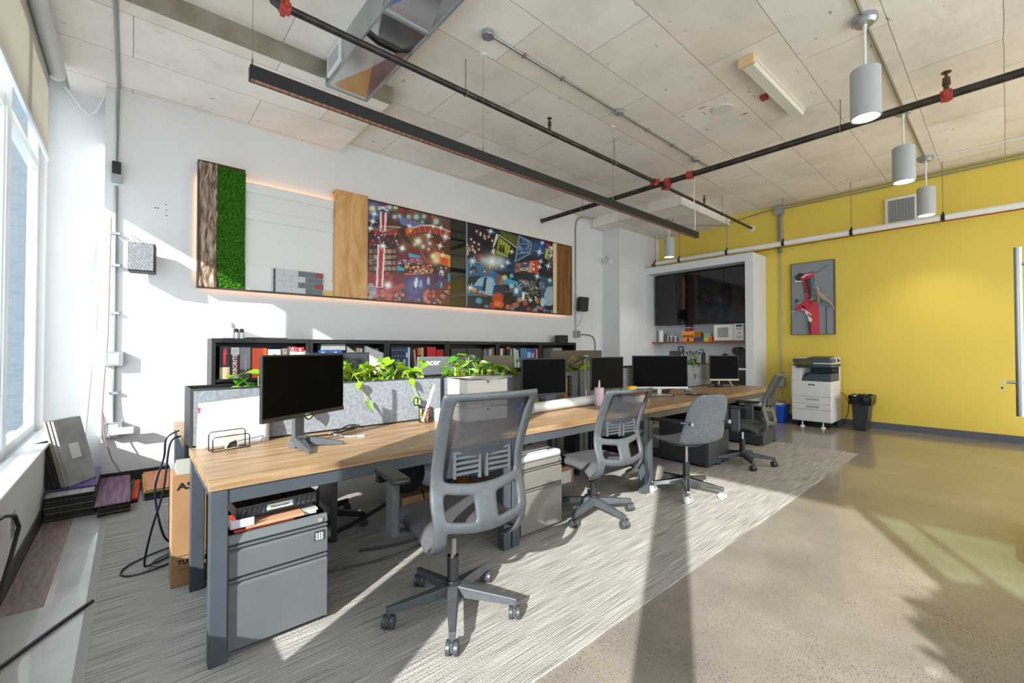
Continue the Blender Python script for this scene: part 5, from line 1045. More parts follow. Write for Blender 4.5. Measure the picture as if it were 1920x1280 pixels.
# privacy boards under the planter
tag(obj('cable_tray', B().box(.40, 6.45, 2.90, 3.14, .50, .52).box(.40, 6.45, 2.90, 2.905, .52, .60).box(.40, 6.45, 3.135, 3.14, .52, .60), mat('cable_tray_black', '#1b1c1e', .5)), 'long black cable tray under the planters between the desk rows', 'cable tray')
for s_ in range(4):
    b = B().box(DX[s_]+.75, DX[s_]+.79, 2.90, 3.14, 0, .50)
    tag(obj('tray_post', b, BLACKM), 'black post holding the cable tray under the desks, %s' % names[s_], 'post', 'black posts under the cable tray')

# planters
SOIL = mat('dark_soil', '#1f1813', .95, bump=.5, bscale=40)
px = [.236, 1.80, 3.412, 5.0, 6.40]
for i in range(4):
    x0, x1 = px[i]+.003, px[i+1]-.003
    t = thing('planter', 'grey felt planter box between the desk rows, %s' % names[i], 'planter', ((x0+x1)/2, 3.02, .742), group='grey felt planters between the desk rows')
    b = B().box(x0, x1, 2.872, 2.88, .742, 1.05).box(x0, x1, 3.162, 3.17, .742, 1.05).box(x0, x0+.008, 2.88, 3.162, .742, 1.05).box(x1-.008, x1, 2.88, 3.162, .742, 1.05).box(x0+.008, x1-.008, 2.88, 3.162, .742, .75)
    obj('box', b, BLACKM, t)
    obj('felt_panel', B().box(x0+.012, x1-.012, 2.864, 2.872, .748, 1.042).box(x0+.012, x1-.012, 3.170, 3.178, .748, 1.042), FELT, t, bevel=.002)
    obj('soil', B().box(x0+.01, x1-.01, 2.882, 3.16, .75, .99), SOIL, t)
    obj('trim', B().box(x0, x0+.012, 2.862, 2.872, .742, 1.05).box(x1-.012, x1, 2.862, 2.872, .742, 1.05).box(x0+.012, x1-.012, 2.862, 2.872, 1.042, 1.05), mat('planter_trim', '#3a3c3f', .4, .3), t)
q = obj('power_outlet', B().box(3.235, 3.285, 2.850, 2.862, .80, 1.0), PLASB); tag(q, 'black vertical power outlet strip on the grey planter beside the desk lamp', 'outlet')
for k in range(4): obj('socket', B().box(3.25, 3.27, 2.847, 2.85, .83+k*.042, .85+k*.042), GREYM, q)

LEAF = [translucent('pothos_leaf_lime', '#7fa62a', .3), translucent('pothos_leaf_green', '#4a8424', .3), translucent('pothos_leaf_pale', '#98ba6a', .25), translucent('pothos_leaf_yellow', '#a3aa30', .3)]
STEM = mat('pothos_stem', '#a8b84a', .6)
def pothos(x0, x1, lab, n=70, seed=1, up=.20, hang=1, y0=2.88, y1=3.16, z0=1.0, names_=('foliage', 'stems')):
    r = random.Random(seed); t = thing('pothos_plant', lab, 'plant', ((x0+x1)/2, 3.02, .99), group='pothos plants in the planters')
    lv = B(); st = B()
    def leaf(p, L, a, el, m):
        lv.m = m
        X = TR(*p) @ rotz(a) @ Matrix.Rotation(-el, 4, 'Y') @ Matrix.Rotation(r.uniform(-.6, .6), 4, 'X')
        lv.X = X
        out = [(0, 0), (-.12, .22), (.0, .42), (.25, .47), (.55, .33), (.82, .13), (1.05, 0)]
        c = [lv.v((0, 0, 0)), lv.v((.28*L, 0, -.03*L)), lv.v((.62*L, 0, -.05*L)), lv.v((1.05*L, 0, -.16*L))]
        for s in (1, -1):
            q = [lv.v((u*L, s*v*L*.9, .09*L-(u*.12*L if u > .5 else 0))) for u, v in out[1:6]]
            lv.f([c[0], q[0], q[1]]); lv.f([c[0], q[1], q[2], c[1]]); lv.f([c[1], q[2], q[3], c[2]]); lv.f([c[2], q[3], q[4], c[3]])
    for k in range(n):
        x = r.uniform(x0, x1); y = r.uniform(y0, y1); h = r.uniform(.02, up)*(1 if r.random() < .8 else 1.35)
        ex = x+r.uniform(-.07, .07); ey = min(y1+.02, max(y0-.02, y+r.uniform(-.07, .07)))
        p = (ex, ey, z0+h)
        st.tube([(x, y, z0-.01), (x+(ex-x)*.3, y+(ey-y)*.3, z0+h*.6), p], .0025, 5)
        leaf(p, r.uniform(.06, .115), r.uniform(0, 2*PI), r.uniform(-.7, .5), r.choice([0, 0, 0, 1, 2, 3]))
    for k in range(hang):
        x = r.uniform(x0+.1, x1-.05); pts = [(x, 2.93, z0+.02), (x+.02, 2.875, z0+.10), (x+.05, 2.845, z0+.04), (x+.07, 2.84, z0-.02), (x+.10, 2.838, z0-.09)]
        st.tube(pts, .003, 5); leaf(pts[-1], .08, r.uniform(-2.4, -.8), -1.0, 2); leaf(pts[2], .06, r.uniform(-2.4, -.8), -.8, 0)
    lv.X = Matrix.Identity(4)
    o = obj('foliage', lv, LEAF, t); obj('stem', st, STEM, t)
    for p in o.data.polygons: p.use_smooth = True
    return t
pothos(.42, .80, 'trailing pothos at the open left end of the planter, behind the first monitor', 16, 11, .13, 1)
pothos(.98, 1.34, 'lime pothos just right of the first monitor', 66, 2, .14, 1)
pothos(1.34, 1.68, 'bushy lime pothos at the right end of the first planter', 60, 3, .14, 1)
pothos(1.95, 2.25, 'tall pale pothos behind the white document boxes', 48, 4, .16, 0)
pothos(2.25, 2.60, 'low spreading pothos left of the second monitor', 44, 5, .11, 0)
pothos(2.86, 3.35, 'yellowish pothos behind the desk lamp', 50, 6, .12, 0)
pothos(3.70, 4.15, 'yellow-green pothos between the third and fourth monitors', 52, 7, .13, 2)
pothos(5.10, 5.55, 'lime pothos right of the large fourth monitor', 46, 8, .13, 1)
pothos(5.60, 6.0, 'small-leaved pothos behind the last monitor', 36, 9, .11, 1)

# ------------------------------------------------------------ task chairs
def lerp(tb, z):
    for (z0, v0), (z1, v1) in zip(tb, tb[1:]):
        if z <= z1: return v0+(v1-v0)*(z-z0)/(z1-z0) if z >= z0 else v0
    return tb[-1][1]
YP = [(.38, -.13), (.42, -.215), (.47, -.262), (.54, -.272), (.60, -.258), (.68, -.235), (.75, -.235), (.85, -.262), (.98, -.315), (1.09, -.365)]
WP_ = [(.38, .205), (.45, .222), (.55, .232), (.62, .238), (.72, .228), (.85, .228), (1.0, .232), (1.09, .235)]
def base_star(t, phase, m, wm, R=.30, sm=PLASB, h0=.10):
    hub = B().cyl((0,0,.075), (0,0,.155), .042, .034, 20).cyl((0,0,.155), (0,0,.27), .028, n=18); obj('hub', hub, sm, t, world=False, bevel=.003, smooth=True)
    obj('gas_column', B().cyl((0,0,.27), (0,0,.43), .0165, n=16), CHROME, t, world=False, smooth=True)
    for k in range(5):
        a = phase+k*2*PI/5; X = rotz(a)
        b = B(); b.X = X
        b.grid([0, .35, 1], [0, 1, 2, 3, 4], lambda u, j: ({0: (-.032*(1-u)-.013*u), 1: (-.030*(1-u)-.012*u), 2: (.030*(1-u)+.012*u), 3: (.032*(1-u)+.013*u), 4: (-.032*(1-u)-.013*u)}[j], 0, 0) and
              (.03+(R-.03)*u, {0: -1, 1: -.8, 2: .8, 3: 1, 4: -1}[j]*(.030*(1-u)+.014*u), {0: (.088*(1-u)+.068*u), 1: (.135*(1-u)+.098*u), 2: (.135*(1-u)+.098*u), 3: (.088*(1-u)+.068*u), 4: (.088*(1-u)+.068*u)}[j]))
        b.box(R-.012, R+.012, -.013, .013, .068, .098)
        obj('arm_of_base', b, m, t, world=False, bevel=.003)
        c = B(); c.X = X @ TR(R, 0, 0) @ rotz(k*1.9+.4)
        c.cyl((0, -.026, .030), (0, -.007, .030), .030, n=18).cyl((0, .007, .030), (0, .026, .030), .030, n=18)
        q = obj('caster', c, wm, t, world=False, bevel=.003, smooth=True)
        c = B(); c.X = X @ TR(R, 0, 0) @ rotz(k*1.9+.4); c.cyl((0,0,.04), (0,0,.075), .008, n=8).box(-.026, .022, -.0065, .0065, .02, .058); obj('fork', c, m, q, world=False, bevel=.002)
def task_chair(lab, phase, arms=(1, 1), dz=0, bs=1):
    t = thing('task_chair', lab, 'chair', group='black mesh task chairs at the front desks')
    base_star(t, phase, PLAS, mat('caster_grey', '#3a3c3f', .4))
    b = B().frust(-.09, .09, -.10, .10, .40, -.14, .14, -.14, .14, .435); obj('mechanism', b, PLASB, t, world=False, bevel=.008)
    # seat: rounded cushion on a shell
    def seat(u, v):
        r = (abs(u)**4+abs(v)**4)**.25
        return (u*.245, v*.235+.02, .50-.035*max(0, v)**3*.8-.055*max(0, r-.82)/.2*max(0, r-.82)/.2*.6)
    n = 14; us = [-1+2*k/n for k in range(n+1)]
    b = B().grid(us, us, seat); 
    bt = B().box(-.215, .215, -.185, .225, .43, .455); obj('seat_shell', bt, PLASB, t, world=False, bevel=.015)
    bb = b.b; ed = [e for e in bb.edges if e.is_boundary]; r_ = bmesh.ops.extrude_edge_only(bb, edges=ed); vs = [g for g in r_['geom'] if isinstance(g, bmesh.types.BMVert)]
    for v in vs: v.co.z = .436; v.co.x *= .97; v.co.y = (v.co.y-.02)*.97+.02
    bmesh.ops.contextual_create(bb, geom=[e for e in bb.edges if e.is_boundary])
    obj('seat', b, SEATF, t, world=False, sub=1, smooth=True)
    # back frame with openings
    us = [-1, -.92, -.84, -.77, -.66, -.56, -.32, -.24, -.08, .08, .24, .32, .56, .66, .77, .84, .92, 1]; zs = [.385, .41, .44, .47, .50, .525, .55, .575, .60, .64, .675, .70, .725, .75, .80, .86, .92, .98, 1.02, 1.05, 1.085]
    def surf(u, z, off=0):
        y = lerp(YP, z); w_ = lerp(WP_, z)
        curve = .045*(1-u*u) if z > .5 else .045*(1-u*u)
        return (u*w_, y-curve+off, z)
    def bow(u, z):     # the cross bars sag towards the middle
        k = .035*(1-u*u)*(1 if .5 < z < .76 else 0); return surf(u, z-k if .5 < z < .76 else z)
    def hole(u, z):
        if .735 < z < 1.04 and abs(u) < .79: return True
        if z < .52 and abs(u) < .75: return True
        if .575 < z < .675 and .24 < abs(u) < .66+.12: return True
        return False
    b = B().grid(us, zs, bow, hole); obj('back_frame', b, PLAS, t, world=False, solid=.022, sub=1, smooth=True)
    b = B().grid([-.9+.15*k for k in range(13)], [.72, .78, .84, .90, .96, 1.02, 1.055], lambda u, z: surf(u, z, .012)); obj('back_mesh', b, KNIT, t, world=False, smooth=True)
    b = B()
    for s in (-1, 1):
        x0, x1 = sorted((s*.018, s*.135))
        for k in range(4): b.box(x0, x1, -.315, -.300, .742+k*.022, .754+k*.022)
        b.box(min(s*.13, s*.142), max(s*.13, s*.142), -.315, -.300, .73, .83).box(min(s*.012, s*.024), max(s*.012, s*.024), -.318, -.300, .72, .84)
    b.box(-.142, .142, -.312, -.300, .828, .842)
    o = obj('lumbar_support', b, PLAS, t, world=False, bevel=.003); o.location = (0, .034, -.01)
    for s in (-1, 1):
        if not arms[0 if s < 0 else 1]: continue
        q = obj('armrest', B().box(s*.30-.018, s*.30+.018, -.05, .04, .44, .69).box(min(s*.14, s*.31), max(s*.14, s*.31), -.03, .03, .425, .45), PLAS, t, world=False, bevel=.012, seg=3)
        obj('arm_pad', B().box(s*.30-.04, s*.30+.04, -.12, .14, .685, .712), PLASB, q, world=False, bevel=.012, seg=3)
    if dz or bs != 1:
        def low(o):
            for ch in o.children:
                if ch.name.split('.')[0] not in ('hub', 'arm_of_base', 'caster', 'fork', 'gas_column'):
                    for v in ch.data.vertices: v.co.z = v.co.z-dz if v.co.z < .55 else .55+(v.co.z-.55)*bs-dz
                    low(ch)
        low(t)
    return t
R = math.radians
c1 = task_chair('black mesh task chair with one armrest at the first desk, nearest the camera', R(20+6), (1, 0)); c1.location = (1.175, 1.77, 0.008); c1.rotation_euler[2] = R(-6)
c2 = task_chair('grey-looking mesh task chair without armrests at the second desk, beside the taupe drawers', R(54), (0, 0), .05, .90); c2.location = (2.65, 2.08, .008); c2.rotation_euler[2] = R(-8)
c4 = task_chair('mesh task chair seen side-on at the desk nearest the yellow wall', R(220-8), (1, 1), .04, .92); c4.location = (5.05, 1.93, .008); c4.rotation_euler[2] = R(8)

# felt shell chair on a chrome star base
def shell_chair():
    t = thing('shell_chair', 'grey felt shell armchair with chrome loop arms and white casters at the third desk', 'chair', (3.67, 1.87, .008), R(-20))
    base_star(t, R(66+20), CHROME, mat('white_caster', '#9c9d9b', .4), R=.29, sm=BLACKM)
    prof = [(-.05, .25, .435, .20), (0, .24, .455, .225), (.12, .15, .452, .245), (.25, .03, .445, .25), (.38, -.09, .447, .248), (.46, -.17, .462, .24), (.52, -.215, .50, .240), (.60, -.235, .56, .232), (.70, -.245, .64, .215), (.82, -.265, .73, .215), (.92, -.285, .81, .20), (1.0, -.30, .865, .165), (1.04, -.305, .885, .10)]
    def sh(u, i):
        s, y, z, w_ = prof[int(i)]
        cup = (abs(u)**2.5)
        if z < .5: return (u*w_, y, z+.035*cup*(1 if i > 0 else .3))
        return (u*w_, y+.05*cup*(1-(i-6)/8), z)
    b = B().grid([-1+k/6 for k in range(13)], list(range(len(prof))), sh); obj('shell', b, mat('felt_shell', '#64686d', .85, n2='#777b80', scale=70, detail=6), t, world=False, solid=.022, sub=1, smooth=True)
    b = B().grid([-1+k/3 for k in range(7)], [0, 1, 2, 3], lambda u, i: (u*.2*(1-.25*abs(i-1.5)/1.5), .18-.10*i, .405+.03*abs(u)+.012*abs(i-1.5))); obj('underseat', b, PLAS, t, world=False, solid=.02, sub=1, smooth=True)
    for s in (-1, 1):
        pts = [(s*.23, .17, .425), (s*.285, .185, .44), (s*.295, .19, .52), (s*.29, .17, .60), (s*.285, .10, .648), (s*.28, 0, .652), (s*.262, -.12, .652), (s*.235, -.20, .652), (s*.21, -.25, .65)]
        q = obj('loop_arm', B().tube(pts, .010, 10), CHROME, t, world=False, smooth=True)
        obj('arm_sleeve', B().tube(pts[4:8], .013, 10), PLASB, q, world=False, smooth=True)
        obj('arm_bolt', B().cyl((s*.20, -.262, .65), (s*.20, -.285, .65), .016, n=14), CHROME, t, world=False)
    return t
shell_chair()
# back-row chair half hidden under the desks
t = thing('stool', 'black wheeled stool half hidden under the desks behind the first pedestal', 'stool', (1.02, 3.22, .008))
base_star(t, R(-38), PLASB, PLASB, R=.30); obj('seat', B().lathe([(0, .43), (.17, .43), (.19, .45), (.19, .48), (.17, .50), (0, .50)], n=28), SEATF, t, world=False, smooth=True)

# ------------------------------------------------------------ pedestals
LOCK = mat('lock_chrome', '#c8c4c0', .2, .9)
def pedestal(x0, x1, y0, h, m, lab, cushion=None, legs=False):
    d = .56; t = thing('pedestal_drawers', lab, 'drawer unit', ((x0+x1)/2, y0+d/2, .008))
    obj('carcass', B().box(x0, x1, y0+.02, y0+d, .03, h), m, t, bevel=.004)
    obj('plinth', B().box(x0+.01, x1-.01, y0+.04, y0+d-.02, .009, .03), mat('plinth_black', '#191a1c', .5), t)
    obj('lid', B().prism([(y0, h-.035), (y0+.012, h), (y0+d, h), (y0+d, h-.035)], x0, x1, 'x'), m, t, bevel=.003)
    zt = h-.045; z1 = zt-.125
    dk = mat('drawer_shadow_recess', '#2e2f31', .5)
    for a, b_, nm in ((z1, zt, 'top drawer'), (.035, z1-.012, 'file drawer')):
        q = obj('drawer', B().box(x0+.002, x1-.002, y0, y0+.02, a, b_-.026).prism([(y0, b_-.026), (y0+.018, b_-.010), (y0+.02, b_-.010), (y0+.02, b_-.026)], x0+.002, x1-.002, 'x').box(x0+.002, x1-.002, y0, y0+.012, b_-.008, b_), m, t, bevel=.002)
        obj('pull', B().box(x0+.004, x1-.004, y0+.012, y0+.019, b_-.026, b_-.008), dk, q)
    obj('lock', B().cyl((x1-.035, y0-.004, h-.020), (x1-.035, y0+.004, h-.020), .0105, n=16), LOCK, t, smooth=True)
    if cushion: obj('cushion', B().box(x0, x1, y0, y0+d, h+.001, h+.05), cushion, t, bevel=.02, seg=4)
    return t
pedestal(.305, .700, 2.10, .50, GREYM, 'grey two-drawer pedestal with a small sticker under the first desk')
t = thing('sticker', 'small black and white sticker on the first grey pedestal', 'sticker', (.655, 2.098, .41)); obj('label', B().box(.640, .684, 2.0975, 2.0995, .388, .430), mat('sticker_navy', '#1c2436', .5), t)
b = B()
for k in range(9):
    xx = .645+(k % 3)*.012; zz = .397+(k//3)*.010; b.box(xx, xx+.010, 2.0965, 2.0975, zz, zz+.003).box(xx+.003*(k % 2), xx+.003+.003*(k % 2), 2.0965, 2.0975, zz-.003, zz+.007)
b.box(.647, .678, 2.0965, 2.0975, .391, .3925); obj('glyphs', b, WPLAS, t)
pedestal(1.935, 2.335, 2.12, .50, TAUPE, 'taupe pedestal with a pale rounded cushion top under the second desk', cushion=mat('cushion_grey', '#a9a7aa', .7))
pedestal(4.56, 4.955, 2.08, .52, GREYM2, 'dark grey pedestal under the third desk behind the shell chair')
pedestal(6.10, 6.50, 2.08, .50, GREYM2, 'dark grey pedestal topped with papers under the last desk')

# things on the pedestals
t = thing('tool_case', 'black shallow case with ribbed front and a white label on the first pedestal', 'case', (.50, 2.30, .53))
X = TR(.50, 2.28, .545) @ rotz(.05)
b = B(); b.X = X; b.box(-.165, .165, -.125, .16, 0, .05); obj('case', b, mat('glossy_black_case', '#15161a', .25), t, bevel=.004)
b = B(); b.X = X
for k in range(6): b.prism([(-.15+k*.02, .008), (-.142+k*.02, .008), (-.132+k*.02, .04), (-.14+k*.02, .04)], -.128, -.125, 'y')
for k in range(6): b.prism([(.03+k*.022, .008), (.04+k*.022, .008), (.046+k*.022, .042), (.036+k*.022, .042)], -.128, -.125, 'y')
obj('rib', b, mat('case_rib', '#3a3c42', .3), t)
q = B(); q.X = X; q.box(-.05, .055, -.130, -.1255, .014, .038); obj('label', q, mat('label_cream', '#c8cfc4', .5), t); text('lettering', 'Measurometer', .013, PLASB, X @ TR(.002, -.131, .026) @ FY, t)
tag(obj('notebook', B().box(.33, .56, 2.12, 2.34, .5025, .512), mat('red_notebook', '#b03a24', .5), bevel=.002), 'red and cream notebooks lying under the black case', 'notebook')
tag(obj('notebook', B().box(.37, .60, 2.11, 2.36, .513, .524), mat('tan_paper', '#b98a6c', .6), bevel=.002), 'tan notebook on top of the red one under the black case', 'notebook')
tag(obj('paper_pile', B().box(.54, .66, 2.14, 2.40, .5025, .511).box(.555, .67, 2.15, 2.41, .511, .52), mat('paper_grey', '#a8a8a2', .7)), 'thin pile of grey papers on the right of the first pedestal', 'papers')
t = thing('clear_tray', 'clear plastic tray at the left edge of the first pedestal', 'tray', (.34, 2.15, .50)); obj('tray', B().box(.312, .40, 2.105, 2.20, .525, .532).box(.312, .316, 2.105, 2.20, .532, .57).box(.316, .40, 2.105, 2.109, .532, .56), mat('clear_plastic', '#d8d8dc', .15, alpha=.6), t, bevel=.002)
PW = mat('sheet_white', '#c6c5c2', .7)
tag(obj('paper_pile', B().box(1.96, 2.22, 2.16, 2.40, .551, .557).box(2.0, 2.28, 2.19, 2.42, .557, .563), PW), 'white papers lying on the cushion of the taupe pedestal', 'papers')
t = thing('paper_clutter', 'crumpled packaging and clips on the taupe pedestal', 'clutter', (2.2, 2.32, .56))
obj('crumpled_wrap', B().sphere((2.12, 2.36, .583), .045, 6, (1.3, 1, .45)).sphere((2.20, 2.38, .583), .03, 5, (1, 1, .6)), mat('grey_wrap', '#77756a', .7), t); obj('clip', B().box(2.06, 2.09, 2.24, 2.27, .565, .578).box(2.19, 2.21, 2.30, 2.32, .565, .575), PLASB, t)
tag(obj('document_tray', B().box(1.95, 2.15, 2.42, 2.62, .551, .57).box(1.95, 2.15, 2.42, 2.62, .60, .61).box(1.95, 1.96, 2.42, 2.62, .57, .60), GREYM2), 'dark letter tray at the back of the taupe pedestal', 'tray')
tag(obj('paper_pile', B().box(6.22, 6.46, 2.14, 2.42, .501, .53).box(6.2, 6.44, 2.16, 2.40, .53, .545), PW, bevel=.003), 'white papers and magazines on the last dark pedestal', 'papers')
tag(obj('red_box', B().box(4.70, 4.88, 2.34, 2.50, .521, .60), mat('red_plastic', '#b81420', .4), bevel=.01), 'small red box on the dark pedestal under the third desk', 'box') 

# ------------------------------------------------------------ monitors
def monitor(lab, cx, cy, zb, zt, wd, ang, frame, chin, stand='foot', back=None, bez=.008, logo=None, foot_y=.0, sm=None):
    t = thing('monitor', lab, 'monitor', (cx, cy, .741), ang)
    h = zt-zb; z0 = zb-.741; z1 = zt-.741
    obj('casing', B().box(-wd/2, wd/2, 0, .016, z0, z1).frust(-wd*.3, wd*.3, .016, .05, z0+h*.2, -wd*.25, wd*.25, .016, .05, z0+h*.75), frame, t, world=False, bevel=.003)
    obj('screen', B().box(-wd/2+bez, wd/2-bez, -.0015, 0, z0+chin, z1-bez), SCREEN, t, world=False)
    if chin > .012: obj('chin', B().box(-wd/2, wd/2, -.004, 0, z0, z0+chin-.002), sm or frame, t, world=False, bevel=.001)
    if stand == 'vee':
        b = B(); 
        b.prism([(-.035, z0+.12), (-.03, .02), (.03, .02), (.035, z0+.12)], .05, .075, 'y'); b.box(-.05, .05, .03, .055, z0+.04, z0+.16)
        obj('stand', b, PLAS, t, world=False, bevel=.004)
        for s in (-1, 1):
            b = B(); b.frust(s*.02-.028, s*.02+.028, .03, .085, 0, s*.02-.02, s*.02+.02, .04, .075, .03)
            b.b.faces.ensure_lookup_table()
            p = [(s*.0, .08, .036), (s*.06, -.04, .022), (s*.115, -.145, .010)]
            b.tube(p, .02, 4, rs=[.034, .024, .010]); obj('foot', b, PLAS, t, world=False)
            o_ = t.children[-1]; 
            for v in o_.data.vertices: v.co.z = max(0.0005, v.co.z)
    elif stand == 'silver':
        obj('stand', B().prism([(-.028, z0+.02), (-.022, .008), (.022, .008), (.028, z0+.02)], .02, .032, 'y'), sm, t, world=False, bevel=.003)
        obj('foot', B().box(-.115, .115, -.06, -.045, 0.001, .009).box(-.115, -.10, -.045, .10, .001, .009).box(.10, .115, -.045, .10, .001, .009).box(-.10, .10, .085, .10, .001, .009).box(-.03, .03, -.045, .085, .001, .006), sm, t, world=False, bevel=.002)
    elif stand == 'legs':
        for s in (-1, 1): obj('foot', B().tube([(s*.06, .02, z0+.02), (s*.10, -.03, .008)], .010, 6).tube([(s*.10, -.06, .008), (s*.10, .10, .008)], .007, 6), sm, t, world=False)
    else:
        obj('stand', B().box(-.03, .03, .03, .05, .008, z0+.15), PLASB, t, world=False, bevel=.003); obj('foot', B().box(-.12, .12, -.05, .12, .001, .010), PLASB, t, world=False, bevel=.003)
    if logo: text('lettering', logo, .014, mat('logo_grey', '#a0a0a4', .4), TR(0, -.0045, z0+.011) @ FY, None).parent = t
    return t
MB_ = mat('monitor_black', '#1a1b1d', .45); MS = mat('monitor_silver', '#b9b6b0', .35, .4)
monitor('black monitor on an angular forked foot at the first desk, nearest the camera', .716, 2.49, .905, 1.236, .548, R(28), MB_, .022, 'vee', logo='ASUS', sm=MB_)
monitor('black monitor at the second desk, directly behind the paper roll', 2.68, 2.63, .86, 1.182, .455, R(-12), MB_, .022, 'foot', sm=MB_)
monitor('black tilted monitor behind the pink tumbler and the desk lamp', 3.44, 2.53, .872, 1.186, .43, R(-8), MB_, .014, 'foot', sm=MB_)
monitor('wide dark monitor with a silver chin and foot at the third desk', 4.485, 2.585, .815, 1.186, .625, R(-41), MB_, .024, 'silver', sm=MS)
monitor('small black monitor with a cream chin and two splayed feet at the last desk', 6.20, 2.60, .82, 1.168, .41, R(-40), MB_, .026, 'legs', sm=mat('monitor_cream', '#b8ac92', .4))
def backmon(lab, x0, x1, zt, m, y=3.42, logo=None):
    t = thing('monitor', lab, 'monitor', ((x0+x1)/2, y, .741))
    wd = x1-x0; z1 = zt-.741
    obj('casing', B().box(-wd/2, wd/2, 0, .03, .13, z1), m, t, world=False, bevel=.006)
    obj('screen', B().box(-wd/2+.008, wd/2-.008, .03, .0315, .15, z1-.008), SCREEN, t, world=False)
    obj('stand', B().box(-.03, .03, -.03, -.001, .01, .25), PLASB, t, world=False); obj('foot', B().box(-.11, .11, -.08, .12, .001, .010), PLASB, t, world=False, bevel=.003)
    if logo: text('lettering', logo, .075, WPLAS, TR(-wd/2+.15, -.0015, z1-.052) @ FY, None, xs=1.1, bold=.0015).parent = t
def hide_check(): pass
BMB = mat('monitor_back_glossy', '#0e0d0f', .12)
backmon('glossy black back of a monitor in the back row, rising behind the first monitor', .99, 1.46, 1.236, BMB)
backmon('grey monitor back with a white maker name in the back row behind the planter', 1.905, 2.545, 1.193, mat('monitor_back_grey', '#66696d', .5), logo='acer')
backmon('taupe monitor back in the back row, left of the second monitor', 2.62, 3.0, 1.196, mat('monitor_back_taupe', '#71685c', .5), 3.40)
backmon('wide brown monitor back in the back row behind the desk lamp', 3.56, 4.50, 1.243, mat('monitor_back_brown', '#4a3f3a', .45), 3.40)

# ------------------------------------------------------------ small things on the desks
DZ = .7405
t = thing('paper_sheet', 'two large creased white sheets leaning on the planter at the left end', 'paper', (.41, 2.84, DZ))
def sheet(x0, x1, h, y, a, m, nm):
    b = B().grid([k/10 for k in range(11)], [k/8 for k in range(9)], lambda u, v: (x0+(x1-x0)*u+.012*v, y-.010*math.sin(3*u+v*2)*(1-v)-(1-v)*.05+.004*math.sin(9*u+4*v), DZ+.001+h*v+a*u*v))
    obj(nm, b, m, t, solid=.0008, smooth=True)
sheet(.262, .44, .235, 2.853, .0, PW, 'small_sheet'); sheet(.275, .60, .235, 2.842, .022, mat('creased_paper', '#bcbbba', .7, bump=.4, bscale=14), 'large_sheet')
tag(obj('red_mark', B().box(.272, .279, 2.838, 2.8395, .90, .955), mat('red_print', '#b8344a', .6)), 'small red printed mark at the left edge of the leaning sheets', 'print')
t = thing('letter_holder', 'black wire letter holder with a picture card on the first desk', 'holder', (.40, 2.70, DZ))
X = TR(.395, 2.70, DZ) @ rotz(.18)
def wire(pts, r=.0028, cl=False):
    b = B(); b.X = X; b.tube(pts, r, 6, closed=cl); return b
for yy, hh in ((-.03, .075), (.03, .095)):
    obj('wire_loop', wire([(-.085, yy, .003), (-.085, yy, hh-.012), (-.075, yy, hh), (.075, yy, hh), (.085, yy, hh-.012), (.085, yy, .003)]), BLACKM, t, smooth=True)
obj('base', wire([(-.085, -.03, .004), (.085, -.03, .004), (.085, .03, .004), (-.085, .03, .004)], .0028, True), BLACKM, t)
b = B(); b.X = X; b.box(-.022, .040, -.004, -.002, .006, .085); obj('card', b, mat('cream_card', '#c9c3b6', .6), t); b = B(); b.X = X; b.prism([(-.016, .008), (.036, .008), (.030, .045), (.0, .035)], -.0045, -.004, 'y'); obj('card_print', b, mat('dark_print', '#2c2826', .6), t)
# cables on the first desk
def cable(pts, r, m, lab, name='cable'):
    return tag(obj(name, B().tube(pts, r, 6, soft=5), m, smooth=True), lab, 'cable')
cable([(.80, 2.74, DZ+.006), (.92, 2.72, DZ+.006), (1.02, 2.75, DZ+.01), (1.10, 2.79, DZ+.012), (1.14, 2.83, DZ+.02), (1.08, 2.85, DZ+.025), (1.0, 2.80, DZ+.012), (.95, 2.76, DZ+.01), (1.0, 2.74, DZ+.012), (1.06, 2.79, DZ+.012)], .005, PLASB, 'black looped cable lying on the first desk by the planter')
t = thing('usb_cable', 'white cable with a small white plug on the first desk', 'cable', (.98, 2.62, DZ)); obj('lead', B().tube([(.92, 2.76, DZ+.004), (.955, 2.68, DZ+.004), (.96, 2.62, DZ+.004), (1.0, 2.585, DZ+.004), (1.03, 2.565, DZ+.006)], .0025, 6), WPLAS, t, smooth=True); obj('plug', B().box(1.025, 1.06, 2.545, 2.565, DZ, DZ+.010), WPLAS, t, bevel=.002)
cable([(.72, 2.56, .90), (.76, 2.60, .87), (.82, 2.66, .91), (.80, 2.60, .95)], .004, PLASB, 'thin black cable hanging behind the first monitor')
# pen cup + mug
PX, PY = 1.60, 2.765
t = thing('pen_cup', 'black wire pen cup crammed with scissors and pens on the first desk', 'pen holder', (PX, PY, DZ))
b = B(); r0 = .048
for k in range(22): a = 2*PI*k/22; b.cyl((PX+r0*math.cos(a), PY+r0*math.sin(a), DZ+.003), (PX+r0*math.cos(a), PY+r0*math.sin(a), DZ+.10), .0011, n=4, caps=False)
for z in (.004, .028, .052, .076, .10): b.tube([(PX+r0*math.cos(2*PI*k/20), PY+r0*math.sin(2*PI*k/20), DZ+z) for k in range(20)], .0016 if z not in (.004, .10) else .003, 5, closed=True)
obj('wire_basket', b, BLACKM, t)
def pen(p0, p1, r, col, lab, nm='pen'):
    tt = thing(nm, lab, nm.replace('_', ' '), (p0[0], p0[1], p0[2])); obj('barrel', B().cyl(p0, p1, r, n=10), mat('pen_'+col.strip('#'), col, .4), tt, smooth=True); d = (Vector(p1)-Vector(p0)).normalized()
    obj('cap', B().cyl(Vector(p1), Vector(p1)+d*.02, r*1.15, n=10), mat('pen_'+col.strip('#'), col, .4), tt, smooth=True)
pen((PX-.035, PY-.02, DZ+.012), (PX+.01, PY-.01, DZ+.105), .006, '#1fa04a', 'green marker in the wire pen cup')
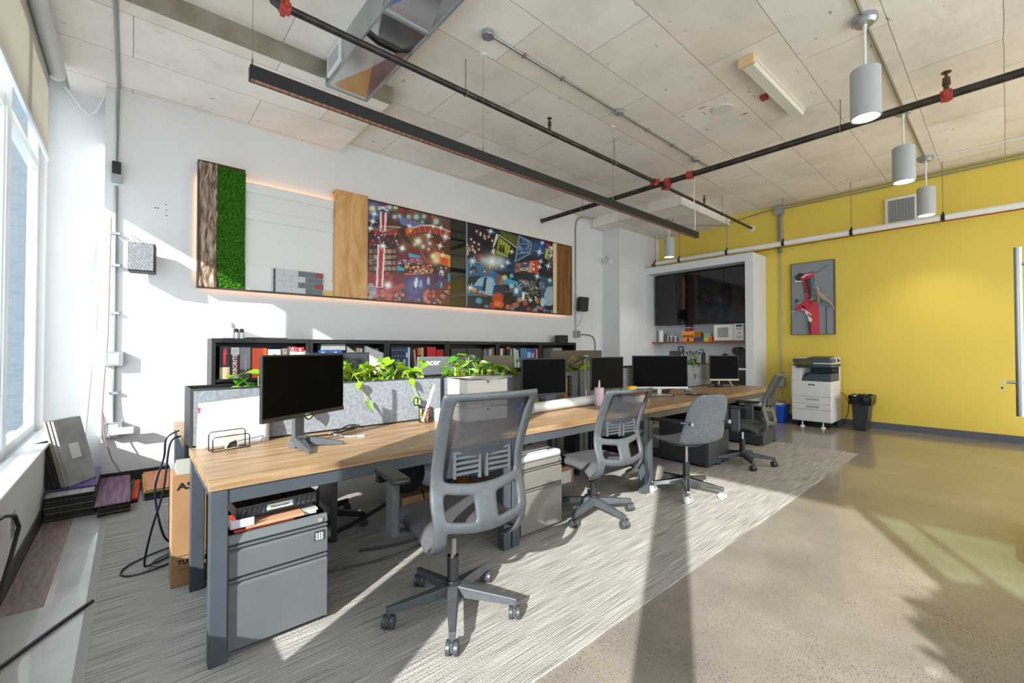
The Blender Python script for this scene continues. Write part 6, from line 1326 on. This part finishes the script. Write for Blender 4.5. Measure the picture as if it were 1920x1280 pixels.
pen((PX-.005, PY-.025, DZ+.012), (PX+.02, PY-.005, DZ+.09), .006, '#e8762c', 'orange marker in the wire pen cup')
pen((PX-.030, PY+.01, DZ+.012), (PX-.045, PY-.01, DZ+.08), .006, '#d8d83c', 'yellow pen in the wire pen cup')
pen((PX+.01, PY+.02, DZ+.012), (PX+.02, PY+.01, DZ+.12), .005, '#b83a34', 'dark red pen at the back of the wire pen cup')
tt = thing('ruler', 'long white ruler sticking up out of the wire pen cup', 'ruler', (PX-.03, PY-.01, DZ+.01)); b = B(); d = Vector((.095, .02, .22)); b.X = TR(PX-.038, PY-.022, DZ+.01) @ d.to_track_quat('Z', 'X').to_matrix().to_4x4(); b.box(-.009, .009, -.005, .005, 0, .27); obj('ruler', b, WPLAS, tt, bevel=.002)
tt = thing('scissors', 'black handled scissors leaning left in the wire pen cup', 'scissors', (PX-.03, PY+.005, DZ+.02))
obj('blade', B().tube([(PX-.01, PY+.015, DZ+.02), (PX-.03, PY+.01, DZ+.10)], .006, 5), CHROME, tt)
for s in (-1, 1): obj('handle', B().tube([(PX-.062+.014*s+.016*math.cos(2*PI*k/14), PY+.005, DZ+.148+.030*math.sin(2*PI*k/14)-.004*s) for k in range(14)], .005, 6, closed=True).tube([(PX-.03, PY+.01, DZ+.10), (PX-.05+.01*s, PY+.006, DZ+.125)], .006, 5), PLASB, tt, smooth=True)
t = thing('mug', 'white mug with dark blue flecks beside the wire pen cup', 'mug', (1.70, 2.74, DZ)); obj('cup', B().lathe([(0, 0), (.036, 0), (.04, .01), (.04, .085), (.037, .085), (.036, .01), (0, .008)], (1.702, 2.745, DZ), 24), WPLAS, t, smooth=True)
b = B()
for a, z in ((-2.3, .05), (-2.0, .065), (-1.8, .03), (-2.5, .03), (-2.05, .02), (-1.5, .055)): b.sphere((1.702+.040*math.cos(a), 2.745+.040*math.sin(a), DZ+z), .006, 6, (.6, .6, 1))
obj('fleck', b, mat('navy_fleck', '#28345c', .4), t)
# white document boxes
for k, lab in enumerate(['white drawer box at the bottom of the stack of three behind the first chair', 'white drawer box in the middle of the stack of three', 'white drawer box on top of the stack of three, under loose papers']):
    t = thing('document_box', lab, 'box', (1.95, 2.66, DZ+k*.101), group=None); z = DZ+k*.101
    X = TR(1.985, 2.66, z) @ rotz(-.05)
    b = B(); b.X = X; b.box(-.185, .185, -.13, .13, 0, .0985); obj('carcass', b, mat('box_offwhite', '#c9c4bc', .6), t, bevel=.002)
    b = B(); b.X = X; b.box(-.180, .180, -.136, -.13, .004, .095); o = obj('drawer_front', b, mat('box_offwhite', '#c9c4bc', .6), t, bevel=.002)
    b = B(); b.X = X; b.cyl((0, -.139, .082), (0, -.136, .082), .010, n=14); obj('finger_hole', b, mat('hole_brown', '#6a5c50', .7), t)
    b = B(); b.X = X; b.box(.10, .165, -.138, -.136, .06, .085); obj('label', b, PW, t)
b = B().grid([k/10 for k in range(11)], [k/6 for k in range(7)], lambda u, v: (1.795+.40*u, 2.50+.30*v, DZ+.306+.004*math.sin(u*9+v*3)+.006*abs(u-.5))); tag(obj('loose_papers', b, PW, solid=.002, smooth=True), 'loose curling papers on top of the white drawer boxes', 'papers')
t = thing('desk_ornament', 'small blue glass ornament left of the paper roll', 'ornament', (2.42, 2.66, DZ)); obj('body', B().lathe([(0, 0), (.028, 0), (.03, .03), (.016, .05), (.02, .065), (0, .085)], (2.42, 2.67, DZ), 16), mat('cobalt_glass', '#1c6ab0', .12), t, smooth=True); obj('topper', B().sphere((2.475, 2.69, DZ+.05), .022, 8).cyl((2.475, 2.69, DZ), (2.475, 2.69, DZ+.04), .012, n=10), mat('red_white_topper', '#c8c0c4', .3, n2='#b83a34', scale=60), t, smooth=True)
tag(obj('yellow_note_pad', B().box(2.68, 2.77, 2.78, 2.83, DZ, DZ+.075), mat('note_yellow', '#d8b41c', .6), bevel=.003), 'yellow pad standing under the second monitor', 'note pad')
t = thing('paper_roll', 'long white paper roll lying on the second desk, with a red sticker in its end', 'paper roll', (2.93, 2.55, DZ)); a0, a1 = Vector((2.435, 2.545, DZ+.043)), Vector((3.44, 2.60, DZ+.043))
obj('roll', B().cyl(a0, a1, .043, n=28), mat('roll_white', '#cccbca', .5), t, smooth=True); d = (a1-a0).normalized(); obj('inner_spiral', B().cyl(a0-d*.004, a0-d*.0005, .030, n=20), mat('roll_grey', '#b9b7b8', .6), t); obj('sticker', B().cyl(a0-d*.006, a0-d*.004, .011, n=14), mat('sticker_red', '#c8341c', .5), t)
t = thing('wooden_column_toy', 'narrow column of stacked orange wooden slats on a block by the planter', 'ornament', (3.06, 2.78, DZ)); b = B()
for k in range(13): b.box(3.075, 3.12, 2.76, 2.80, DZ+.062+k*.0145, DZ+.072+k*.0145)
b.box(3.085, 3.11, 2.77, 2.79, DZ+.06, DZ+.255); obj('slats', b, mat('orange_wood', '#b8743c', .6), t); obj('base', B().box(3.065, 3.13, 2.75, 2.81, DZ, DZ+.06), mat('pale_block', '#c8b890', .6), t, bevel=.003)
t = thing('tumbler', 'pink tumbler with a pink sipping spout on the second desk', 'tumbler', (3.16, 2.55, DZ)); TX, TY = 3.24, 2.48
PK = mat('dusty_pink', '#cdb2bd', .4); obj('cup', B().lathe([(0, 0), (.036, 0), (.040, .01), (.043, .12), (.043, .155), (0, .155)], (TX, TY, DZ+.001), 28), PK, t, smooth=True); obj('lid', B().lathe([(0, .155), (.044, .155), (.044, .168), (0, .17)], (TX, TY, DZ+.001), 28), mat('clear_pink', '#c0a8b4', .15), t, smooth=True); obj('spout', B().cyl((TX, TY, DZ+.17), (TX+.004, TY, DZ+.235), .012, .006, 12), PK, t, smooth=True)
t = thing('desk_lamp', 'desk lamp with a slim black head and silver post beside the third monitor', 'lamp', (3.2, 2.60, DZ))
obj('base', B().cyl((3.27, 2.66, DZ), (3.27, 2.66, DZ+.012), .07, n=24), mat('lamp_grey', '#9a9c9e', .4), t, smooth=True); obj('post', B().box(3.262, 3.278, 2.655, 2.665, DZ+.01, DZ+.445), mat('lamp_silver', '#c3c4c4', .35, .5), t, bevel=.002)
b = B(); d = Vector((-.26, -.02, -.085)); b.X = TR(3.27, 2.655, DZ+.45) @ d.to_track_quat('X', 'Z').to_matrix().to_4x4(); b.box(0, .27, -.022, .022, -.008, .006); q = obj('head', b, PLASB, t, bevel=.003)
b = B(); b.X = TR(3.27, 2.655, DZ+.45) @ d.to_track_quat('X', 'Z').to_matrix().to_4x4(); b.box(.03, .22, -.017, .017, -.010, -.0082); obj('diffuser', b, WPLAS, q); obj('joint', B().cyl((3.27, 2.64, DZ+.448), (3.27, 2.675, DZ+.448), .012, n=12), WPLAS, t, smooth=True)
obj('cord', B().tube([(3.02, 2.64, DZ+.37), (2.98, 2.70, DZ+.36), (2.93, 2.78, DZ+.33), (2.90, 2.82, DZ+.26), (2.89, 2.84, DZ+.15)], .004, 6), PLASB, t)
tag(obj('sticky_notes', B().box(3.62, 3.70, 2.62, 2.635, DZ+.06, DZ+.11), mat('mauve_note', '#c0a0c0', .6)), 'mauve sticky notes at the right foot of the third monitor', 'note')
t = thing('pen_tray', 'small dark tray of green and yellow markers between the third and fourth monitors', 'pen holder', (3.83, 2.72, DZ)); CX, CY = 3.84, 2.66
obj('cup', B().lathe([(0, 0), (.035, 0), (.035, .085), (.032, .085), (.03, .005), (0, .005)], (CX, CY, DZ), 18), PLASB, t, smooth=True)
for k, (c, n_, dx_, h_) in enumerate((('#3fc85a', 'bright green marker', -.02, .13), ('#1c1c1e', 'black pen', .012, .19), ('#c8d83c', 'yellow marker', .02, .135), ('#2f9a4a', 'dark green marker', .0, .15))): pen((CX+dx_*.5, CY+.006*k-.01, DZ+.01), (CX+dx_*1.6, CY+.006*k-.012, DZ+h_), .0065, c, '%s standing in the cup between the third and fourth monitors' % n_, 'marker')
t = thing('card_holder', 'bright yellow card holder on a white and orange box behind the second chair', 'holder', (3.86, 2.47, DZ+.07)); obj('holder', B().box(3.70, 3.82, 2.46, 2.50, DZ+.076, DZ+.15), mat('bright_yellow', '#e8b80c', .5), t, bevel=.004)
t = thing('gift_box', 'low white box with an orange lid edge on the third desk', 'box', (3.82, 2.44, DZ)); obj('box', B().box(3.68, 3.92, 2.38, 2.53, DZ, DZ+.062), WPLAS, t, bevel=.003); obj('lid', B().box(3.68, 3.90, 2.39, 2.53, DZ+.0625, DZ+.074), mat('lid_orange', '#d8501c', .5), t, bevel=.002)
t = thing('mouse_pad', 'dark round-edged mouse pad on the third desk', 'mouse pad', (4.83, 2.36, DZ)); b = B(); b.X = TR(4.86, 2.34, DZ) @ rotz(-.5) ; b.lathe([(0, 0), (.135, 0), (.14, .002), (.135, .005), (0, .005)], n=28); obj('pad', b, mat('pad_dark', '#3c3c40', .6), t, smooth=True)
t = thing('mouse', 'grey computer mouse on the dark pad', 'mouse', (4.78, 2.34, DZ+.006)); obj('body', B().sphere((4.78, 2.36, DZ+.018), .035, 10, (1, 1.6, .5)), mat('mouse_grey', '#6a6c70', .3), t, smooth=True)
cable([(4.2, 2.62, DZ+.005), (4.35, 2.50, DZ+.005), (4.5, 2.42, DZ+.005), (4.62, 2.5, DZ+.005), (4.70, 2.42, DZ+.006)], .003, PLASB, 'thin black mouse cable crossing the third desk')
b = B()
for j in range(4): b.tube([(4.80+.10*math.cos(2*PI*k/16)+.01*j, 2.72+.045*math.sin(2*PI*k/16), DZ+.006+.006*j+.003*math.sin(k)) for k in range(16)], .004, 5, closed=True)
tag(obj('cable_coil', b, PLASB, smooth=True), 'tangled coil of black cable behind the fourth monitor', 'cable')
tag(obj('teal_mouse', B().sphere((5.12, 2.60, DZ+.022), .03, 10, (1.3, 1, .7)).sphere((5.20, 2.60, DZ+.02), .025, 8, (1, 1, .8)), mat('teal_item', '#7aa8a8', .4), smooth=True), 'small teal gadget right of the fourth monitor foot', 'gadget')
b = B()
for j in range(5): b.tube([(6.05+.09*math.cos(2*PI*k/14)+.012*j, 2.62+.05*math.sin(2*PI*k/14), DZ+.006+.007*j) for k in range(14)], .004, 5, closed=True)
tag(obj('cable_coil', b, PLASB, smooth=True), 'tangle of black cable at the feet of the last monitor', 'cable')
cable([(5.95, 2.72, DZ+.005), (6.0, 2.62, DZ+.005), (6.2, 2.52, DZ+.005), (6.42, 2.50, DZ+.005), (6.5, 2.62, DZ+.005)], .004, PLASB, 'black cable curving around the last monitor')

# ------------------------------------------------------------ under and beside the desks
CARD = mat('cardboard', '#9a7550', .8, n2='#916c48', scale=6)
t = thing('cardboard_box', 'tall brown cardboard box with a printed maker name behind the near desk leg', 'box', (.33, 3.0, .008))
obj('carton', B().box(.170, .50, 2.90, 3.06, .0085, .60), CARD, t, bevel=.002)
obj('flap', B().prism([(2.90, .60), (3.06, .60), (2.98, .665)], .19, .48, 'x'), mat('grey_inner_card', '#8a8880', .7), t)
text('lettering', 'ASUS', .050, PLASB, TR(.262, 2.8985, .535) @ FY, t, xs=1.25, bold=.001)
text('lettering', 'TUF GAMING', .034, PLASB, TR(.298, 2.8985, .135) @ FY, t, bold=.001)
obj('print_line', B().box(.20, .45, 2.8985, 2.8995, .168, .170).box(.20, .45, 2.8985, 2.8995, .098, .100), PLASB, t)
t = thing('computer_tower', 'black computer tower with a grey top left of the tall cardboard box', 'computer', (.30, 3.5, .008)); obj('case', B().box(.20, .40, 3.26, 3.70, .012, .49), PLASB, t, bevel=.006); obj('top_panel', B().box(.20, .40, 3.26, 3.70, .491, .50), mat('tower_grey_top', '#8c9094', .35), t, bevel=.003)
t = thing('cardboard_box', 'low brown cardboard box in shadow under the first desk', 'box', (1.55, 3.0, .008)); obj('carton', B().box(1.52, 1.86, 2.96, 3.16, .0085, .16), CARD, t, bevel=.002); obj('tape', B().box(1.66, 1.70, 2.958, 2.96, .0085, .16), mat('kraft_tape', '#b98c58', .5), t)
t = thing('black_bag', 'black soft bag slumped on the low cardboard box', 'bag', (1.60, 3.05, .162)); obj('bag', B().sphere((1.60, 3.06, .30), .15, 12, (1, .8, .95)), mat('black_cloth', '#0c0b0d', .9, bump=.6, bscale=12), t, smooth=True); obj('strap', B().tube([(1.50, 2.95, .22), (1.35, 2.93, .15), (1.15, 3.0, .05), (1.02, 3.02, .015)], .014, 6), mat('black_cloth', '#0c0b0d', .9), t)
t = thing('plastic_bag', 'white plastic bag with blue and orange print beside the black bag', 'bag', (1.86, 3.06, .17)); obj('bag', B().sphere((1.84, 3.05, .27), .12, 10, (1.15, .7, .9)), mat('bag_white', '#b9bcc4', .3, bump=.6, bscale=9), t, smooth=True); obj('print', B().box(1.80, 1.85, 2.962, 2.968, .30, .33), mat('print_orange', '#d8641c', .5), t)
t = thing('cardboard_box', 'small cardboard box with a blue top band under the first desk', 'box', (2.07, 3.05, .008)); obj('carton', B().box(2.02, 2.14, 2.98, 3.13, .0085, .30), mat('card_orange', '#a8682c', .7), t, bevel=.002); obj('band', B().box(2.018, 2.142, 2.978, 3.132, .24, .30), mat('band_blue', '#1f64b4', .5), t)
t = thing('cardboard_box', 'brown box with a white shipping label behind the second chair base', 'box', (2.95, 2.74, .008)); obj('carton', B().box(2.80, 3.16, 2.72, 2.86, .0085, .17), CARD, t, bevel=.002); q = obj('label', B().box(2.82, 3.12, 2.716, 2.72, .02, .13), PW, t); obj('print', B().box(2.90, 2.98, 2.714, 2.716, .03, .10), mat('print_navy', '#1c2436', .6), q)
cable([(1.68, 2.95, .20), (1.66, 2.86, .12), (1.70, 2.72, .03), (1.64, 2.60, .015), (1.45, 2.50, .015), (1.2, 2.46, .015), (.95, 2.50, .015), (.75, 2.55, .015)], .006, PLASB, 'black cable on the carpet under the first desk')
cable([(1.62, 2.66, .016), (1.45, 2.58, .016), (1.25, 2.60, .016), (1.08, 2.66, .016)], .012, mat('grey_sleeve', '#3a3a3c', .6), 'thick grey cable sleeve on the carpet under the first desk')
cable([(.232, 3.30, .74), (.18, 3.28, .70), (.15, 3.22, .45), (.10, 3.20, .25), (.07, 3.22, .06), (.10, 3.28, .02), (.19, 3.34, .02), (.25, 3.40, .02)], .006, PLASB, 'black cable drooping to the carpet left of the desks, front one')
cable([(.232, 3.40, .76), (.17, 3.40, .72), (.16, 3.42, .60), (.12, 3.45, .40), (.16, 3.5, .12), (.22, 3.55, .02), (.32, 3.6, .02)], .006, mat('navy_cable', '#171a2e', .4), 'dark blue cable drooping left of the desks')
cable([(.25, 3.5, .02), (.12, 3.46, .016), (.0, 3.36, .016), (-.03, 3.26, .016), (.02, 3.20, .016), (.14, 3.22, .016), (.22, 3.28, .016)], .005, PLASB, 'black cable loop on the carpet left of the desks')
cable([(.25, 3.42, .02), (.16, 3.38, .016), (.10, 3.30, .016), (.14, 3.24, .016), (.24, 3.26, .016)], .005, mat('grey_cable', '#6a6c6e', .4), 'grey cable loop on the carpet left of the desks')
cable([(2.2, 3.0, .02), (2.5, 2.95, .02), (3.2, 3.0, .02), (3.6, 2.9, .02), (3.9, 2.95, .02), (4.3, 3.0, .02)], .008, PLASB, 'black cable running along the carpet under the desks')
for k, (x, lab) in enumerate(((4.02, 'black computer tower under the third desk'), (2.45, 'black computer tower deep under the second desk'))):
    t = thing('computer_tower', lab, 'computer', (x, 3.35, .008)); obj('case', B().box(x, x+.20, 3.20, 3.62, .012, .47), PLASB, t, bevel=.006)

# carpet and plank samples in the window corner
def tile(x0, x1, y0, y1, z, h, col, col2, lab, a=0, nm='carpet_sample', rough=.9, grp=None):
    X = TR((x0+x1)/2, (y0+y1)/2, z) @ rotz(a); w2, d2 = (x1-x0)/2, (y1-y0)/2
    t = thing(nm, lab, 'carpet sample', ((x0+x1)/2, (y0+y1)/2, z))
    if grp: t['group'] = grp
    b = B(); b.X = X; b.box(-w2, w2, -d2, d2, 0, h*.4); obj('backing', b, mat('sample_backing', '#1a1a1a', .8), t)
    b = B(); b.X = X; b.box(-w2, w2, -d2, d2, h*.4, h-.0004); obj('pile', b, mat('pile_'+col.strip('#'), col, rough, n2=col2, scale=3, stretch=(14, .8, 1), ramp=(.4, .6), detail=5), t)
r = random.Random(4); cs = [('#3c3a38', '#52504c'), ('#2c2a28', '#3a3836'), ('#5c5348', '#6a6052'), ('#333230', '#444240'), ('#57523c', '#6a6448'), ('#2f2d2c', '#3f3d3a')]
ords = ['bottom', 'second', 'third', 'fourth', 'fifth', 'sixth', 'seventh', 'eighth', 'ninth', 'tenth']
for k in range(8): tile(-.465+r.uniform(0, .006), -.195+r.uniform(-.006, .004), 4.62+r.uniform(-.006, .006), 5.42, .0+k*.022, .0216, *cs[k % 6], 'dark carpet plank, %s from the floor in the tall stack by the window' % ords[k] if k else 'dark carpet plank at the very bottom of the tall stack by the window', grp='carpet planks in the tall stack')
tile(-.46, -.20, 4.60, 5.0, .1766, .010, '#8e9190', '#a0a3a1', 'pale grey sample peeking out under the purple top plank')
tile(-.45, -.19, 4.74, 5.45, .187, .013, '#44306a', '#5d4684', 'purple plank sample on top of the tall stack by the window', rough=.6)
for k in range(5): tile(-.185+r.uniform(0, .01), .015+r.uniform(-.01, .004), 4.50+r.uniform(-.01, .01), 5.40, .0+k*.017, .0166, *cs[(k+1) % 6], 'black-backed plank in the middle stack, %s from the floor' % ords[k], grp='carpet planks in the middle stack')
tile(-.192, .008, 4.46, 5.40, .086, .012, '#50284a', '#7a5070', 'plum plank sample on top of the middle stack', rough=.6)
tile(.028, .068, 4.75, 5.40, .008, .03, '#b8321c', '#c84828', 'thin red sample edge between the plum and orange planks', a=-.04)
tile(.016, .024, 4.7, 5.42, .008, .04, '#35602c', '#4c7a3a', 'thin green sample edge beside the red one', a=-.03)
for k in range(3): tile(.10, .38+r.uniform(-.01, .01), 4.74+r.uniform(-.01, .01), 5.45, .008+k*.02, .0196, *cs[k], 'black-backed plank under the orange sample, %s from the floor' % ords[k], grp='carpet planks under the orange sample')
tile(.092, .37, 4.72, 5.44, .0685, .007, '#a8a02c', '#b8b040', 'yellow-green sample just under the orange plank')
tile(.102, .375, 4.74, 5.46, .076, .010, '#b8683a', '#cf8450', 'orange plank sample on top of the right stack', rough=.6)
# leaning samples
for k in range(7):
    c, c2 = [('#232324', '#303030'), ('#232324', '#303030'), ('#2b2a2a', '#383736'), ('#232324', '#303030'), ('#8b8271', '#a09784'), ('#9c968a', '#aea89c'), ('#8e8e8d', '#a5a5a3')][k]
    labs_ = ['black leaning sample nearest the window', 'second black leaning sample from the window', 'third leaning sample from the window, charcoal', 'fourth leaning sample from the window, black', 'tan leaning sample, third from the front', 'cream leaning sample, second from the front', 'large grey stone-look sample leaning at the front of the pile']
    t = thing('flooring_sample', labs_[k], 'flooring sample', (-.42+k*.018, 4.86, .2)); hh = .36 if k < 4 else .52
    X = TR(-.40+k*.021, 4.90, .203) @ rotz(-.50) @ Matrix.Rotation(-.24, 4, 'Y'); b = B(); b.X = X; b.box(-.008, .008, -.14, .14, 0, hh); obj('panel', b, mat('lean_'+c.strip('#')+str(k), c, .7, n2=c2, scale=7, detail=7), t, bevel=.001)
    if k == 6: b = B(); b.X = X; b.box(.0081, .0095, -.06, .04, .20, .32); obj('sticker', b, mat('sticker_white', '#d8d8d6', .5), t)
VP = wood_mat('vinyl_plank', [(.3, '#6d5a55'), (.5, '#8a756f'), (.7, '#9a8680')], sc=(16, 2.2, 4), rough=.55, scale=2, dist=2)
tag(obj('vinyl_plank', B().box(-.465, -.31, 3.14, 4.60, .001, .005), VP), 'brown wood-look vinyl plank lying on the concrete under the window', 'flooring plank')
cable([(-.47, 2.4, .02), (-.42, 2.55, .012), (-.36, 2.66, .011), (-.30, 2.76, .011), (-.20, 2.92, .011), (-.13, 3.02, .012)], .009, PLASB, 'thick black cable crossing the bare concrete strip to the rug')
t = thing('wall_socket_lead', 'black cable and socket with paper tags on the wall under the window', 'cable', (-.47, 3.1, .2)); obj('lead', B().tube([(-.475, 3.0, .47), (-.44, 3.12, .48), (-.42, 3.22, .45), (-.41, 3.26, .38), (-.43, 3.22, .25), (-.45, 3.12, .12), (-.45, 2.9, .02), (-.44, 2.6, .012)], .009, 8), PLASB, t, smooth=True); obj('tag', B().box(-.43, -.428, 3.20, 3.30, .34, .46), mat('tag_grey', '#a9aca9', .6, n2='#6a6c6a', scale=40), t)

# stand-in tree added out of view to cast the dark shape on the floor
t = thing('stand_in_tree', 'stand-in bushy tree added behind the viewpoint to shade the floor', 'plant', (-.1, -1.75, 0))
obj('pot', B().lathe([(0, 0), (.16, 0), (.22, .40), (.20, .40), (.19, .36), (0, .36)], (-.1, -1.75, 0), 24), mat('pot_grey', '#6a6c6e', .6), t, smooth=True)
obj('trunk', B().tube([(-.1, -1.75, .35), (-.08, -1.72, .9), (-.1, -1.76, 1.6)], .025, 8), CARD, t)
b = B(); r = random.Random(12)
for k in range(3200):
    while True:
        p = Vector((r.uniform(-1, 1), r.uniform(-1, 1), r.uniform(-1, 1)))
        if p.length < 1: break
    c = (-.1+p.x*.42, -1.80+p.y*.58, 1.32+p.z*.66); a = r.uniform(0, 6.28); e = r.uniform(-1, 1); L = r.uniform(.10, .17); d = Vector((math.cos(a)*math.cos(e), math.sin(a)*math.cos(e), math.sin(e))); s_ = d.orthogonal().normalized()
    q = [Vector(c), Vector(c)+d*L*.5+s_*L*.25, Vector(c)+d*L, Vector(c)+d*L*.5-s_*L*.25]; b.f([b.v(x) for x in q])
obj('foliage', b, LEAF[1], t)
